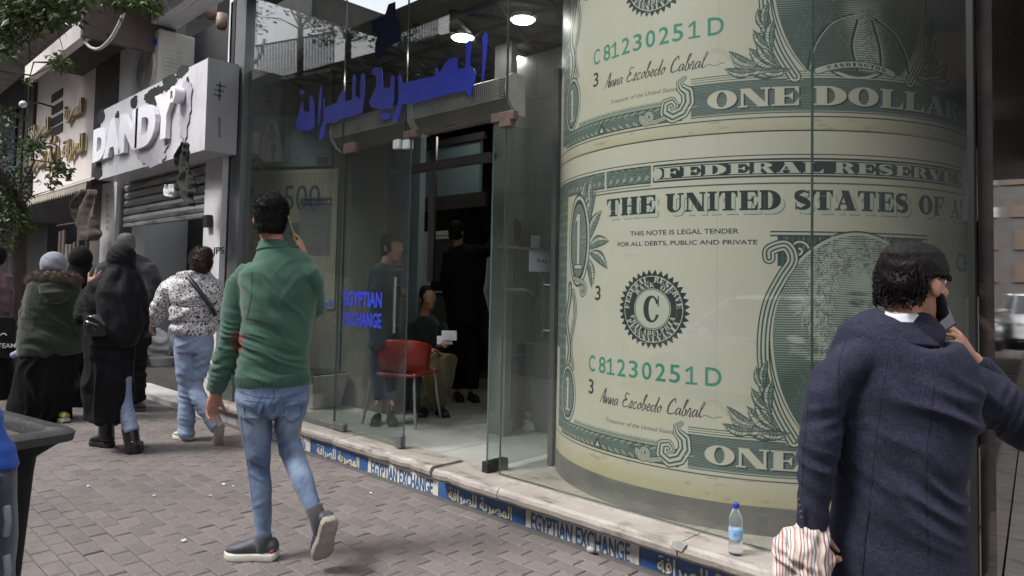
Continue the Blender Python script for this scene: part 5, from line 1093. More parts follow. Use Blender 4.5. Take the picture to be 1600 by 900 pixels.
# farther dark facades beyond
for i, (x0, x1, h, m, lab) in enumerate(((-22, -16.2, 9, M_darkwall, 'dark brown building beyond the beige shop with small balcony'), (-34, -22.1, 12, M_conc, 'grey concrete building farthest down the street'))):
    fb = thing('street_building', lab, 'building', ((x0+x1)/2, 4, 0)); MB().box(x0, x1, 3.1+.2*i, 12, 2.5 if i == 0 else 0, h).obj('wall', m, fb); MB().box(x0, x1, 3.6, 12, 0, 2.5).obj('ground_floor', M_darkin, fb) if i == 0 else None
    for k in range(3):
        for j in range(3): MB().box(x0+.6+k*1.8, x0+1.8+k*1.8, 3.06+.2*i, 3.095+.2*i, 3.2+j*2.2, 4.7+j*2.2).obj('window', M_glassd if 'M_glassd' in globals() else M_navy, fb)
    MB().box(x0+1, x1-.5, 2.3, 3.08, 2.9, 3.0).obj('balcony_slab', M_conc, fb)

# ================================================================ CORNER WALL AND SIDE LANE (right edge)
def wallx(y): return -.50-.118*(y-3.1)
cw = thing('polished_wall', 'dark polished brown stone wall running back from the glass corner, mirroring parked cars', 'wall', (-.6, 6, 0))
for i in range(6):
    ya, yb_ = 3.22+i*2.6, 3.22+(i+1)*2.6-.006; MB().slab((wallx(ya), ya), (wallx(yb_), yb_), .0, 4.3, .05, 1).obj('stone_panel', M_granite, cw)
tag(MB().slab((wallx(3.0)+.12, 3.0), (wallx(18)+.12, 18), -.012, .185, .115, 1).obj('side_ledge', M_marble, cw), 'marble ledge along the foot of the wall')
lane = MB().box(-14, 30, 3.13, 60, -.15, -.012).obj('side_lane', M_joint); tag(lane, kind='structure')
lp = MB()
for i in range(14):
    for j in range(60):
        x = -.34+i*.3+(.15 if j % 2 else 0)-.118*(j*.31); y = 3.14+j*.31
        if x > wallx(y)+.14: lp.box(x+.004, x+.296, y+.004, y+.306, -.03, -.002-.002*((i*7+j*3) % 3))
tag(lp.obj('lane_pavers', M_paver, lane), kind='stuff')
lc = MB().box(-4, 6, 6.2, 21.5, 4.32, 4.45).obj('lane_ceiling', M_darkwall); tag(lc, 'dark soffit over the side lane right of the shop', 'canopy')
for i, (x, y) in enumerate(((-.75, 13.2), (.9, 12.0))):
    t = thing('tube_light', 'lit tube lamp on the lane soffit, %s one' % ('nearer the wall' if i == 0 else 'outer'), 'lamp', (x, y, 4.2), 'tube lights over the side lane'); MB().box(x-.06, x+.06, y-.6, y+.6, 4.25, 4.315).obj('housing', M_white, t); MB().tube([(x, y-.58, 4.225), (x, y+.58, 4.225)], [.02, .02], n=10).obj('tube', M_tubel, t)
rb = thing('street_building', 'tall dark building closing the far end of the side lane', 'building', (2, 34, 0)); MB().box(-12, 20, 34, 40, 0, 14).obj('wall', M_darkwall, rb)
r = random.Random(8)
for k in range(22):
    for j in range(7): MB().box(-9+k*1.2, -8.1+k*1.2+r.uniform(-.3, .2), 33.94, 33.99, .6+j*1.3, 1.0+j*1.3+r.uniform(0, .5)).obj('window', gcols[r.choice([2, 4, 1, 1, 1, 2])], rb)

# ================================================================ CARS
M_glassd = mat('car_glass', (.015, .018, .02), .05, spec=.9); M_tyre = mat('tyre', (.02, .02, .02), .85); M_rim = mat('rim', (.4, .4, .41), .3, .8); M_headl = mat('headlight', (.7, .72, .75), .1, spec=.8); M_plate = mat('number_plate', (.6, .6, .6), .5)
def car(loc, rz, paint, label, group):
    t = thing('parked_car', label, 'car', (0, 0, 0), group)
    L_, W_ = 2.15, .86
    prof = [(-L_, .32), (-L_-.02, .6), (-L_+.12, .80), (-L_+.95, .92), (L_-.45, .96), (L_-.02, .86), (L_+.02, .55), (L_-.04, .30), (L_-.3, .24), (-L_+.3, .24)]
    b = MB(); n = len(prof)
    for sgn, y in ((0, -W_), (0, -W_+.10), (0, W_-.10), (0, W_)): pass
    ys = [-W_+.0, -W_+.06, -W_+.2, 0, W_-.2, W_-.06, W_]; sc_ = [.93, .98, 1, 1.012, 1, .98, .93]; vs = []
    for y, s_ in zip(ys, sc_): vs += [(x*(s_*.06+.94), y, .55+(z-.55)*(s_ if z > .5 else 1)) for x, z in prof]
    m = len(ys); fs = [(i*n+k, i*n+(k+1) % n, (i+1)*n+(k+1) % n, (i+1)*n+k) for i in range(m-1) for k in range(n)]+[tuple(range(n))[::-1], tuple((m-1)*n+k for k in range(n))]
    b.add(vs, fs); o = autosmooth(b.obj('body', paint, t), 50)
    gh = [(-1.2, .90), (-.55, 1.40), (.9, 1.44), (1.75, .95)]; g2 = MB(); w0, w1 = W_-.07, W_-.22
    g2.hexa([(gh[0][0], -w0, .88), (gh[3][0], -w0, .90), (gh[3][0], w0, .90), (gh[0][0], w0, .88), (gh[1][0], -w1, 1.40), (gh[2][0], -w1, 1.42), (gh[2][0], w1, 1.42), (gh[1][0], w1, 1.40)]); g2.obj('glasshouse', M_glassd, t, bevel=.03)
    MB().hexa([(-.58, -w1-.01, 1.395), (.93, -w1-.01, 1.415), (.93, w1+.01, 1.415), (-.58, w1+.01, 1.395), (-.45, -w1+.06, 1.45), (.8, -w1+.06, 1.47), (.8, w1-.06, 1.47), (-.45, w1-.06, 1.45)]).obj('roof', paint, t, bevel=.015)
    for s_ in (1, -1):
        for xx, zz in ((-1.2, -.57), (.9, 1.75)):
            z0, z1 = (.9, 1.41); MB().bar((xx, s_*(w0+.004), z0), (zz, s_*(w1+.006), z1) if xx < 0 else (.9, s_*(w1+.006), 1.43), .022, 6).obj('pillar', paint, t) if xx < 0 else MB().bar((1.73, s_*(w0+.004), .93), (.92, s_*(w1+.006), 1.43), .028, 6).obj('pillar', paint, t)
        MB().bar((.15, s_*(w0+.002), .92), (.12, s_*(w1+.006), 1.42), .02, 6).obj('pillar', M_blackm, t)
        MB().ell((-.78, s_*(W_+.09), .98), (.07, .10, .065)).obj('wing_mirror', paint, t, smooth=True)
        for x in (-1.35, 1.35):
            w = autosmooth(MB().lathe((x, s_*(W_-.10), .33), [(.20, -.02), (.31, -.02), (.33, .02), (.33, .17), (.31, .20), (.20, .20)], 24, (0, s_, 0)).obj('wheel', M_tyre, t)); rm = MB(); rm.lathe((x, s_*(W_-.10), .33), [(.205, .10), (.205, .185), (.18, .19), (.17, .15), (.03, .17)], 20, (0, s_, 0)); autosmooth(rm.obj('rim', M_rim, w))
        MB().ell((-L_+.03, s_*.62, .68), (.05, .17, .075)).obj('headlight', M_headl, t, smooth=True); MB().ell((L_-.02, s_*.66, .74), (.04, .13, .08)).obj('tail_light', M_red, t, smooth=True)
    MB().box(-L_-.035, -L_+.0, -.42, .42, .52, .66).obj('grille', M_blackm, t, bevel=.01); MB().box(-L_-.045, -L_-.01, -.24, .24, .40, .51).obj('number_plate', M_plate, t); MB().box(-L_-.05, -L_+.04, -.8, .8, .30, .385).obj('bumper', paint, t, bevel=.02)
    Mx = Matrix.Translation(loc) @ Matrix.Rotation(rz, 4, 'Z'); t.matrix_world = Mx; t.location = loc; t.rotation_euler = (0, 0, rz); return t
PW_ = mat('white_car_paint', (.62, .63, .64), .2, coat=1, var=.02); PK = mat('black_car_paint', (.02, .02, .022), .2, coat=1, var=.02); PS = mat('silver_car_paint', (.35, .36, .37), .25, .5, coat=1, var=.02); PB = mat('dark_blue_car_paint', (.02, .03, .06), .2, coat=1, var=.02)
cg = 'cars parked beyond the side lane'
car((-1.0, 22.5, -.02), pi/2-.05, PS, 'silver saloon facing the lane, nearest of the mirrored cars', cg); car((1.15, 22.9, -.02), pi/2+.03, PK, 'black car parked right of the silver saloon', cg); car((3.4, 23.1, -.02), pi/2, PW_, 'white car parked at the right end of the lane row', cg); car((-3.2, 24, -.02), pi/2, PW_, 'white car parked at the left end of the lane row', cg)
cg = 'cars parked along the kerb behind the camera'
car((-3.6, -2.7, -.12), 0, PW_, 'white car at the kerb across from the glass doors', cg); car((-8.6, -2.7, -.12), 0, PK, 'black car at the kerb across from the shutter', cg); car((2.2, -2.75, -.12), 0, PS, 'silver car at the kerb behind the camera', cg)

# ================================================================ ACROSS THE STREET (mirrored in the glass)
def mirror_pt(u, v, D): p = at_d(u, v, D); return np.array([p[0], 2*YG-p[1], p[2]])
ZR = 10.0; PA_, PB_ = mirror_pt(350, 142, (ZR-1.4)*F_PX/293), mirror_pt(700, 50, (ZR-1.4)*F_PX/391)
def block(lab, P, Q, h, m, dep=8, wins=True):
    P, Q = np.array(P[:2], float), np.array(Q[:2], float)
    if P[0] > Q[0]: P, Q = Q, P
    ob = thing('street_building', lab, 'building', (*(P+Q)/2, 0)); MB().slab(P, Q, 0, h, dep, -1).obj('wall', m, ob); d_ = (Q-P)/np.linalg.norm(Q-P); nrm = np.array([-d_[1], d_[0]]); nx = min(7, int(np.linalg.norm(Q-P)/2.4))
    for k in range(nx):
        for j in range(min(5, int(h/3))): a = P+d_*(.7+k*(np.linalg.norm(Q-P)-.6)/nx); MB().slab(a+nrm*.04, a+d_*1.3+nrm*.04, 1.0+3*j, 2.7+3*j, .035, -1).obj('window', M_navy, ob)
block('low dark block across the street under the barred railing', PA_, PB_, ZR, M_darkwall)
block('tall brown block across the street from the glass doors', PB_+[.05, 0, 0], (6, -11.6), 13.5, M_brown); block('tall dark block behind the camera', (6.1, -11.6), (20, -11.6), 13, M_darkwall); block('long dark block closing the street', (-60, -14), PA_-[3, 0, 0], 12, M_darkwall)
# barred balustrade on the low roof, seen mirrored high in the left pane
br = thing('barred_fence', 'tall barred steel screen across the street mirrored as white slits in the glass', 'railing', mirror_pt(500, 120, 14))
for (ua, va, ub, vb, h0, step) in ((402, 128, 520, 106, 56, 4.6), (612, 74, 682, 52, 42, 4.6)):
    nb = int((ub-ua)/step); 
    for k in range(nb+1):
        t = k/nb; u = ua+(ub-ua)*t; v = va+(vb-va)*t; D = 13+t*.0; a = mirror_pt(u, v, D); b = mirror_pt(u+.6, v-h0, D); MB().bar(a, b, .016, 6).obj('bar', M_blackm, br)
    a, b = mirror_pt(ua-3, va+2, 13), mirror_pt(ub+3, vb+2, 13); MB().bar(a, b, .03, 6).obj('rail', M_white, br); a, b = mirror_pt(ua-3, va-h0, 13), mirror_pt(ub+3, vb-h0, 13); MB().bar(a, b, .02, 6).obj('rail', M_blackm, br)  # lower rail painted white to stand for the bright gap of sky
for (u, v) in ((404, 130), (520, 108), (612, 76), (684, 54)):
    a = mirror_pt(u, v, 13); MB().bar((a[0], a[1], -.1), (a[0], a[1], a[2]), .05, 8).obj('post', M_blackm, br)

# ================================================================ STREET TREES
M_leaf = mat('leaf', (.040, .075, .018), .5, var=.5, scale=3, col2=(.10, .15, .035)); N, L, B = nodes(M_leaf); B.inputs['Transmission Weight'].default_value = 0
M_bark = mat('bark', (.075, .06, .05), .9, var=.3, scale=8, bump=.8, bscale=25, stretch=(3, 3, .6))
def leaves(name, centres, par, seed, size=.05, m=M_leaf):
    """centres: (point, radius, count)"""
    r = np.random.default_rng(seed); VS, FS = [], []; n = 0
    for c, rad, cnt in centres:
        for _ in range(cnt):
            d = r.normal(size=3); d /= np.linalg.norm(d); p = np.array(c)+d*rad*r.uniform(.15, 1)**.6*np.array([1, 1, .75]); ax = r.normal(size=3); ax[2] = ax[2]*.5-.5; ax /= np.linalg.norm(ax); s_ = np.cross(ax, r.normal(size=3)); s_ /= np.linalg.norm(s_)+1e-9; L_ = size*r.uniform(.7, 1.5); nn = np.cross(ax, s_)
            VS += [p, p+ax*L_*.4+s_*L_*.24+nn*L_*.05, p+ax*L_, p+ax*L_*.4-s_*L_*.24+nn*L_*.05]; FS += [(n, n+1, n+2), (n, n+2, n+3)]; n += 4
    me = bpy.data.meshes.new(name); me.from_pydata([tuple(map(float, v)) for v in VS], [], FS); return link_mesh(name, me, m, par)
def tree(base, limbs, clumps, seed, label, size=.06, tr=.13):
    t = thing('street_tree', label, 'tree', base); b = np.array(base, float); mb = MB()
    for P, r0, r1 in limbs: n = len(P); mb.tube(P, list(np.linspace(r0, r1, n)), n=9)
    mb.obj('trunk', M_bark, t, smooth=True); tw = MB(); r = random.Random(seed); ends = [np.array(P[-1]) for P, _, _ in limbs]
    for c, rad, cnt in clumps:
        c = np.array(c); e = min(ends, key=lambda q: np.linalg.norm(q-c)); mid = (e+c)/2+np.array([r.uniform(-.1, .1), r.uniform(-.1, .1), .1]); tw.tube([e, mid, c], [.014, .009, .004], n=5)
        for k in range(5): d = np.array([r.gauss(0, 1), r.gauss(0, 1), r.gauss(0, .7)]); tw.tube([c, c+d*rad*.35, c+d*rad*.6+np.array([0, 0, -.05])], [.005, .004, .002], n=4)
    tag(tw.obj('twigs', M_bark, t), kind='stuff'); tag(leaves('crown', clumps, t, seed, size), kind='stuff'); return t
tb_ = at_z(20, 590, 0); T = np.array([tb_[0], tb_[1], 0])
cl = []; r = random.Random(21)
def cpx(u, v, D, rad, cnt): cl.append((at_d(u, v, D), rad, cnt))
for (u, v, rad, n) in ((8, 330, .32, 260), (25, 345, .26, 200), (5, 280, .35, 260), (28, 300, .22, 130), (0, 380, .25, 160), (12, 235, .3, 160), (30, 270, .2, 90), (-30, 300, .5, 300), (-30, 200, .5, 250), (40, 355, .14, 60), (2, 180, .25, 90)): cpx(u, v, 9.3, rad, n)
for (u, v, rad, n) in ((62, 222, .12, 60), (52, 232, .13, 60), (92, 262, .13, 60), (100, 270, .12, 50), (78, 283, .12, 40), (92, 95, .14, 60), (100, 100, .11, 50), (45, 125, .06, 14)): cpx(u, v, 7.6, rad, n)
for (u, v, rad, n) in ((12, 22, .20, 150), (40, 12, .2, 150), (70, 10, .18, 130), (95, 18, .15, 110), (62, 36, .12, 60), (118, 4, .1, 50), (30, 40, .12, 50), (5, 55, .13, 60), (8, 78, .1, 40), (200, 2, .09, 50), (225, 6, .11, 70), (243, 12, .06, 24), (185, -4, .1, 50), (150, -20, .3, 150), (60, -40, .5, 400), (-40, 20, .5, 300)): cpx(u, v, 5.2, rad, n)
c0 = T+np.array([0, 0, 2.3]); c1 = at_d(20, 60, 7.6); c2 = at_d(60, 8, 5.6)
tree(T, [([T+[0, 0, -.05], T+[.03, -.02, 1.0], c0], .13, .09), ([c0, at_d(-40, 220, 8.6), at_d(-60, 60, 7.2)], .09, .05), ([at_d(-60, 60, 7.2), at_d(0, -30, 5.8), at_d(100, -40, 5.3), at_d(210, -12, 5.3)], .05, .010), ([at_d(-60, 60, 7.2), at_d(-10, 40, 5.6), at_d(40, 22, 5.2), at_d(80, 16, 5.2)], .03, .006), ([c0, at_d(-20, 260, 9.2)], .07, .03), ([c0, at_d(30, 300, 8.8), at_d(55, 250, 7.9), at_d(85, 255, 7.6)], .022, .005), ([at_d(-60, 60, 7.2), at_d(0, 110, 7.2), at_d(50, 118, 7.4), at_d(92, 98, 7.6)], .016, .004)], cl, 3, 'leafy street tree leaning over the pavement at the left edge', .06)
# trees across the street, mirrored in the glass as dark leaf flecks
for i, (u, v) in enumerate(((470, 10), (545, 30), (610, 10))):
    p = mirror_pt(u, v, 12); q = [(p+np.array([r.uniform(-.9, .9), r.uniform(-.9, .9), r.uniform(-.35, 1.0)]), r.uniform(.25, .45), 150) for _ in range(14)]
    B0 = np.array([p[0], p[1], -.1]); tree(B0, [([B0, B0+[.1, 0, 2.5], p+[0, 0, -.4]], .14, .05)], q, 30+i, ['slender tree opposite the left pane', 'leafy tree opposite the door leaves', 'tree opposite the air curtains'][i]+' across the street', .07)
# ================================================================ PEOPLE
M_skin = mat('skin', (.40, .20, .135), .5, var=.12, scale=14, bump=.12, bscale=120); M_skin2 = mat('skin_tan', (.33, .16, .10), .5, var=.12, scale=14, bump=.12, bscale=120)
for m in (M_skin, M_skin2): nodes(m)[2].inputs['Subsurface Weight'].default_value = .12; nodes(m)[2].inputs['Subsurface Radius'].default_value = (.01, .004, .002)
M_hair = mat('black_hair', (.006, .005, .005), .55, var=.5, scale=60, bump=.5, bscale=180, spec=.15, stretch=(1, 1, .3)); M_hairb = mat('brown_hair', (.035, .016, .011), .4, var=.5, scale=50, bump=.6, bscale=150); M_hairg = mat('grey_hair', (.16, .145, .135), .7, var=.4, scale=80, bump=.5, bscale=160)
M_eye = mat('eye_white', (.7, .68, .65), .2); M_lip = mat('lip', (.30, .11, .09), .45)
def cloth(name, col, var=.12, rough=.88, weave=260, wb=.25, scale=5, col2=None, sheen=.25, lump=9):
    m = mat(name, col, rough, var=var, scale=scale, bump=wb, bscale=weave, col2=col2, spec=.25, sheen=sheen); return m
def add_spot(m, c, r, col, soft=.12, wob=.0):
    N, L, b = nodes(m); old = b.inputs['Base Color'].links[0].from_socket; tc = N.new('ShaderNodeTexCoord'); s = N.new('ShaderNodeVectorMath'); s.operation = 'SUBTRACT'; s.inputs[1].default_value = tuple(map(float, c)); L.new(tc.outputs['Object'], s.inputs[0])
    d = N.new('ShaderNodeVectorMath'); d.operation = 'DIVIDE'; d.inputs[1].default_value = r; L.new(s.outputs[0], d.inputs[0]); ln = N.new('ShaderNodeVectorMath'); ln.operation = 'LENGTH'; L.new(d.outputs[0], ln.inputs[0])
    mr = N.new('ShaderNodeMapRange'); mr.inputs[1].default_value = 1+soft; mr.inputs[2].default_value = 1-soft; L.new(ln.outputs['Value'], mr.inputs[0]); mx = N.new('ShaderNodeMix'); mx.data_type = 'RGBA'; L.new(mr.outputs[0], mx.inputs[0]); L.new(old, mx.inputs[6]); mx.inputs[7].default_value = (*col, 1); L.new(mx.outputs[2], b.inputs['Base Color'])
from mathutils.bvhtree import BVHTree
def seam(par, surf, lines, r, m, name='seam'):  # seam lines drawn dark, so crease shade is put into their colour
    """stitched seams laid on a garment's surface where the camera ray meets it"""
    me = surf.data; bv = BVHTree.FromPolygons([v.co for v in me.vertices], [tuple(p.vertices) for p in me.polygons]); mb = MB()
    for ln in lines:
        P = np.array(ln, float); Q = []
        for i in range(len(P)-1):
            n = max(2, int(np.linalg.norm(P[i+1]-P[i])/6))
            for t in np.linspace(0, 1, n, endpoint=i == len(P)-2):
                u, v = P[i]+(P[i+1]-P[i])*t; d = Vector(ray(u, v)).normalized(); h = bv.ray_cast(Vector(CAMP), d)
                if h[0] is not None: Q.append(np.array(h[0])-np.array(d)*r*.2)
        if len(Q) > 1: mb.tube(Q, [r]*len(Q), n=5)
    if mb.v: return tag(mb.obj(name, m, surf), kind='stuff')
class Fig:
    def __init__(s, D, u, slim=1.0):
        s.slim = slim; s.D = D; v = ray(u, 430)[:2]; v = v/np.linalg.norm(v); s.vd = np.array([v[0], v[1], 0]); s.rt = np.array([v[1], -v[0], 0]); s.up = np.array([0, 0, 1.])
    def P(s, u, v, dd=0): return at_d(u, v, s.D)+s.vd*dd
    def w(s, px): return px*s.D/F_PX
    def rings(s, mb, R, n=22, flat=False, A=None):
        mb.tube([s.P(r[0], r[1], r[2]) for r in R], [(s.w(r[3])*s.slim, r[4]*(.5+.5*s.slim)) for r in R], A=s.rt if A is None else A, n=n, flat=flat); return mb
def unit(v): v = np.array(v, float); return v/np.linalg.norm(v)
def head(mb, c, f, k=1.0, up=(0, 0, 1)):
    f = unit(f); up = unit(np.array(up)-f*(np.array(up) @ f)); r = np.cross(f, up); c = np.array(c)
    prof = [(-.118, .060, .022, .022), (-.108, .05, .040, .042), (-.085, .032, .052, .064), (-.05, .015, .061, .083), (-.015, .006, .067, .092), (.02, .0, .071, .096), (.055, -.006, .072, .094), (.082, -.010, .060, .078), (.100, -.014, .042, .056), (.111, -.016, .020, .028)]
    pts = [c+(up*z+f*y)*k for z, y, a, b in prof]; n = 22; vs = []
    for p, (z, y, a, b) in zip(pts, prof): vs += [p+(r*a*cos(t)+f*b*sin(t)*(1 if sin(t) > 0 else 1.0))*k for t in np.linspace(0, 2*pi, n, endpoint=False)]
    m = len(prof); mb.add(vs, [(i*n+q, i*n+(q+1) % n, (i+1)*n+(q+1) % n, (i+1)*n+q) for i in range(m-1) for q in range(n)]+[tuple(range(n))[::-1], tuple((m-1)*n+q for q in range(n))])
    X = lambda x, y, z: c+(r*x+f*y+up*z)*k
    mb.tube([X(0, .092, .03), X(0, .103, .005), X(0, .118, -.018), X(0, .100, -.028)], [.008*k, .010*k, .013*k, .012*k], n=10)
    for s_ in (1, -1):
        mb.ell(X(s_*.014, .098, -.024), (.009*k, .011*k, .008*k)); mb.ell(X(s_*.030, .080, .030), (.026*k, .014*k, .008*k), A=r, B=f); mb.ell(X(s_*.042, .060, -.02), (.022*k, .018*k, .018*k))
        mb.ell(X(s_*.078, -.012, -.002), (.008*k, .019*k, .032*k), A=r, B=unit(f-.25*r*-s_)); mb.ell(X(s_*.074, -.004, -.018), (.010*k, .012*k, .016*k), A=r, B=f)
    mb.ell(X(0, .086, -.060), (.026*k, .014*k, .007*k), A=r, B=f); mb.ell(X(0, .085, -.072), (.022*k, .014*k, .008*k), A=r, B=f); mb.ell(X(0, .075, -.1), (.022*k, .02*k, .016*k))
    return X
def face_bits(par, c, f, k=1.0, up=(0, 0, 1), brow=True):
    f = unit(f); up = unit(np.array(up)-f*(np.array(up) @ f)); r = np.cross(f, up); X = lambda x, y, z: np.array(c)+(r*x+f*y+up*z)*k
    e = MB(); i_ = MB(); b = MB()
    for s_ in (1, -1): e.ell(X(s_*.030, .083, .012), (.012*k, .010*k, .009*k), A=r, B=f, n=10); i_.ell(X(s_*.030, .0905, .012), (.006*k, .004*k, .006*k), A=r, B=f, n=8); b.tube([X(s_*.014, .098, .032), X(s_*.030, .096, .038), X(s_*.046, .086, .034)], [.004*k]*3, n=6)
    o = e.obj('eyes', M_eye, par, smooth=True); i_.obj('irises', M_hair, o, smooth=True)
    if brow: b.obj('eyebrows', M_hair, par, smooth=True)
    l = MB(); l.ell(X(0, .092, -.0605), (.020*k, .008*k, .004*k), A=r, B=f); l.ell(X(0, .091, -.069), (.018*k, .008*k, .005*k), A=r, B=f); l.obj('lips', M_lip, par, smooth=True)
def hand(mb, wr, d, n, s, k=1.0, curl=(.35, .5, .35), th=(.5, .6), spread=.10, index=None):
    """wr wrist, d towards the fingers, n out of the palm (fingers curl that way), s towards the thumb"""
    d = unit(d); n = unit(n-d*(np.array(n) @ d)); s = unit(s-d*(np.array(s) @ d)-n*(np.array(s) @ n)); wr = np.array(wr)
    mb.tube([wr-d*.03*k, wr, wr+d*.03*k, wr+d*.065*k, wr+d*.092*k], [(.026*k, .020*k), (.027*k, .019*k), (.036*k, .018*k), (.040*k, .016*k), (.038*k, .012*k)], A=s, n=16)
    for j, (o, L_, r_) in enumerate(((-.030, .058, .0072), (-.0105, .074, .0082), (.0095, .079, .0085), (.029, .071, .0083))):
        p = wr+d*(.086-.004*abs(j-1.8))*k+s*o*k; dirn = unit(d+s*spread*(j-1.5)/1.5); pts = [p-dirn*.02*k, p]; a = 0; cc = curl if not (index is not None and j == 3) else index
        for q, c_ in enumerate(cc): a += c_*(1+.12*(1-j)); v = dirn*cos(a)+n*sin(a); p = p+v*L_*(.45, .31, .24)[q]*k; pts.append(p)
        mb.tube(pts, [r_*k*1.05, r_*k*1.1, r_*k, r_*k*.94, r_*k*.78], n=10)
    b = wr+d*.022*k+s*.024*k+n*.004*k; v = unit(d*cos(th[0]*1.4)+s*sin(th[0]*1.4)+n*.25); p1 = b+v*.038*k; v2 = unit(v*cos(th[1])+d*.5*sin(th[1])+n*sin(th[1])*.5); p2 = p1+v2*.032*k; v3 = unit(v2+n*.25); p3 = p2+v3*.025*k
    mb.tube([b-v*.012*k, b+v*.01*k, p1, p2, p3], [.013*k, .0145*k, .0105*k, .0095*k, .007*k], n=10)
def body_mesh(name, F, J, f, par, m, k=1.0, vox=.0055, hands=(), feet=True, female=False):
    """J joints as (u, v, dd); one continuous skin from crown to sole"""
    P = {a: F.P(*b) for a, b in J.items()}; mb = MB(); A = F.rt
    for s_ in 'LR': P['sh'+s_] = P['sh'+s_]*.84+P['neck']*.16-np.array([0, 0, .035])
    head(mb, P['skull'], f, k); nb = P['neck']; mb.tube([P['skull']-np.array([0, 0, .05*k])-unit(f)*.015, (P['skull']+nb)/2-unit(f)*.005, nb, nb-[0, 0, .04]], [.050*k, .055*k, .060*k, .072*k], n=16)
    ch, pe = P['chest'], P['pelvis']; mb.tube([nb-[0, 0, .02], nb*.6+ch*.4, ch, (ch+pe)/2, pe+[0, 0, .06], pe-[0, 0, .04]], [(.085*k, .055), (.125*k, .075), (.130*k, .085), (.105*k, .07), (.125*k, .08), (.12*k, .08)], A=A, n=20)
    for s_ in 'LR':
        mb.tube([P['sh'+s_]*.75+nb*.25, P['sh'+s_], (P['sh'+s_]+P['el'+s_])/2, P['el'+s_], (P['el'+s_]*.6+P['wr'+s_]*.4), P['wr'+s_]], [.028*k, .031*k, .029*k, .028*k, .028*k, .024*k], n=12)
        mb.tube([P['hip'+s_]+[0, 0, .05], P['hip'+s_]*.7+P['kn'+s_]*.3, P['kn'+s_], P['kn'+s_]*.6+P['an'+s_]*.4, P['an'+s_]], [.07*k, .062*k, .044*k, .043*k, .030*k], n=14)
        if feet: an, to = P['an'+s_], P['to'+s_]; mb.tube([an+(an-to)*.05, an*.6+to*.4, to], [.024*k, .022*k, .016*k], n=12)
    for h in hands: hand(mb, *h[0], **h[1])
    return fuse(name, mb, vox, m, par, 3)
def hair_cap(mb, c, f, k=1.0, out=.010, low=-.06):
    f = unit(f); r = np.cross(f, [0, 0, 1]); prof = [(-.075, -.038, .044, .048), (-.05, -.022, .060, .070), (-.015, -.004, .068, .088), (.02, .0, .072, .096), (.055, -.004, .074, .097), (.085, -.008, .064, .085), (.104, -.012, .046, .062), (.116, -.014, .024, .034)]
    prof = [q for q in prof if q[0] >= low-.02]; n = 24; vs = []
    for z_, y, a, b in prof: vs += [np.array(c)+(r*a*cos(t)+f*(y+b*sin(t)))*k+(r*cos(t)+f*sin(t))*out+np.array([0, 0, z_*k+(out*1.1 if z_ > .06 else out*.3)]) for t in np.linspace(0, 2*pi, n, endpoint=False)]
    m = len(prof); mb.add(vs, [(i*n+q, i*n+(q+1) % n, (i+1)*n+(q+1) % n, (i+1)*n+q) for i in range(m-1) for q in range(n)]+[tuple(range(n))[::-1], tuple((m-1)*n+q for q in range(n))])
def strands(name, me_obj, m, par, n, L_, keep=None, seed=1, droop=.5):
    me = me_obj.data; co = get_co(me); no = get_no(me); r = np.random.default_rng(seed); idx = r.integers(0, len(co), n); VS, FS = [], []; k = 0
    for i in idx:
        p, q = co[i], no[i]
        if keep is not None and not keep(p): continue
        d = unit(q+r.normal(size=3)*.35+np.array([0, 0, -droop])); s_ = unit(np.cross(d, q)+1e-3)*.0014; l = L_*r.uniform(.5, 1.2); VS += [p-s_-q*.003, p+s_-q*.003, p+d*l*.6+q*.002+s_*.5, p+d*l+np.array([0, 0, -droop*l*.3])]; FS += [(k, k+1, k+2), (k, k+2, k+3)]; k += 4
    a = bpy.data.meshes.new(name); a.from_pydata([tuple(map(float, v)) for v in VS], [], FS); return link_mesh(name, a, m, par)
def shoe(par, heel, toe, wid, ht, m_up, m_sole, sole=.025, name='shoe', vox=.006, tilt=None, opn=None):
    """heel and toe on the sole line; tilt = direction out of the sole (up)"""
    h, t = np.array(heel, float), np.array(toe, float); d = unit(t-h); L_ = np.linalg.norm(t-h); u = np.array([0, 0, 1.]) if tilt is None else unit(tilt); u = unit(u-d*(u @ d)); s_ = np.cross(d, u)
    out = [(.0, .55), (.06, .78), (.25, .80), (.45, .78), (.65, .98), (.80, 1.0), (.93, .78), (1.0, .45)]
    up = MB(); n = 16; vs = []; hs = [.75, .92, 1.0, .95, .72, .60, .45, .22]
    for (q, w_), hh in zip(out, hs):
        c = h+d*L_*(.01+q*.98)
        for k in range(n): a = 2*pi*k/n; vs.append(c+s_*wid*w_*.93*cos(a)+u*(sole+ht*hh*(.5+.5*sin(a))*.98))
    m_ = len(out); up.add(vs, [(i*n+k, i*n+(k+1) % n, (i+1)*n+(k+1) % n, (i+1)*n+k) for i in range(m_-1) for k in range(n)]+[tuple(range(n))[::-1], tuple((m_-1)*n+k for k in range(n))])
    sh_ = fuse(name, up, vox, m_up, par, 3, lump=.001, lump_s=40)
    so = MB(); lo = []; hi = []
    for q, w_ in out: lo.append(h+d*L_*q+s_*wid*w_); 
    for q, w_ in out[::-1]: lo.append(h+d*L_*q-s_*wid*w_)
    curve = [u*(.012 if i in (0, 15) else (.010 if i in (7, 8) else 0)) for i in range(16)]
    lo = [p+c for p, c in zip(lo, curve)]; so.add(lo+[p+u*sole*1.15 for p in lo], [tuple(range(16))[::-1], tuple(range(16, 32))]+[(i, (i+1) % 16, (i+1) % 16+16, i+16) for i in range(16)]); o = so.obj('sole', m_sole, sh_, bevel=.006); autosmooth(o, 40); return sh_
def person(label, F, u, v, group=None): b = F.P(u, v); return thing('person', label, 'person', (b[0], b[1], 0 if F.D < 9 else 0), group)

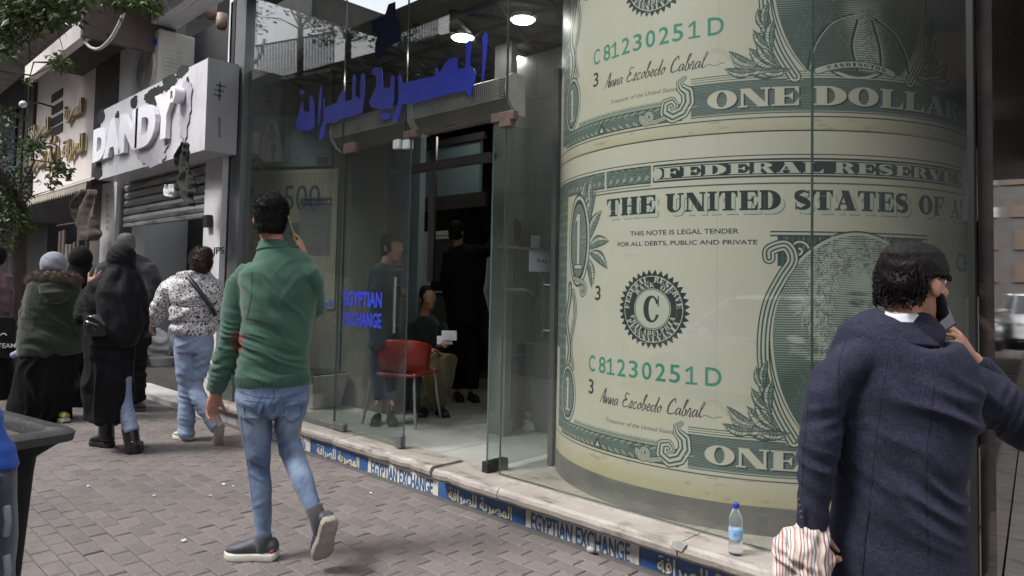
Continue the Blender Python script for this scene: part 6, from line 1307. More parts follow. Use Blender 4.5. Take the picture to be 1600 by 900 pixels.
# ---------------------------------------------------------------- man in the green sweater
F = Fig(3.50, 423, .93); gm = person('man in green sweater and faded blue jeans walking away with phone at his right ear', F, 420, 870)
J = dict(skull=(423, 343, 0), neck=(427, 392, .0), chest=(434, 450, 0), pelvis=(428, 612, 0), shL=(385, 420, 0), elL=(362, 522, -.02), wrL=(336, 612, 0), shR=(485, 418, 0), elR=(499, 488, .14), wrR=(477, 402, .06), hipL=(403, 622, 0), knL=(405, 730, .03), anL=(411, 846, 0), toL=(372, 864, .0), hipR=(455, 622, 0), knR=(455, 702, .05), anR=(490, 782, -.16), toR=(497, 835, -.17))
body_mesh('body', F, J, F.vd*1+F.rt*.05, gm, M_skin, .98, .005, [((F.P(335, 614), F.rt*-.12+[0, 0, -1]+F.vd*.1, F.rt*.6-F.vd*.55, F.vd*.9+F.rt*.3), dict(k=1.0, curl=(.35, .45, .3), th=(.35, .4), spread=.2)), ((F.P(477, 400, .06), [0, 0, 1]+F.rt*-.34, -F.rt+np.array([0, 0, -.3]), -F.vd*1.0), dict(k=.92, curl=(.25, .45, .4), th=(.15, .3)))])
face_bits(gm, F.P(423, 343), F.vd+F.rt*.05, .98)
M_green = cloth('green_knit', (.036, .085, .062), .12, .9, 420, .3, col2=(.048, .110, .080)); add_spot(M_green, F.P(377, 531, -.06), (.045, .045, .055), (.14, .035, .02), .3); add_spot(M_green, F.P(366, 411, 0), (.03, .06, .014), (.16, .06, .03), .4)
sw = MB(); F.rings(sw, [(427, 384, .0, 22, .064), (427, 392, 0, 27, .076), (431, 402, 0, 42, .085), (434, 411, 0, 56, .098), (435, 422, 0, 64, .11), (436, 434, 0, 65, .118), (437, 460, 0, 63, .125), (435, 500, 0, 57, .122), (430, 545, 0, 55, .115), (428, 575, 0, 57, .12), (427, 590, 0, 60, .122)], 30, True)
F.rings(sw, [(404, 424, 0, 16, .06), (388, 428, 0, 21, .066), (374, 446, 0, 23, .066), (368, 474, -.01, 22, .064), (364, 510, -.02, 20, .06), (358, 540, -.02, 20, .056), (348, 575, -.01, 18, .052), (340, 600, 0, 16, .046), (336, 611, 0, 14, .042)], 20, True)
F.rings(sw, [(468, 422, 0, 18, .06), (482, 428, .01, 20, .064), (491, 444, .04, 18, .062), (494, 462, .08, 16, .058), (497, 482, .11, 16, .055), (492, 486, .14, 14, .05)], 20, True)
sw.tube([F.P(499, 488, .15), F.P(494, 462, .155), F.P(486, 434, .13), F.P(479, 411, .09)], [.05, .048, .042, .036], n=16)
z = lambda u, v, dd=0: F.P(u, v, dd)
gsw = fuse('sweater', sw, .0062, M_green, gm, 5, folds=[(z(380, 530, -.05), (.3, 0, 1), .045, .0125, .12), (z(350, 570, -.03), (-.1, 0, 1), .035, .009, .11), (z(400, 450, -.1), F.rt*.8+[0, 0, .7], .08, .006, .13), (z(478, 445, -.1), F.rt*-.8+[0, 0, .7], .07, .006, .13), (z(425, 570, -.12), F.rt*.35+[0, 0, 1], .06, .011, .16), (z(445, 510, -.1), F.rt*.6+[0, 0, 1], .10, .006, .14), (z(395, 420, 0), F.rt*.9+[0, 0, .3], .05, .005, .08), (z(340, 604, 0), (0, 0, 1), .022, .003, .05)], lump=.004, lump_s=7)
hm = MB(); F.rings(hm, [(427, 583, 0, 59.5, .124), (427, 593, 0, 60.5, .126), (427, 601, 0, 59, .122)], 34, True); o = fuse('rib_hem', hm, .006, M_green, gm, 3); 
rb2 = MB()
for k in range(64):
    t = 2*pi*k/64; c_ = F.P(427, 584)+F.rt*F.w(61)*cos(t)+F.vd*.1265*sin(t); rb2.bar(c_, F.P(427, 601)+F.rt*F.w(60)*cos(t)+F.vd*.124*sin(t), .0022, 4)
o = rb2.obj('rib_stitches', M_green, gm); tag(o, kind='stuff')
cl_ = MB(); F.rings(cl_, [(427, 378, .008, 23, .070), (427, 384, .004, 24.5, .074), (427, 391, 0, 28, .080)], 26, True); o = fuse('collar', cl_, .005, M_green, gm, 2); tag(o, 'short turned-down knit collar')
M_denim = mat('washed_denim', (.050, .078, .150), .85, var=.3, scale=5, bump=.3, bscale=300, col2=(.115, .165, .27), sheen=.1); add_dirt(M_denim, (.24, .31, .42), .50, .68, 4.5, (1.3, 1.3, .7), .6)
for (u_, v_, r_) in ((398, 662, (.045, .06, .10)), (448, 664, (.04, .06, .07)), (404, 768, (.030, .07, .07)), (462, 722, (.035, .07, .06))): add_spot(M_denim, F.P(u_, v_, -.08), r_, (.23, .30, .41), .85)
jn = MB(); F.rings(jn, [(427, 586, 0, 57, .115), (427, 600, 0, 59, .124), (427, 622, 0, 60, .135), (428, 645, 0, 52, .125)], 30, True)
F.rings(jn, [(398, 622, 0, 30.1, 0.099), (399, 645, 0, 29.1, 0.097), (400, 672, .01, 24.8, 0.086), (403, 700, .02, 21.2, 0.074), (405, 728, .03, 18.4, 0.063), (407, 758, .02, 17.6, 0.061), (409, 790, .01, 16.2, 0.054), (411, 820, 0, 13.5, 0.045), (411, 843, 0, 12.6, 0.041)], 24, True)
F.rings(jn, [(455, 620, 0, 30.1, 0.099), (453, 645, .01, 27.2, 0.095), (450, 670, .03, 20.7, 0.081), (452, 696, .05, 18.9, 0.070), (460, 718, .01, 18.4, 0.067), (472, 745, -.07, 17.1, 0.059), (482, 768, -.13, 14.0, 0.049), (489, 784, -.17, 12.6, 0.043)], 24, True)
jo = fuse('jeans', jn, .0062, M_denim, gm, 4, folds=[(z(405, 722, -.05), F.rt*.45+[0, 0, 1], .045, .0055, .10), (z(408, 775, -.04), F.rt*-.6+[0, 0, 1], .07, .003, .10), (z(411, 834, -.02), F.rt*.3+[0, 0, 1], .03, .004, .05), (z(452, 694, -.03), F.rt*-.5+[0, 0, 1], .045, .005, .09), (z(392, 638, -.1), F.rt*.8+[0, 0, 1], .055, .0065, .11), (z(455, 640, -.1), F.rt*-.5+[0, 0, 1], .05, .007, .1), (z(430, 650, -.08), F.rt+[0, 0, -.4], .045, .008, .10), (z(478, 755, -.1), F.rt*-.8+[0, 0, 1], .05, .003, .09)], lump=.004, lump_s=9)
seam(gm, jo, [[(428, 604), (428, 625), (429, 652)], [(372, 612), (400, 620), (428, 622), (455, 620), (482, 611)], [(380, 626), (411, 629), (409, 655), (396, 664), (383, 655), (380, 626)], [(443, 629), (472, 626), (470, 654), (457, 661), (444, 654), (443, 629)], [(376, 650), (383, 700), (392, 760), (397, 835)], [(426, 660), (424, 720), (424, 780), (424, 838)]], .0016, mat('thread', (.035, .045, .08), .8), 'stitching')
seam(gm, gsw, [[(392, 412), (394, 440), (392, 470), (385, 500)], [(484, 415), (488, 445), (490, 475)]], .0014, mat('green_thread', (.016, .04, .03), .9), 'armhole_seam')
# shoes: dark slip-on clogs with pale soles
M_clog = mat('dark_grey_rubber', (.055, .057, .068), .6, var=.1, bump=.2, bscale=60); M_sole = mat('pale_sole', (.52, .50, .44), .7, var=.12, scale=12); M_soleb = mat('worn_outsole', (.27, .235, .20), .8, var=.2, scale=20, bump=.6, bscale=60); M_coral = mat('coral_rubber', (.45, .05, .07), .6); M_sock = cloth('grey_sock', (.06, .062, .068))
h_, t_ = z(437, 0), None; hp = at_z(434, 874, .0); tp = at_z(352, 872, .0); hp, tp = np.array([*hp[:2], 0]), np.array([*tp[:2], 0])
s1 = shoe(gm, hp, tp, .052, .085, M_clog, M_sole, .030, 'shoe'); tag(s1, 'planted left shoe')
o = MB().tube([hp+unit(tp-hp)*.028+[0, 0, .045], hp+unit(tp-hp)*.012+[0, 0, .06]], [(.040, .012), (.036, .010)], A=np.cross(unit(tp-hp), [0, 0, 1]), n=14); o.obj('heel_strap', M_coral, s1, smooth=True)
MB().tube([F.P(411, 838), F.P(412, 850), hp*.72+tp*.28+[0, 0, .07], hp*.70+tp*.30+[0, 0, .05]], [.043, .042, .045, .04], n=16).obj('sock', M_sock, gm, smooth=True)
hb, tb2 = z(512, 792, -.235), z(499, 861, -.14); tl = unit(F.vd*1.0+F.rt*-.35+np.array([0, 0, .25])); s2 = shoe(gm, hb, tb2, .054, .075, M_clog, M_soleb, .028, 'shoe', tilt=tl); tag(s2, 'lifted right shoe showing its worn outsole')
rm = MB(); rm.tube([hb+tl*.03+unit(tb2-hb)*.01, hb+tl*.045+unit(tb2-hb)*.0], [(.034, .010), (.030, .008)], A=np.cross(unit(tb2-hb), tl), n=14).obj('heel_strap', M_coral, s2, smooth=True)
MB().tube([z(487, 778, -.16), z(493, 793, -.17), z(498, 810, -.16)], [.042, .042, .044], n=16).obj('sock', M_sock, gm, smooth=True)
hr = MB(); c = F.P(423, 343); hair_cap(hr, c, F.vd+F.rt*.05, .98, .011); hr.ell(c+[0, 0, .034], (.080, .100, .092), A=F.rt, B=F.vd, n=22, m=14)
ho = fuse('hair', hr, .005, M_hair, gm, 2, lump=.003, lump_s=45, cut=lambda p: (np.array(p)-c) @ F.vd > .055 and p[2] < c[2]+.055); strands('hair_strands', ho, M_hair, ho, 4200, .008, seed=4, droop=.25)
ph = MB(); a, b = F.P(450, 338, .02), F.P(464, 384, .03); d = unit(b-a); e = unit(np.cross(d, F.rt)); nrm = np.cross(d, e); ph.hexa([a+e*s1_*.036+nrm*s2_*.0045 if False else a-e*.036-nrm*.0045, a+e*.036-nrm*.0045, a+e*.036+nrm*.0045, a-e*.036+nrm*.0045, b-e*.036-nrm*.0045, b+e*.036-nrm*.0045, b+e*.036+nrm*.0045, b-e*.036+nrm*.0045])
o = ph.obj('phone', mat('phone_gold_case', (.22, .19, .05), .3), bevel=.003); tag(o, 'phone in thin olive gold case at the ear of the green-sweater man', 'phone')
# ---------------------------------------------------------------- man in the navy blazer
F = Fig(2.05, 1415, .96); z = F.P; bm_ = person('man in navy blazer seen from behind holding a phone to his right ear', F, 1415, 1180)
hf = unit(F.vd*.80+F.rt*.60); k_ = .98; HC = z(1428, 446)
J = dict(skull=(1428, 446, 0), neck=(1406, 512, .0), chest=(1412, 620, 0), pelvis=(1415, 860, 0), shL=(1288, 606, 0), elL=(1279, 700, 0), wrL=(1272, 812, .0), shR=(1500, 600, 0), elR=(1632, 690, .08), wrR=(1526, 566, .152), hipL=(1375, 880, 0), knL=(1375, 1020, .02), anL=(1375, 1150, 0), toL=(1365, 1165, .10), hipR=(1455, 880, 0), knR=(1455, 1020, .04), anR=(1460, 1150, 0), toR=(1470, 1165, .12))
dR = unit(z(1480, 492, .09)-z(1524, 563, .15))
body_mesh('body', F, J, hf, bm_, M_skin, k_, .0045, [((z(1276, 815), [0, 0, -1]+F.rt*.1, F.rt*.8-F.vd*.2, F.vd), dict(k=.9, curl=(.7, .9, .6), th=(.3, .6))), ((z(1524, 563, .15), dR, -F.rt*.5+F.vd*.3+np.array([0, 0, -.55]), np.array([0, 0, .7])-F.rt*.3+F.vd*.6), dict(k=.93, curl=(.35, .55, .5), th=(.2, .3), spread=.16))])
face_bits(bm_, HC, hf, k_)
bd = MB(); rt_ = np.cross(hf, [0, 0, 1]); bd.tube([HC+(hf*.02+rt_*.062-np.array([0, 0, .03]))*k_, HC+(hf*.045+rt_*.052-np.array([0, 0, .075]))*k_, HC+(hf*.075-np.array([0, 0, .105]))*k_, HC+(hf*.045-rt_*.052-np.array([0, 0, .075]))*k_, HC+(hf*.02-rt_*.062-np.array([0, 0, .03]))*k_], [.016, .022, .026, .022, .016], n=12)
bo = fuse('beard', bd, .005, M_hair, bm_, 2, lump=.002, lump_s=60)
hr = MB(); hair_cap(hr, HC, hf, k_, .011, low=-.03); hr.ell(HC-hf*.040+[0, 0, .005], (.080, .076, .058), A=rt_, B=hf, n=20, m=12); hr.ell(HC+[0, 0, .032], (.080, .102, .096), A=rt_, B=hf, n=22, m=14)
rr = random.Random(4)
for q in range(34):
    a = rr.uniform(-.7, 1.5); h_ = rr.uniform(-.038, .03); d = -hf*cos(a)+rt_*sin(a)*-1; hr.ell(HC+d*(.088 if h_ > -.04 else .078)*np.array([1, 1, 1])+[0, 0, h_], (.017, .017, .015), n=8, m=6)
ho = fuse('hair', hr, .005, M_hair, bm_, 2, lump=.0025, lump_s=42, cut=lambda p: ((np.array(p)-HC) @ hf > .075 and p[2] < HC[2]+.045) or ((np.array(p)-HC) @ rt_ > .05 and -.040 < (np.array(p)-HC) @ hf and p[2] < HC[2]+.016) or ((np.array(p)-HC) @ hf > .02 and p[2] < HC[2]+.016)); 
cu = MB()
for q in range(300):
    a = rr.uniform(-.75, 1.6); h_ = rr.uniform(-.058, .035); d = -hf*cos(a)-rt_*sin(a); p = HC+d*(.092+.012*rr.random()-(.02 if h_ < -.06 else 0))+np.array([0, 0, h_]); e1 = unit(np.array([rr.gauss(0, 1), rr.gauss(0, 1), rr.gauss(0, 1)])); e2 = unit(np.cross(e1, d)); e1 = unit(np.cross(d, e2)); R_ = rr.uniform(.007, .013)
    cu.tube([p+e1*R_*cos(t)+e2*R_*sin(t)+d*.004*sin(t*1.5) for t in np.linspace(0, rr.uniform(3, 5.2), 7)], [.0022]*7, n=4, cap=False)
cu.obj('hair_curls', M_hair, ho); strands('hair_strands', ho, M_hair, ho, 4200, .010, keep=lambda p: p[2] < HC[2]+.035, seed=6, droop=.5)
M_blazer = cloth('navy_weave', (.011, .012, .026), .25, .85, 300, .35, 9, (.020, .021, .041), .02)
N, L, B = nodes(M_blazer); tc = N.new('ShaderNodeTexCoord'); wv = N.new('ShaderNodeTexNoise'); mp = N.new('ShaderNodeMapping'); mp.inputs['Scale'].default_value = (70, 70, 420); L.new(tc.outputs['Object'], mp.inputs[0]); L.new(mp.outputs[0], wv.inputs['Vector']); wv.inputs['Scale'].default_value = 1; mp2 = N.new('ShaderNodeMapping'); mp2.inputs['Scale'].default_value = (400, 400, 50); w2 = N.new('ShaderNodeTexNoise'); w2.inputs['Scale'].default_value = 1; L.new(tc.outputs['Object'], mp2.inputs[0]); L.new(mp2.outputs[0], w2.inputs['Vector'])
ad = N.new('ShaderNodeMath'); ad.operation = 'ADD'; L.new(wv.outputs['Fac'], ad.inputs[0]); L.new(w2.outputs['Fac'], ad.inputs[1]); mr = N.new('ShaderNodeMapRange'); mr.inputs[1].default_value = .75; mr.inputs[2].default_value = 1.25; mr.inputs[3].default_value = .55; mr.inputs[4].default_value = 1.6; L.new(ad.outputs[0], mr.inputs[0]); old = B.inputs['Base Color'].links[0].from_socket; hv = N.new('ShaderNodeHueSaturation'); L.new(mr.outputs[0], hv.inputs['Value']); L.new(old, hv.inputs['Color']); L.new(hv.outputs[0], B.inputs['Base Color'])
bz = MB(); F.rings(bz, [(1402, 506, 0, 42, .066), (1394, 516, 0, 55, .072), (1386, 530, 0, 73, .08), (1386, 544, 0, 91, .088), (1391, 558, 0, 104, .096), (1397, 576, 0, 113, .105), (1402, 612, 0, 117, .118), (1403, 660, 0, 108, .118), (1401, 710, 0, 101, .118), (1401, 755, 0, 98, .116), (1401, 800, 0, 99, .118), (1400, 860, 0, 104, .122), (1399, 930, 0, 108, .124), (1398, 1005, 0, 110, .124)], 36, True)
F.rings(bz, [(1345, 572, 0, 26, .05), (1320, 574, 0, 31, .058), (1303, 590, 0, 32, .064), (1292, 615, 0, 30, .072), (1284, 655, 0, 29, .070), (1279, 700, 0, 29, .066), (1275, 750, 0, 28, .062), (1270, 790, 0, 27, .058), (1268, 822, 0, 27, .056)], 24, True)
bz.tube([z(1478, 592), z(1512, 602, .01), z(1552, 626, .03), z(1600, 670, .05), z(1645, 694, .08)], [.060, .070, .070, .070, .064], n=22)
bz.tube([z(1640, 698, .08), z(1612, 667, .10), z(1576, 624, .128), z(1537, 578, .147)], [.058, .052, .045, .039], n=20)
bz.tube([z(1404, 545), z(1450, 570), z(1490, 606)], [.050, .050, .050], n=20); bz.tube([z(1396, 540), z(1350, 556), z(1316, 578)], [.060, .062, .060], n=20)
bl = fuse('blazer', bz, .0065, M_blazer, bm_, 5, folds=[(z(1470, 690, -.14), F.rt*.45+[0, 0, 1], .12, .012, .17), (z(1440, 760, -.14), F.rt*.55+[0, 0, 1], .09, .009, .14), (z(1330, 590, -.08), F.rt+[0, 0, .1], .09, .008, .12), (z(1500, 640, -.1), F.rt*.8+[0, 0, .8], .07, .012, .12), (z(1278, 720, -.05), F.rt*.5+[0, 0, 1], .07, .008, .13), (z(1280, 640, -.04), F.rt*-.5+[0, 0, 1], .08, .007, .1), (z(1580, 650, -.03), F.rt*-1+[0, 0, .5], .05, .008, .13), (z(1410, 840, -.14), F.rt*.9+[0, 0, .3], .12, .006, .15)], lump=.005, lump_s=6)
cl2 = MB(); R0 = [(1402, 498, .0, 42, .064), (1402, 506, -.002, 46, .070), (1401, 518, -.006, 55, .080), (1400, 530, -.008, 64, .086)]
pc = [(F.P(u, v-.0)+np.array([0, 0, 0]), F.w(w_), h_) for u, v, d_, w_, h_ in R0]; tilt = F.rt*-.0
cl2.tube([p+np.array([0, 0, -.004]) for p, _, _ in pc], [(a, b) for _, a, b in pc], A=unit(F.rt+np.array([0, 0, -.22])), n=28, flat=True); o = fuse('jacket_collar', cl2, .005, M_blazer, bm_, 3, lump=.001); tag(o, 'turned jacket collar')
cg_ = MB(); cg_.tube([z(1400, 508), z(1410, 520), z(1432, 540)], [(F.w(44), .058), (F.w(50), .066), (F.w(50), .070)], A=F.rt, n=24); fuse('collar_stand', cg_, .006, M_blazer, bm_, 2)
sc_ = MB(); sc_.tube([z(1402, 489, .0), z(1402, 496, .0), z(1402, 506, 0)], [(F.w(38.5), .058), (F.w(40), .061), (F.w(42), .064)], A=unit(F.rt+np.array([0, 0, -.30])), n=28, flat=True); o = fuse('shirt_collar', sc_, .004, mat('white_shirt', (.62, .62, .66), .8), bm_, 2); tag(o, 'white shirt collar edge')
nth = mat('navy_thread', (.005, .005, .010), .9)
seam(bm_, bl, [[(1390, 545), (1378, 620), (1368, 700), (1358, 798)]], .0011, nth, 'centre_seam'); seam(bm_, bl, [[(1358, 798), (1352, 840), (1347, 899)]], .0030, nth, 'back_vent')
seam(bm_, bl, [[(1322, 532), (1312, 560), (1308, 610), (1312, 660)], [(1482, 555), (1494, 590), (1503, 640), (1512, 676)], [(1262, 640), (1256, 700), (1254, 760)], [(1460, 600), (1448, 700), (1446, 800), (1452, 890)]], .0013, nth, 'sleeve_seam')
bt = MB()
for q in range(4): bt.ell(z(1252+q*1.5, 775+q*9, -.052), (.006, .004, .006), A=F.rt, B=F.vd, n=8, m=5)
bt.obj('cuff_buttons', mat('horn_button', (.02, .02, .03), .3), bm_, smooth=True)
tr = MB(); F.rings(tr, [(1415, 850, 0, 90, .12), (1415, 900, 0, 92, .125), (1415, 930, 0, 86, .12)], 26, True)
for sx in (-1, 1): F.rings(tr, [(1415+sx*42, 900, 0, 48, .11), (1415+sx*42, 960, .0, 44, .09), (1415+sx*42, 1030, .02, 36, .075), (1415+sx*44, 1100, 0, 33, .07), (1415+sx*44, 1160, 0, 32, .07)], 20, True)
fuse('trousers', tr, .009, cloth('dark_trousers', (.02, .02, .026)), bm_, 3, folds=[(z(1370, 1040, -.05), (0, 0, 1), .05, .006, .2)])
for sx in (-1, 1): p = z(1415+sx*44, 1160); p = np.array([p[0], p[1], 0]); shoe(bm_, p-F.vd*.10, p+F.vd*.19, .045, .07, mat('black_leather', (.012, .012, .012), .3) if sx < 0 else MATS['black_leather'], M_blackm, .02)
ph = MB(); a, b = z(1454, 455, .02), z(1479, 512, .06); a = a-(b-a)*.04; b = a+unit(b-a)*.15; d = unit(b-a); e = unit(np.cross(d, unit(F.rt*.5-F.vd*.85))); nn = np.cross(e, d); w_ = .034
ph.hexa([a-e*w_-nn*.004, a+e*w_-nn*.004, a+e*w_+nn*.004, a-e*w_+nn*.004, b-e*w_-nn*.004, b+e*w_-nn*.004, b+e*w_+nn*.004, b-e*w_+nn*.004]); o = ph.obj('phone', M_blackm, bevel=.003); tag(o, 'black phone with pale grey back held by the man in the navy blazer', 'phone')
q = MB(); sgn = -1 if (nn @ F.vd) > 0 else 1; c1, c2 = a+d*.008+nn*sgn*.0042, b-d*.008+nn*sgn*.0042; q.hexa([c1-e*.030, c1+e*.030, c1+e*.030+nn*sgn*.001, c1-e*.030+nn*sgn*.001, c2-e*.030, c2+e*.030, c2+e*.030+nn*sgn*.001, c2-e*.030+nn*sgn*.001]); q.obj('back_cover', mat('grey_cover', (.30, .30, .33), .25), o)
q = MB(); c1, c2 = a+d*.055+nn*sgn*.0055, a+d*.068+nn*sgn*.0055; q.hexa([c1-e*.030, c1+e*.030, c1+e*.030+nn*sgn*.001, c1-e*.030+nn*sgn*.001, c2-e*.030, c2+e*.030, c2+e*.030+nn*sgn*.001, c2-e*.030+nn*sgn*.001]); q.obj('cover_band', M_blackm, o)
# loose longer locks over the nape and crown
lk = MB()
for q in range(170):
    a = rr.uniform(-.9, 1.7); d = -hf*cos(a)-rt_*sin(a); h0 = rr.uniform(.03, .10); sp_ = HC+d*(.100*sqrt(max(.1, 1-(h0/.135)**2)))+np.array([0, 0, h0+.01]); P = [sp_]
    for t in range(1, 5): hh = h0-.022*t; P.append(HC+d*(.1035*sqrt(max(.1, 1-(max(hh, 0)/.135)**2)))+rt_*.004*sin(q+t*1.3)+np.array([0, 0, hh+.01]))
    lk.tube(P, [.0008, .0016, .0017, .0015, .0006], n=4, cap=False)
tag(lk.obj('hair_locks', M_hair, ho), kind='stuff')
# striped cloth bag hanging from his left hand
M_stripe = mat('striped_cloth', (.5, .5, .48), .85, bump=.2, bscale=250); N, L, B = nodes(M_stripe); tc = N.new('ShaderNodeTexCoord'); dp = N.new('ShaderNodeVectorMath'); dp.operation = 'DOT_PRODUCT'; dp.inputs[1].default_value = tuple(map(float, (F.rt*15+F.vd*4))); nzz = N.new('ShaderNodeTexNoise'); nzz.inputs['Scale'].default_value = 7; L.new(tc.outputs['Object'], nzz.inputs['Vector']); L.new(tc.outputs['Object'], dp.inputs[0]); am_ = N.new('ShaderNodeMath'); am_.operation = 'MULTIPLY_ADD'; am_.inputs[1].default_value = .7; L.new(nzz.outputs['Fac'], am_.inputs[0]); L.new(dp.outputs['Value'], am_.inputs[2]); fr_ = N.new('ShaderNodeMath'); fr_.operation = 'FRACT'; L.new(am_.outputs[0], fr_.inputs[0]); cr = N.new('ShaderNodeValToRGB'); cr.color_ramp.interpolation = 'CONSTANT'; L.new(fr_.outputs[0], cr.inputs[0]); L.new(cr.outputs[0], B.inputs['Base Color'])
cols = [(0, (.50, .48, .45)), (.10, (.30, .07, .06)), (.16, (.50, .48, .45)), (.24, (.16, .15, .17)), (.29, (.52, .42, .40)), (.40, (.33, .10, .08)), (.46, (.50, .48, .45)), (.56, (.25, .18, .14)), (.62, (.48, .45, .44)), (.70, (.14, .13, .15)), (.74, (.5, .48, .46)), (.84, (.36, .16, .12)), (.9, (.42, .36, .30))]
while len(cr.color_ramp.elements) < len(cols): cr.color_ramp.elements.new(.5)
for e_, (p_, c_) in zip(cr.color_ramp.elements, cols): e_.position = p_; e_.color = (*c_, 1)
bg_ = MB(); F.rings(bg_, [(1276, 818, .0, 18, .03), (1266, 832, -.01, 30, .045), (1257, 860, -.01, 42, .06), (1253, 910, 0, 46, .07), (1252, 980, 0, 48, .075), (1254, 1040, 0, 40, .06)], 26)
o = fuse('striped_bag', bg_, .006, M_stripe, None, 2, folds=[(z(1262, 850, -.05), F.rt+[0, 0, .1], .035, .014, .12), (z(1250, 930, -.05), F.rt+[0, 0, -.3], .05, .014, .18), (z(1240, 880, -.05), F.rt*.5+[0, 0, 1], .05, .008, .1)], lump=.006); tag(o, 'red white and grey striped cloth bag hanging from the hand of the blazer man', 'bag')

# ---------------------------------------------------------------- woman in the leopard jacket
F = Fig(6.05, 310, .88); z = F.P; lw = person('woman in black and white leopard print puffer jacket and wide light jeans', F, 305, 690)
J = dict(skull=(314, 409, 0), neck=(312, 432, 0), chest=(308, 465, 0), pelvis=(304, 530, 0), shL=(272, 446, 0), elL=(254, 482, -.02), wrL=(238, 506, .05), shR=(338, 448, .02), elR=(342, 485, .05), wrR=(330, 500, .2), hipL=(288, 535, 0), knL=(294, 608, .02), anL=(292, 675, 0), toL=(286, 684, .12), hipR=(318, 535, 0), knR=(300, 606, .04), anR=(337, 656, -.2), toR=(340, 672, -.19))
body_mesh('body', F, J, F.vd-F.rt*.4, lw, M_skin, .92, .008, [((z(236, 507, .05), [0, 0, -1]+F.vd*.6, F.rt, F.vd), dict(k=.9))])
M_leo = mat('leopard_print', (.62, .61, .62), .45, var=.04, scale=4, sheen=.2); N, L, B = nodes(M_leo); tc = N.new('ShaderNodeTexCoord'); nz = N.new('ShaderNodeTexNoise'); nz.inputs['Scale'].default_value = 9; L.new(tc.outputs['Object'], nz.inputs['Vector']); mx = N.new('ShaderNodeMix'); mx.data_type = 'VECTOR'; mx.inputs[0].default_value = .12; L.new(tc.outputs['Object'], mx.inputs[4]); L.new(nz.outputs['Color'], mx.inputs[5]); vo = N.new('ShaderNodeTexVoronoi'); vo.inputs['Scale'].default_value = 74; L.new(mx.outputs[1], vo.inputs['Vector'])
n2 = N.new('ShaderNodeTexNoise'); n2.inputs['Scale'].default_value = 62; L.new(tc.outputs['Object'], n2.inputs['Vector']); su = N.new('ShaderNodeMath'); su.operation = 'MULTIPLY_ADD'; su.inputs[1].default_value = -.75; L.new(n2.outputs['Fac'], su.inputs[0]); L.new(vo.outputs['Distance'], su.inputs[2]); cr = N.new('ShaderNodeValToRGB'); cr.color_ramp.elements[0].position = .03; cr.color_ramp.elements[0].color = (.015, .015, .018, 1); cr.color_ramp.elements[1].position = .09; cr.color_ramp.elements[1].color = (.60, .59, .60, 1); ad = N.new('ShaderNodeMath'); ad.operation = 'ADD'; ad.inputs[1].default_value = .0; L.new(su.outputs[0], ad.inputs[0]); L.new(ad.outputs[0], cr.inputs[0]); L.new(cr.outputs[0], B.inputs['Base Color'])
jk = MB(); F.rings(jk, [(302, 424, 0, 28, .12), (303, 432, 0, 29, .125), (305, 440, 0, 34, .12)], 26, True)
F.rings(jk, [(305, 434, 0, 30, .12), (305, 442, 0, 38, .15), (304, 455, 0, 41, .17), (304, 466, 0, 41, .175), (305, 475, 0, 38, .16), (304, 484, 0, 42, .18), (303, 495, 0, 41, .18), (303, 502, 0, 38, .165), (303, 509, 0, 40, .175), (303, 517, 0, 38, .17), (303, 522, 0, 33, .15)], 28, True)
for R in ([(278, 442, 0, 17, .09), (268, 452, 0, 20, .105), (260, 466, 0, 19, .10), (254, 476, .0, 15, .085), (248, 485, .02, 17, .09), (241, 496, .03, 15, .08), (236, 504, .05, 10, .055)], [(330, 444, 0, 16, .09), (337, 458, .03, 15, .10), (339, 474, .05, 13, .09), (338, 490, .1, 13, .08)]): F.rings(jk, R, 18)
pj = fuse('puffer_jacket', jk, .011, M_leo, lw, 2, folds=[(z(300, 480, -.15), (0, 0, 1), .21, .010, .4), (z(255, 475, 0), F.rt*.5+[0, 0, 1], .09, .010, .2), (z(300, 500, -.1), F.rt+[0, 0, .5], .09, .005, .3)], lump=.008, lump_s=8)
seam(lw, pj, [[(270, 476), (290, 479), (310, 479), (338, 475)], [(270, 500), (290, 503), (310, 503), (338, 499)]], .003, M_blackm, 'quilting')
st_ = MB(); st_.tube([z(294, 432, -.13), z(305, 446, -.175), (z(318, 462, -.19)), z(330, 480, -.185), z(336, 492, -.16)], [(.018, .006)]*5, A=F.rt+np.array([0, 0, .5]), n=8); o = st_.obj('bag_strap', M_blackm, lw, smooth=True)
hr = MB(); c = z(314, 409); hf2 = unit(F.vd-F.rt*.4); hair_cap(hr, c, hf2, .92, .016); hr.ell(c+[0, 0, .012], (.085, .10, .10), A=F.rt, B=F.vd, n=18, m=12); hr.ell(c-F.vd*.05-[0, 0, .03], (.075, .07, .085), A=F.rt, B=F.vd); hr.ell(c-F.vd*.07+[0, 0, .02], (.06, .05, .055), A=F.rt, B=F.vd)
ho = fuse('hair', hr, .008, M_hairb, lw, 2, lump=.006, lump_s=25, cut=lambda p: (np.array(p)-c) @ hf2 > .06 and p[2] < c[2]+.06); strands('hair_strands', ho, M_hairb, ho, 2500, .02, seed=8)
M_ljean = mat('light_denim', (.20, .26, .385), .85, var=.2, scale=3, bump=.2, bscale=250, col2=(.30, .37, .50))
jn = MB(); F.rings(jn, [(304, 515, 0, 31, .15), (303, 535, 0, 32, .155), (303, 548, 0, 30, .14)], 24, True); F.rings(jn, [(288, 540, 0, 17.5, .12), (291, 580, .0, 17, .11), (293, 615, .02, 14, .09), (292, 650, .01, 13.5, .085), (291, 682, 0, 14, .09)], 20, True); F.rings(jn, [(317, 540, 0, 17, .12), (313, 570, .02, 16, .11), (303, 600, .03, 15, .095), (313, 625, -.07, 14, .09), (327, 645, -.15, 12.5, .085), (339, 662, -.20, 12, .08)], 20, True)
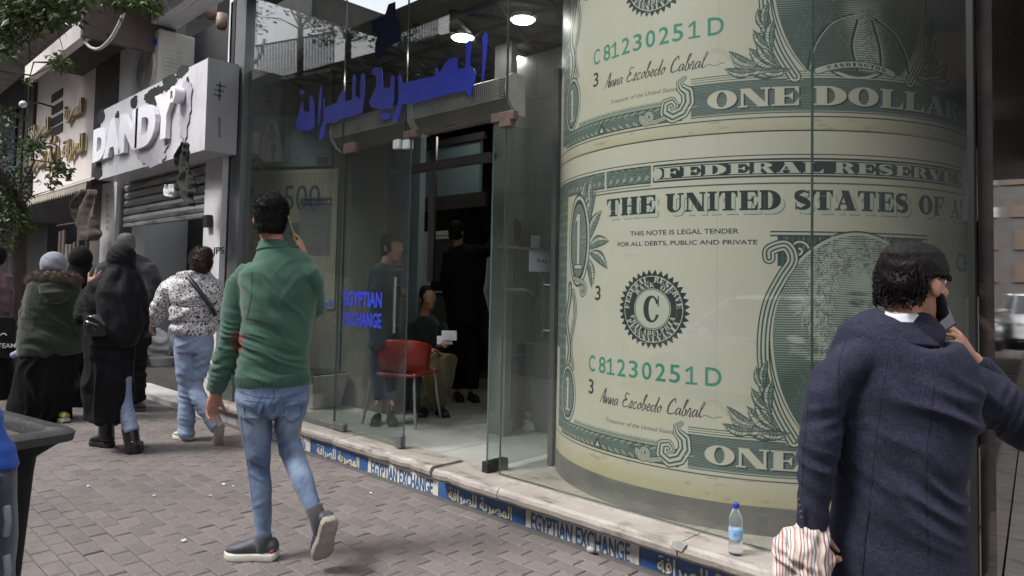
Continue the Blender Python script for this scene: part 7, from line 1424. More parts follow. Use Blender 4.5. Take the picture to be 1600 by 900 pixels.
fuse('jeans', jn, .010, M_ljean, lw, 3, folds=[(z(293, 600, -.05), F.rt*.4+[0, 0, 1], .09, .012, .2), (z(292, 665, -.05), F.rt*.3+[0, 0, 1], .06, .012, .15), (z(310, 560, -.1), F.rt*-.6+[0, 0, 1], .08, .010, .2), (z(325, 640, -.1), F.rt*-.6+[0, 0, 1], .06, .009, .15)], lump=.006)
M_wshoe = mat('white_shoe', (.48, .47, .46), .6, var=.1); p = z(288, 688); p = np.array([p[0], p[1], 0]); shoe(lw, p-F.vd*.06+F.rt*.06, p+F.vd*.12-F.rt*.08, .045, .07, M_wshoe, M_sole, .025, vox=.008)
shoe(lw, z(345, 655, -.26), z(340, 701, -.17), .042, .06, M_wshoe, M_soleb, .022, tilt=F.vd*1+F.rt*-.5+np.array([0, 0, .3]), vox=.008)
# ---------------------------------------------------------------- woman in the long black coat
F = Fig(5.60, 185, .95); z = F.P; aw_ = person('woman in long black coat and headscarf raising her left hand, blue jeans showing', F, 185, 705)
J = dict(skull=(190, 405, 0), neck=(186, 440, 0), chest=(180, 480, 0), pelvis=(175, 560, 0), shL=(150, 458, 0), elL=(132, 498, -.05), wrL=(142, 448, .05), shR=(212, 460, 0), elR=(218, 510, .05), wrR=(205, 540, .15), hipL=(165, 570, 0), knL=(160, 640, .05), anL=(166, 680, .15), toL=(163, 690, .16), hipR=(190, 570, 0), knR=(196, 640, .05), anR=(210, 690, -.05), toR=(214, 712, .02))
body_mesh('body', F, J, F.vd-F.rt*.6, aw_, M_skin, .92, .008, [((z(141, 447, .05), [0, 0, .75]+F.rt*.55, F.vd, F.rt*-.3+np.array([0, 0, 1])), dict(k=.95, curl=(.2, .3, .3), th=(.6, .3), spread=.5))])
M_black = cloth('black_cloth', (.0045, .0045, .0055), .2, .85, 200, .2, sheen=0); M_black2 = cloth('black_scarf', (.0065, .0065, .008), .2, .8, 120, .15, sheen=.03)
co_ = MB(); F.rings(co_, [(185, 432, 0, 22, .09), (180, 446, 0, 38, .13), (178, 462, 0, 45, .155), (176, 490, 0, 42, .16), (174, 520, 0, 40, .16), (173, 560, .0, 38, .17), (170, 600, .0, 36, .18), (167, 640, .02, 34, .19), (166, 654, .02, 33, .19)], 26, True)
F.rings(co_, [(150, 452, 0, 15, .08), (140, 470, -.02, 14, .08), (131, 492, -.05, 13, .075), (130, 500, -.04, 12, .07)], 16); co_.tube([z(130, 500, -.05), z(133, 480, 0), z(139, 456, .05)], [.075, .068, .055], n=14); F.rings(co_, [(210, 456, 0, 14, .08), (220, 480, .02, 13, .08), (222, 510, .05, 12, .075), (214, 532, .12, 11, .06)], 16)
fuse('coat', co_, .010, M_black, aw_, 3, folds=[(z(170, 610, -.1), F.rt, .11, .022, .45), (z(175, 510, -.1), F.rt*.5+[0, 0, 1], .12, .014, .3), (z(132, 490, 0), (0, 0, 1), .06, .010, .15)], lump=.010)
sf = MB(); sf.ell(z(190, 403), (.108, .125, .128), A=F.rt, B=F.vd, n=20, m=14); F.rings(sf, [(190, 416, -.01, 20, .11), (190, 434, -.03, 29, .135), (190, 456, -.05, 37, .15), (191, 485, -.06, 36, .15), (193, 512, -.07, 31, .14), (195, 530, -.07, 22, .12)], 24)
fuse('headscarf', sf, .009, M_black2, aw_, 3, folds=[(z(195, 480, -.15), F.rt+[0, 0, .2], .085, .016, .35), (z(188, 425, -.1), F.rt*.7+[0, 0, 1], .07, .010, .16)], lump=.006)
hb_ = MB(); F.rings(hb_, [(158, 494, -.19, 20, .05), (158, 505, -.20, 24, .06), (158, 518, -.19, 21, .05)], 20); bo = fuse('handbag', hb_, .008, mat('glossy_black_leather', (.012, .012, .012), .18), None, 2, folds=[(z(158, 505, -.2), F.rt*.5+[0, 0, 1], .05, .007, .2)]); tag(bo, 'glossy black handbag carried behind the back of the long black coat', 'handbag')
jn = MB(); F.rings(jn, [(188, 590, 0, 17, .10), (193, 630, .02, 13, .085), (203, 665, -.03, 11.5, .075), (206, 672, -.04, 12, .078)], 18, True); F.rings(jn, [(165, 590, 0, 17, .1), (162, 640, .05, 12, .085), (163, 662, .12, 10, .07)], 18, True); fuse('jeans', jn, .010, M_ljean, aw_, 2, folds=[(z(200, 655, -.05), (0, 0, 1), .04, .006, .15)])
M_boot = mat('black_boot_leather', (.014, .013, .013), .3, var=.2, scale=10)
for (u0, v0, d0, u1, v1, d1, hh, tt) in ((203, 668, -.03, 209, 708, -.05, (205, 722, -.12), (218, 716, .10)), (166, 660, .12, 166, 686, .15, (176, 699, .14), (141, 697, .22))):
    bt = MB().tube([z(u0, v0, d0), z((u0+u1)/2, (v0+v1)/2, (d0+d1)/2), z(u1, v1, d1)], [.062, .058, .060], n=16); h3, t3 = z(*hh), z(*tt); h3[2] = max(.0, h3[2]) if False else .0; t3[2] = .0
    s3 = shoe(aw_, h3, t3, .048, .085, M_boot, M_blackm, .035, 'boot', vox=.008); bt.obj('boot_shaft', M_boot, s3, smooth=True)
# ---------------------------------------------------------------- big man with cropped grey hair
F = Fig(7.30, 197); z = F.P; gmn = person('big man with cropped grey hair in charcoal jumper walking ahead of the black coat', F, 205, 640)
J = dict(skull=(197, 384, 0), neck=(196, 404, 0), chest=(197, 440, 0), pelvis=(200, 520, 0), shL=(158, 416, 0), elL=(150, 455, 0), wrL=(156, 500, .1), shR=(236, 416, 0), elR=(242, 458, 0), wrR=(236, 500, .1), hipL=(186, 530, 0), knL=(185, 585, .1), anL=(180, 625, .2), toL=(178, 632, .3), hipR=(212, 530, 0), knR=(213, 585, 0), anR=(214, 626, 0), toR=(226, 634, .02))
body_mesh('body', F, J, F.vd, gmn, M_skin2, 1.08, .009)
gs = MB(); F.rings(gs, [(196, 399, 0, 17, .085), (197, 405, 0, 30, .11), (197, 415, 0, 42, .15), (198, 440, 0, 46, .18), (199, 480, 0, 43, .19), (200, 515, 0, 40, .19), (200, 525, 0, 40, .185)], 26, True); F.rings(gs, [(176, 420, 0, 13, .08), (160, 422, 0, 16, .085), (153, 438, 0, 15, .09), (152, 460, 0, 13, .08), (156, 495, .1, 10, .06)], 16); F.rings(gs, [(218, 420, 0, 13, .08), (232, 422, 0, 15, .085), (239, 438, 0, 13, .09), (240, 462, 0, 12, .08), (236, 495, .1, 10, .06)], 16)
fuse('jumper', gs, .011, cloth('charcoal_knit', (.032, .033, .036), .2, .9, 260, .35), gmn, 3, folds=[(z(215, 460, -.15), F.rt*.5+[0, 0, 1], .12, .010, .3)], lump=.008)
hr = MB(); c = z(197, 384); hair_cap(hr, c, F.vd, 1.08, .006); fuse('hair', hr, .009, M_hairg, gmn, 2, cut=lambda p: (np.array(p)-c) @ F.vd > .05 and p[2] < c[2]+.05)
jn = MB(); F.rings(jn, [(200, 515, 0, 34, .17), (200, 540, 0, 33, .16)], 22, True); F.rings(jn, [(187, 535, 0, 18, .12), (185, 585, .1, 14, .095), (181, 622, .2, 12, .085)], 18, True); F.rings(jn, [(213, 535, 0, 17, .12), (213, 585, 0, 14, .1), (214, 626, 0, 13, .09)], 18, True); fuse('trousers', jn, .012, M_black, gmn, 2, folds=[(z(213, 590, 0), (0, 0, 1), .1, .01, .3)])
for (u0, d0, u1, d1) in ((206, -.05, 228, .06), (186, .15, 178, .35)): h3, t3 = z(u0, 635, d0), z(u1, 635, d1); h3[2] = t3[2] = 0; shoe(gmn, h3, t3, .05, .08, M_clog, M_clog, .03, vox=.009)
# ---------------------------------------------------------------- woman in the olive parka
F = Fig(6.75, 82, .93); z = F.P; pw = person('woman in olive parka with fur hood, pale grey headscarf and long black skirt', F, 65, 655)
J = dict(skull=(83, 414, 0), neck=(84, 440, 0), chest=(84, 475, 0), pelvis=(82, 545, 0), shL=(55, 452, 0), elL=(44, 500, 0), wrL=(36, 543, 0), shR=(113, 452, 0), elR=(120, 500, .05), wrR=(116, 540, .12), hipL=(70, 555, 0), knL=(65, 605, .05), anL=(30, 645, -.05), toL=(16, 653, .02), hipR=(96, 555, 0), knR=(95, 605, .05), anR=(94, 648, .1), toR=(88, 655, .2))
body_mesh('body', F, J, F.vd-F.rt*.1, pw, M_skin, .92, .009, [((z(35, 546), [0, 0, -.4]+F.rt*-.2+F.vd*.4, F.rt*.9, F.vd+np.array([0, 0, .3])), dict(k=1.05, curl=(.6, .7, .4)))])
M_olive = cloth('olive_cotton', (.024, .030, .018), .25, .85, 200, .25, col2=(.034, .040, .026)); M_skirt2 = cloth('black_skirt_cloth', (.0045, .0045, .0055), .2, .9, sheen=0)
pk = MB(); F.rings(pk, [(84, 434, 0, 28, .12), (84, 445, 0, 38, .15), (84, 460, 0, 41, .165), (82, 500, 0, 43, .18), (80, 530, 0, 47, .19), (79, 548, 0, 48, .19), (79, 552, 0, 47, .185)], 28, True); F.rings(pk, [(56, 450, 0, 14, .085), (48, 475, 0, 14, .085), (42, 505, 0, 13, .08), (38, 530, 0, 11, .07), (36, 540, 0, 10, .06)], 16); F.rings(pk, [(112, 450, 0, 13, .085), (119, 480, .02, 12, .085), (121, 510, .05, 12, .08), (117, 535, .1, 10, .06)], 16)
F.rings(pk, [(88, 446, -.14, 26, .05), (88, 458, -.17, 22, .06), (89, 468, -.17, 14, .05)], 18)
fuse('parka', pk, .010, M_olive, pw, 3, folds=[(z(85, 510, -.15), F.rt*.6+[0, 0, 1], .12, .018, .35), (z(46, 490, -.05), (0, 0, 1), .06, .010, .2), (z(90, 455, -.15), F.rt*.3+[0, 0, 1], .06, .008, .15)], lump=.008)
fu = MB(); fu.tube([z(50, 438, -.04), z(58, 432, -.10), z(75, 431, -.14), z(95, 432, -.15), (z(112, 434, -.11)), z(120, 440, -.05)], [.045, .05, .05, .05, .05, .045], n=14); fo = fuse('fur_trim', fu, .009, mat('brown_fur', (.13, .095, .075), .9, var=.5, scale=30), pw, 1, lump=.008, lump_s=30); strands('fur_strands', fo, MATS['brown_fur'], fo, 4500, .035, seed=12, droop=.2)
sf = MB(); sf.ell(z(83, 413), (.112, .13, .125), A=F.rt, B=F.vd, n=22, m=14); F.rings(sf, [(84, 424, 0, 17, .105), (84, 440, -.01, 16, .10)], 18); fuse('headscarf', sf, .009, cloth('pale_grey_scarf', (.25, .265, .31), .08, .8, 150, .15), pw, 2, folds=[(z(84, 425, -.1), F.rt*.4+[0, 0, 1], .06, .007, .15), (z(76, 410, -.1), F.rt+[0, 0, 1], .09, .004, .15)])
sk = MB(); F.rings(sk, [(80, 545, 0, 40, .17), (72, 575, 0, 44, .19), (68, 610, 0, 45, .2), (64, 640, 0, 46, .22), (62, 651, 0, 46, .22)], 28, True); fuse('skirt', sk, .011, M_skirt2, pw, 2, folds=[(z(68, 620, -.1), F.rt, .13, .026, .5)])
M_ysh = mat('yellow_trainer', (.30, .28, .07), .6, var=.3)
for (u0, d0, u1, d1) in ((34, -.16, 10, .0), (104, -.12, 86, .06)): h3, t3 = z(u0, 656, d0), z(u1, 656, d1); h3[2] = t3[2] = 0; shoe(pw, h3, t3, .048, .07, M_ysh, M_sole, .03, vox=.009)
q = MB().tube([z(20, 555, -.03), z(32, 549, -.04), z(50, 542, -.03)], [.028, .032, .026], n=12); o = q.obj('water_bottle', mat('pale_blue_wrap', (.30, .36, .55), .3, var=.3, scale=20), smooth=True); tag(o, 'small blue and white bottle held low by the woman in the parka', 'bottle')
# ---------------------------------------------------------------- second woman in black, between parka and coat
F = Fig(7.6, 125); z = F.P; w2 = person('woman in black headscarf and black gown walking between the parka and the long coat', F, 125, 640)
J = dict(skull=(126, 405, 0), neck=(126, 426, 0), chest=(126, 455, 0), pelvis=(127, 525, 0), shL=(106, 436, 0), elL=(100, 475, 0), wrL=(104, 515, .1), shR=(146, 436, 0), elR=(150, 475, 0), wrR=(146, 515, .1), hipL=(118, 535, 0), knL=(118, 580, .1), anL=(118, 625, .1), toL=(114, 632, .2), hipR=(134, 535, 0), knR=(134, 580, 0), anR=(134, 625, 0), toR=(132, 632, .1))
body_mesh('body', F, J, F.vd-F.rt*.5, w2, M_skin, .92, .010); sf = MB(); sf.ell(z(126, 404), (.118, .13, .135), A=F.rt, B=F.vd, n=20, m=14); F.rings(sf, [(126, 414, 0, 16, .10), (126, 430, 0, 22, .12), (126, 450, 0, 26, .14)], 20); fuse('headscarf', sf, .010, M_black2, w2, 2, folds=[(z(126, 430, -.1), F.rt*.6+[0, 0, 1], .07, .006, .2)])
co_ = MB(); F.rings(co_, [(126, 426, 0, 17, .1), (126, 440, 0, 27, .14), (126, 480, 0, 27, .16), (126, 540, 0, 27, .17), (125, 600, 0, 28, .19), (124, 632, 0, 28, .19)], 24, True); F.rings(co_, [(108, 438, 0, 11, .08), (102, 475, 0, 10, .075), (105, 512, .1, 8, .06)], 14); F.rings(co_, [(144, 438, 0, 11, .08), (149, 475, 0, 10, .075), (146, 512, .1, 8, .06)], 14); fuse('gown', co_, .012, M_black, w2, 2, folds=[(z(126, 570, -.1), F.rt, .11, .020, .5)])
for u0 in (116, 132): h3, t3 = z(u0+3, 640, -.05), z(u0-3, 640, .17); h3[2] = t3[2] = 0; shoe(w2, h3, t3, .043, .06, M_blackm, M_blackm, .02, vox=.010)
# ---------------------------------------------------------------- passer-by cut by the left edge
F = Fig(7.9, -8); z = F.P; w3 = person('passer-by in faded pink top cut off by the left picture edge', F, -8, 630)
J = dict(skull=(-8, 400, 0), neck=(-8, 420, 0), chest=(-8, 450, 0), pelvis=(-8, 515, 0), shL=(-28, 432, 0), elL=(-34, 470, 0), wrL=(-30, 505, .1), shR=(10, 432, 0), elR=(14, 465, 0), wrR=(10, 492, .0), hipL=(-16, 525, 0), knL=(-16, 575, 0), anL=(-16, 620, 0), toL=(-18, 626, .15), hipR=(2, 525, 0), knR=(2, 575, 0), anR=(2, 620, 0), toR=(0, 626, .15))
body_mesh('body', F, J, F.vd, w3, M_skin, .95, .010, [((z(10, 494), [0, 0, -1.], -F.rt, F.vd), dict(k=.95, curl=(.9, .9, .5)))]); tp_ = MB(); F.rings(tp_, [(-8, 418, 0, 12, .08), (-8, 430, 0, 23, .12), (-8, 470, 0, 21, .14), (-8, 520, 0, 22, .15)], 22, True); F.rings(tp_, [(9, 434, 0, 9, .07), (13, 465, 0, 8, .065), (11, 488, 0, 7, .05)], 14); F.rings(tp_, [(-27, 434, 0, 9, .07), (-33, 468, 0, 8, .065), (-30, 500, .1, 7, .05)], 14); fuse('top', tp_, .012, cloth('faded_pink', (.15, .095, .11)), w3, 2, folds=[(z(0, 460, -.1), F.rt*.4+[0, 0, 1], .1, .008, .3)])
sf = MB(); sf.ell(z(-8, 399), (.115, .125, .13), A=F.rt, B=F.vd, n=18, m=12); fuse('headscarf', sf, .011, M_black2, w3, 2); sk = MB(); F.rings(sk, [(-7, 512, 0, 21, .14), (-7, 570, 0, 24, .17), (-7, 622, 0, 26, .19)], 22, True); fuse('skirt', sk, .013, M_black, w3, 2)
for u0 in (-15, 3): h3, t3 = z(u0+2, 630, -.05), z(u0-2, 630, .17); h3[2] = t3[2] = 0; shoe(w3, h3, t3, .043, .06, M_blackm, M_blackm, .02, vox=.010)
q = MB(); a, b = z(-14, 553, -.22), z(22, 553, -.20); q.prism([z(-14, 556, -.22), z(22, 558, -.20), z(24, 500, -.20), z(18, 494, -.20), z(-12, 494, -.22)], F.vd*.10); o = q.obj('tote_bag', M_black, bevel=.01); tag(o, 'black tote bag with small white TEAM lettering at the left picture edge', 'bag'); q = MB(); p = z(-4, 541, -.215); text_solid(q, 'TEAM', p-F.vd*.012, unit(b-a), (0, 0, 1), .19, .05, .004, .01, N=-F.vd); q.tube([z(0+k*2, 522-3*sin(k*.6), -.225) for k in range(6)], [.006]*6, n=5); q.obj('print', M_paperw, o)
# ---------------------------------------------------------------- bystander in blue jacket, near left edge (only sleeve and trousers show)
F = Fig(1.55, -110); z = F.P; bs = person('bystander in bright blue jacket and dark tracksuit trousers, close by the black bin', F, -110, 1100)
hp_ = 703.; J = dict(skull=(-150, 235, 0), neck=(-150, 320, 0), chest=(-145, 440, 0), pelvis=(-125, 730, 0), shL=(-250, 370, 0), elL=(-265, 540, 0), wrL=(-260, 690, .1), shR=(-84, 392, 0), elR=(-76, 560, 0), wrR=(-22, 700, .0), hipL=(-180, 740, 0), knL=(-185, 950, 0), anL=(-190, 1160, 0), toL=(-200, 1180, .15), hipR=(-70, 740, 0), knR=(-62, 950, 0), anR=(-60, 1160, 0), toR=(-60, 1180, .15))
body_mesh('body', F, J, F.vd-F.rt*.3, bs, M_skin, 1.02, .008, [((z(-20, 704, .0), [0, 0, -1.]+F.vd*.3, -F.rt, F.vd), dict(k=1, curl=(.5, .5, .4))), ((z(-260, 692, .1), [0, 0, -1.]+F.vd*.3, F.rt, F.vd), dict(k=1, curl=(.5, .5, .4)))]); face_bits(bs, z(-150, 235), F.vd-F.rt*.3)
hr = MB(); c = z(-150, 235); hair_cap(hr, c, F.vd, 1.02, .010); fuse('hair', hr, .008, M_hair, bs, 2, lump=.003, lump_s=40, cut=lambda p: (np.array(p)-c) @ F.vd > .055 and p[2] < c[2]+.055)
jk = MB(); F.rings(jk, [(-150, 318, 0, 48, .09), (-160, 345, 0, 80, .10), (-165, 375, 0, 92, .12), (-165, 470, 0, 92, .12), (-152, 600, 0, 96, .12), (-128, 735, 0, 116, .15)], 28, True); F.rings(jk, [(-80, 380, 0, 30, .065), (-80, 430, 0, 32, .068), (-78, 540, 0, 33, .065), (-62, 620, .0, 33, .062), (-34, 680, .0, 35, .058), (-17, 718, .0, 36, .056), (-13, 738, 0, 35, .055)], 20, True); F.rings(jk, [(-242, 365, 0, 34, .07), (-255, 430, 0, 36, .075), (-266, 540, 0, 34, .07), (-264, 670, .08, 28, .055)], 20, True)
fuse('jacket', jk, .009, cloth('bright_blue_shell', (.012, .065, .32), .15, .5, 150, .15, sheen=.1), bs, 3, folds=[(z(-15, 600, 0), F.rt*.4+[0, 0, 1], .07, .010, .2), (z(-100, 600, -.1), F.rt*.4+[0, 0, 1], .1, .012, .3)], lump=.006)
tr = MB(); F.rings(tr, [(-120, 700, 0, 105, .14), (-120, 760, 0, 108, .15)], 24, True); F.rings(tr, [(-60, 740, 0, 72, .14), (-55, 850, 0, 66, .12), (-55, 960, 0, 56, .10), (-56, 1080, 0, 48, .09), (-58, 1165, 0, 44, .085)], 22, True); F.rings(tr, [(-178, 740, 0, 64, .12), (-182, 950, 0, 50, .09), (-190, 1165, 0, 42, .08)], 22, True); fuse('tracksuit_trousers', tr, .010, cloth('dark_navy_jersey', (.012, .014, .028), .2, .6), bs, 3, folds=[(z(-50, 900, 0), F.rt*.3+[0, 0, 1], .12, .012, .3)], lump=.006)
for v0, v1, lab_ in ((778, 822, 'upper pale side flash'), (852, 896, 'lower pale side flash')): q = MB(); q.tube([z(6, v0, -.075), z(8, (v0+v1)/2, -.078), z(5, v1, -.075)], [(.007, .004)]*3, A=F.rt, n=8); tag(q.obj('pale_piping', MATS.get('grey_piping') or mat('grey_piping', (.16, .17, .20), .6), bs, smooth=True), lab_)
for u0 in (-190, -58): p = z(u0, 1160); p[2] = 0; shoe(bs, p-F.vd*.1, p+F.vd*.18, .048, .075, M_blackm, M_sole, .03, vox=.008)
# ---------------------------------------------------------------- wheeled litter bin
bn = thing('litter_bin', 'black plastic litter bin with a wide lip at the lower left edge', 'bin', at_z(30, 900, 0)); D0 = 1.95
C0 = at_d(127, 670, D0); zr = C0[2]; ea = -.84*RIGHT+.54*FWD; ea[2] = 0; ea = unit(ea); eb = np.array([-ea[1], ea[0], 0]); eb = eb*(1 if eb @ FWD < 0 else -1); c0 = np.array([C0[0], C0[1], 0]); Lb = .56
def bq(a, b, z_): return c0+ea*a+eb*b+np.array([0, 0, z_])
M_bin = mat('black_plastic', (.007, .007, .0075), .65, spec=.2, var=.2, scale=8, bump=.25, bscale=80); add_dirt(M_bin, (.025, .023, .02), .55, .75, 5)
def rr_ring(off, z_, rad=.05, n=5):
    P = []
    for (cx, cy, a0) in ((off+rad, off+rad, pi), (Lb-off-rad, off+rad, 1.5*pi), (Lb-off-rad, Lb-off-rad, 0), (off+rad, Lb-off-rad, .5*pi)):
        for k in range(n): t = a0+pi/2*k/(n-1); P.append(bq(cx+rad*cos(t), cy+rad*sin(t), z_))
    return P
def shell(rings, name, m, par): 
    n = len(rings[0]); mb = MB().add([p for r_ in rings for p in r_], [(i*n+k, i*n+(k+1) % n, (i+1)*n+(k+1) % n, (i+1)*n+k) for i in range(len(rings)-1) for k in range(n)]+[tuple(range(n))[::-1], tuple((len(rings)-1)*n+k for k in range(n))]); return autosmooth(mb.obj(name, m, par), 50)
shell([rr_ring(.10, .02), rr_ring(.085, .5), rr_ring(.068, zr-.12), rr_ring(.064, zr-.075), rr_ring(.02, zr-.034)], 'body', M_bin, bn)
shell([rr_ring(.03, zr-.034), rr_ring(.0, zr-.030), rr_ring(-.003, zr-.008), rr_ring(.006, zr), rr_ring(.045, zr+.002), rr_ring(.055, zr-.012), rr_ring(.06, zr-.035)], 'lip', mat('scuffed_grey_lip', (.028, .028, .028), .5, var=.4, scale=12, bump=.3, bscale=60), bn)
shell([rr_ring(.062, zr-.05), rr_ring(.062, zr-.03)], 'rubbish', mat('brown_rubbish', (.055, .04, .03), .9, var=.5, scale=14, bump=.6), bn)
rb_ = MB(); 
for k in range(3): a, b = bq(.07+.0*k, .14+.14*k, zr-.16), bq(.13, .16+.12*k, .12); rb_.bar(a, b, .008, 6)
rb_.obj('ribs', M_bin, bn)
# ---------------------------------------------------------------- water bottle on the sill
bp = at_z(1149.5, 866, .197); bo = thing('water_bottle', 'clear plastic water bottle with dark blue cap standing on the marble sill', 'bottle', bp)
M_pet = bpy.data.materials.new('clear_plastic'); M_pet.use_nodes = True; b_ = M_pet.node_tree.nodes['Principled BSDF']; b_.inputs['Transmission Weight'].default_value = .93; b_.inputs['Roughness'].default_value = .06; b_.inputs['IOR'].default_value = 1.25; b_.inputs['Base Color'].default_value = (.86, .90, .95, 1)
hB = at_y(1150, 786, bp[1])[2]-bp[2]; s_ = hB/.235
autosmooth(MB().lathe(bp, [(.027*s_, 0), (.032*s_, .006*s_), (.032*s_, .03*s_), (.030*s_, .034*s_), (.032*s_, .038*s_), (.032*s_, .058*s_), (.031*s_, .062*s_), (.032*s_, .066*s_), (.032*s_, .125*s_), (.030*s_, .13*s_), (.029*s_, .137*s_), (.032*s_, .145*s_), (.031*s_, .165*s_), (.024*s_, .19*s_), (.014*s_, .208*s_), (.0125*s_, .215*s_)], 32).obj('body', M_pet, bo), 60)
MB().lathe(bp+np.array([0, 0, .213*s_]), [(.0145*s_, 0), (.0145*s_, .02*s_), (.013*s_, .022*s_)], 24).obj('cap', mat('blue_cap', (.02, .03, .30), .35), bo); 
lb = MB().lathe(bp, [(.0325*s_, .074*s_), (.0327*s_, .076*s_), (.0327*s_, .118*s_), (.0325*s_, .12*s_)], 32).obj('label', mat('pale_blue_label', (.25, .42, .62), .4, var=.35, scale=30), bo, smooth=True); q = MB(); vdir = unit(bp-CAMP); vdir[2] = 0
c = bp-vdir*.0335*s_; q.ell(c+[0, 0, .098*s_], (.009, .001, .009), A=(vdir[1], -vdir[0], 0), B=vdir, n=10, m=5); q.obj('label_mark', M_vinyl, lb)
# ---------------------------------------------------------------- inside: seated man, standing men, woman
def simple_person(F, label, J, f, top, legs, top_m, leg_m, hair_m=None, hands=(), shoes=None, shoe_m=None, k=1.0, vox=.011, zf=ZF, folds=()):
    z = F.P; p = thing('person', label, 'person', (*z(J['pelvis'][0], 500)[:2], zf)); body_mesh('body', F, J, f, p, M_skin2, k, vox, hands)
    mb = MB(); [F.rings(mb, R, 20, True) for R in top]; fuse('shirt', mb, vox, top_m, p, 2, folds=folds, lump=.008)
    mb = MB(); [F.rings(mb, R, 20, True) for R in legs]; fuse('trousers', mb, vox, leg_m, p, 2, folds=folds, lump=.008)
    c = z(*J['skull'])+np.array([0, 0, .006]); f = unit(f); r_ = np.cross(f, [0, 0, 1]); hr = MB(); hair_cap(hr, c-np.array([0, 0, .006]), f, k, .010); fuse('hair', hr, vox*.8, hair_m or M_hair, p, 2, cut=lambda q: (np.array(q)-c) @ f > .05 and q[2] < c[2]+.05)
    for (u0, v0, d0, u1, v1, d1) in (shoes or ()): h3, t3 = z(u0, v0, d0), z(u1, v1, d1); h3[2] = t3[2] = zf; shoe(p, h3, t3, .045, .07, shoe_m or M_blackm, shoe_m or M_blackm, .02, vox=.010)
    return p
F = Fig(6.75, 690); z = F.P; kh = cloth('khaki_cloth', (.11, .09, .045)); dk = cloth('dark_jacket_cloth', (.016, .02, .02))
J = dict(skull=(668, 470, 0), neck=(664, 495, 0), chest=(660, 520, 0), pelvis=(655, 560, .1), shL=(645, 508, 0), elL=(640, 540, -.1), wrL=(668, 540, -.3), shR=(688, 508, .05), elR=(694, 540, 0), wrR=(692, 530, -.3), hipL=(655, 565, 0), knL=(672, 560, -.35), anL=(684, 628, -.3), toL=(694, 636, -.42), hipR=(675, 565, .05), knR=(698, 560, -.3), anR=(668, 628, -.3), toR=(662, 636, -.42))
seated = simple_person(F, 'seated man in khaki trousers bent over papers inside the exchange', J, F.rt*.5-F.vd+np.array([0, 0, -.5]), [[(664, 494, 0, 14, .09), (664, 505, 0, 24, .13), (662, 530, 0, 25, .15), (660, 565, .1, 27, .17)], [(646, 508, 0, 9, .07), (640, 538, -.1, 9, .07), (652, 542, -.2, 8, .06), (666, 540, -.3, 7, .05)], [(688, 508, .05, 9, .07), (694, 535, 0, 9, .07), (692, 532, -.28, 7, .05)]], [[(655, 560, .1, 28, .16), (660, 575, .05, 28, .15)], [(650, 560, 0, 16, .1), (674, 562, -.35, 16, .09), (678, 590, -.36, 15, .09), (684, 625, -.30, 13, .08)], [(668, 560, 0, 16, .1), (700, 562, -.3, 15, .09), (694, 590, -.3, 14, .09), (668, 625, -.3, 13, .08)]], dk, kh, hands=[((z(668, 540, -.32), F.rt+np.array([0, 0, -.2]), -F.vd*.2+np.array([0, 0, -1]), -F.vd), dict(k=1)), ((z(690, 530, -.32), F.rt*.3-F.vd, [0, 0, -1.], -F.rt), dict(k=1))], shoes=[(684, 636, -.28, 698, 640, -.48), (666, 636, -.28, 660, 640, -.5)])
stl = thing('stool', 'dark stool under the seated man', 'stool', (*z(655, 600, .1)[:2], ZF)); c = z(655, 578, .1); MB().lathe((c[0], c[1], 0), [(.17, c[2]-.02), (.18, c[2]+.0), (.17, c[2]+.02)], 20).obj('seat', M_blackm, stl)
for a in range(4): t = a*pi/2+.4; MB().bar((c[0]+.12*cos(t), c[1]+.12*sin(t), c[2]-.02), (c[0]+.17*cos(t), c[1]+.17*sin(t), ZF), .012).obj('leg', M_leg, stl)
for i, (u0, v0, u1, v1, dd) in enumerate(((683, 520, 706, 532, -.42), (690, 512, 712, 526, -.44))):
    a, b = z(u0, v1, dd), z(u1, v0, dd); q = MB(); e = unit(b-a); q.hexa([a, z(u1, v1, dd-.02), z(u1, v1, dd-.018), a+F.vd*.002, z(u0, v0, dd+.03), b, b+F.vd*.002, z(u0, v0, dd+.032)]); o = q.obj('paper_sheet', M_paperw); tag(o, ('white sheet of paper in the hands of the seated man, lower one', 'white folded sheet held out by the seated man, upper one')[i], 'paper')
F = Fig(7.3, 730); z = F.P
J = dict(skull=(713, 364, 0), neck=(716, 385, 0), chest=(722, 415, 0), pelvis=(727, 500, 0), shL=(700, 396, 0), elL=(697, 440, 0), wrL=(705, 480, .1), shR=(742, 394, 0), elR=(762, 392, .1), wrR=(775, 372, .2), hipL=(718, 505, 0), knL=(716, 555, 0), anL=(716, 605, 0), toL=(722, 612, -.15), hipR=(738, 505, 0), knR=(738, 555, 0), anR=(735, 605, 0), toR=(742, 612, -.15))
simple_person(F, 'tall man in black standing at the counter with his right arm raised', J, F.vd+F.rt*.5, [[(717, 384, 0, 14, .09), (720, 394, 0, 27, .13), (722, 430, 0, 27, .15), (725, 480, 0, 27, .16), (727, 505, 0, 27, .16)], [(702, 396, 0, 10, .08), (697, 440, 0, 10, .07), (704, 478, .1, 8, .06)], [(740, 394, 0, 11, .08), (762, 392, .1, 9, .07), (774, 375, .18, 8, .05)]], [[(727, 495, 0, 25, .15), (727, 515, 0, 25, .15)], [(718, 508, 0, 14, .1), (716, 555, 0, 13, .09), (716, 605, 0, 12, .08)], [(738, 508, 0, 14, .1), (738, 555, 0, 13, .09), (735, 605, 0, 12, .08)]], M_black, M_black, shoes=[(712, 612, .05, 722, 614, -.2), (734, 612, .05, 746, 614, -.2)])
F = Fig(5.9, 800); z = F.P  # figure added in place of a reflection in the open leaf
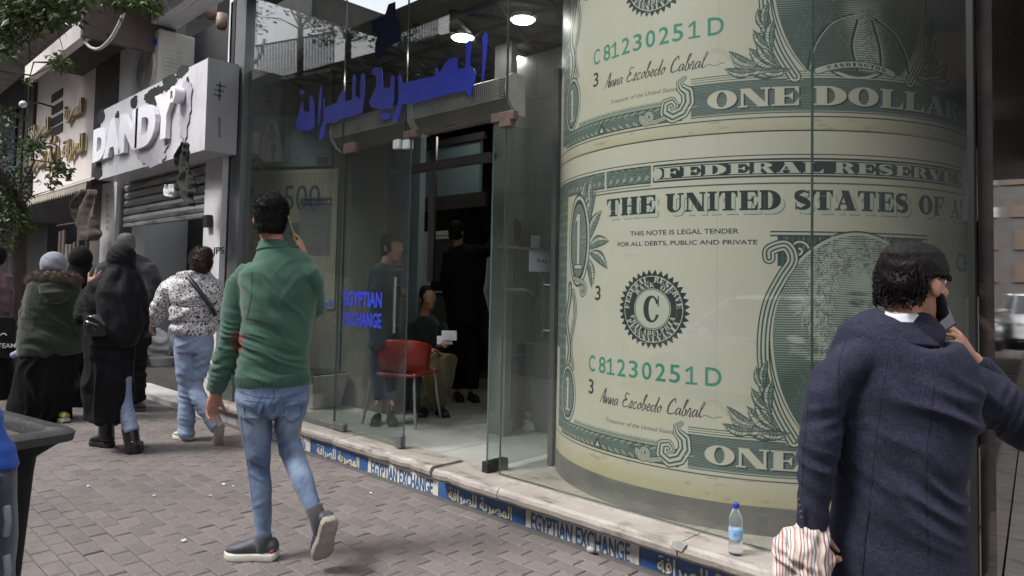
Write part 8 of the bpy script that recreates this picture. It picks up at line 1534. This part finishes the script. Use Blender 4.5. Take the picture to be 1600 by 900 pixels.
J = dict(skull=(800, 365, 0), neck=(800, 392, 0), chest=(798, 430, 0), pelvis=(802, 530, 0), shL=(772, 402, 0), elL=(766, 455, 0), wrL=(776, 500, .1), shR=(828, 402, 0), elR=(836, 455, 0), wrR=(832, 500, .1), hipL=(790, 540, 0), knL=(790, 590, 0), anL=(795, 640, 0), toL=(792, 648, -.12), hipR=(815, 540, 0), knR=(815, 590, 0), anR=(822, 640, 0), toR=(826, 648, -.12))
simple_person(F, 'figure in grey shirt, dark jeans and white trainers standing in for a reflection in the open door leaf', J, F.vd, [[(800, 392, 0, 16, .09), (799, 402, 0, 32, .12), (799, 440, 0, 33, .14), (802, 490, 0, 34, .15), (803, 535, 0, 34, .15)], [(773, 404, 0, 12, .08), (766, 452, 0, 11, .07), (775, 498, .1, 9, .06)], [(827, 404, 0, 12, .08), (836, 452, 0, 11, .07), (832, 498, .1, 9, .06)]], [[(803, 525, 0, 31, .15), (803, 550, 0, 31, .15)], [(790, 545, 0, 17, .1), (790, 590, 0, 15, .09), (795, 640, 0, 13, .08)], [(815, 545, 0, 17, .1), (815, 590, 0, 15, .09), (822, 640, 0, 13, .08)]], cloth('grey_shirt', (.10, .105, .11)), cloth('dark_blue_jean', (.02, .028, .05)), shoes=[(797, 648, .06, 790, 650, -.16), (822, 648, .06, 830, 650, -.16)], shoe_m=M_wshoe)
F = Fig(6.0, 600); z = F.P; J = dict(skull=(612, 388, 0), neck=(606, 412, 0), chest=(602, 440, 0), pelvis=(598, 520, 0), shL=(585, 422, 0), elL=(578, 460, 0), wrL=(596, 478, -.1), shR=(622, 424, 0), elR=(632, 462, 0), wrR=(620, 400, .05), hipL=(590, 530, 0), knL=(590, 575, 0), anL=(592, 622, 0), toL=(588, 630, -.12), hipR=(608, 530, 0), knR=(608, 575, 0), anR=(610, 622, 0), toR=(614, 630, -.12))
simple_person(F, 'person in dark teal top standing behind the red chair by the door handle', J, F.rt*.8-F.vd*.6, [[(606, 412, 0, 13, .09), (604, 422, 0, 24, .12), (601, 460, 0, 25, .14), (599, 525, 0, 27, .15)], [(586, 424, 0, 10, .08), (578, 458, 0, 9, .07), (594, 477, -.1, 8, .06)], [(621, 424, 0, 10, .08), (632, 460, 0, 9, .07), (622, 415, .05, 7, .05)]], [[(598, 520, 0, 25, .15), (598, 540, 0, 25, .15)], [(590, 535, 0, 14, .1), (590, 580, 0, 13, .09), (592, 622, 0, 11, .08)], [(608, 535, 0, 14, .1), (608, 580, 0, 13, .09), (610, 622, 0, 11, .08)]], cloth('dark_teal_cloth', (.02, .04, .042)), cloth('dark_blue_cloth', (.025, .04, .08)), shoes=[(592, 630, .06, 586, 632, -.16), (610, 630, .06, 616, 632, -.16)])
bpy.context.view_layer.update()
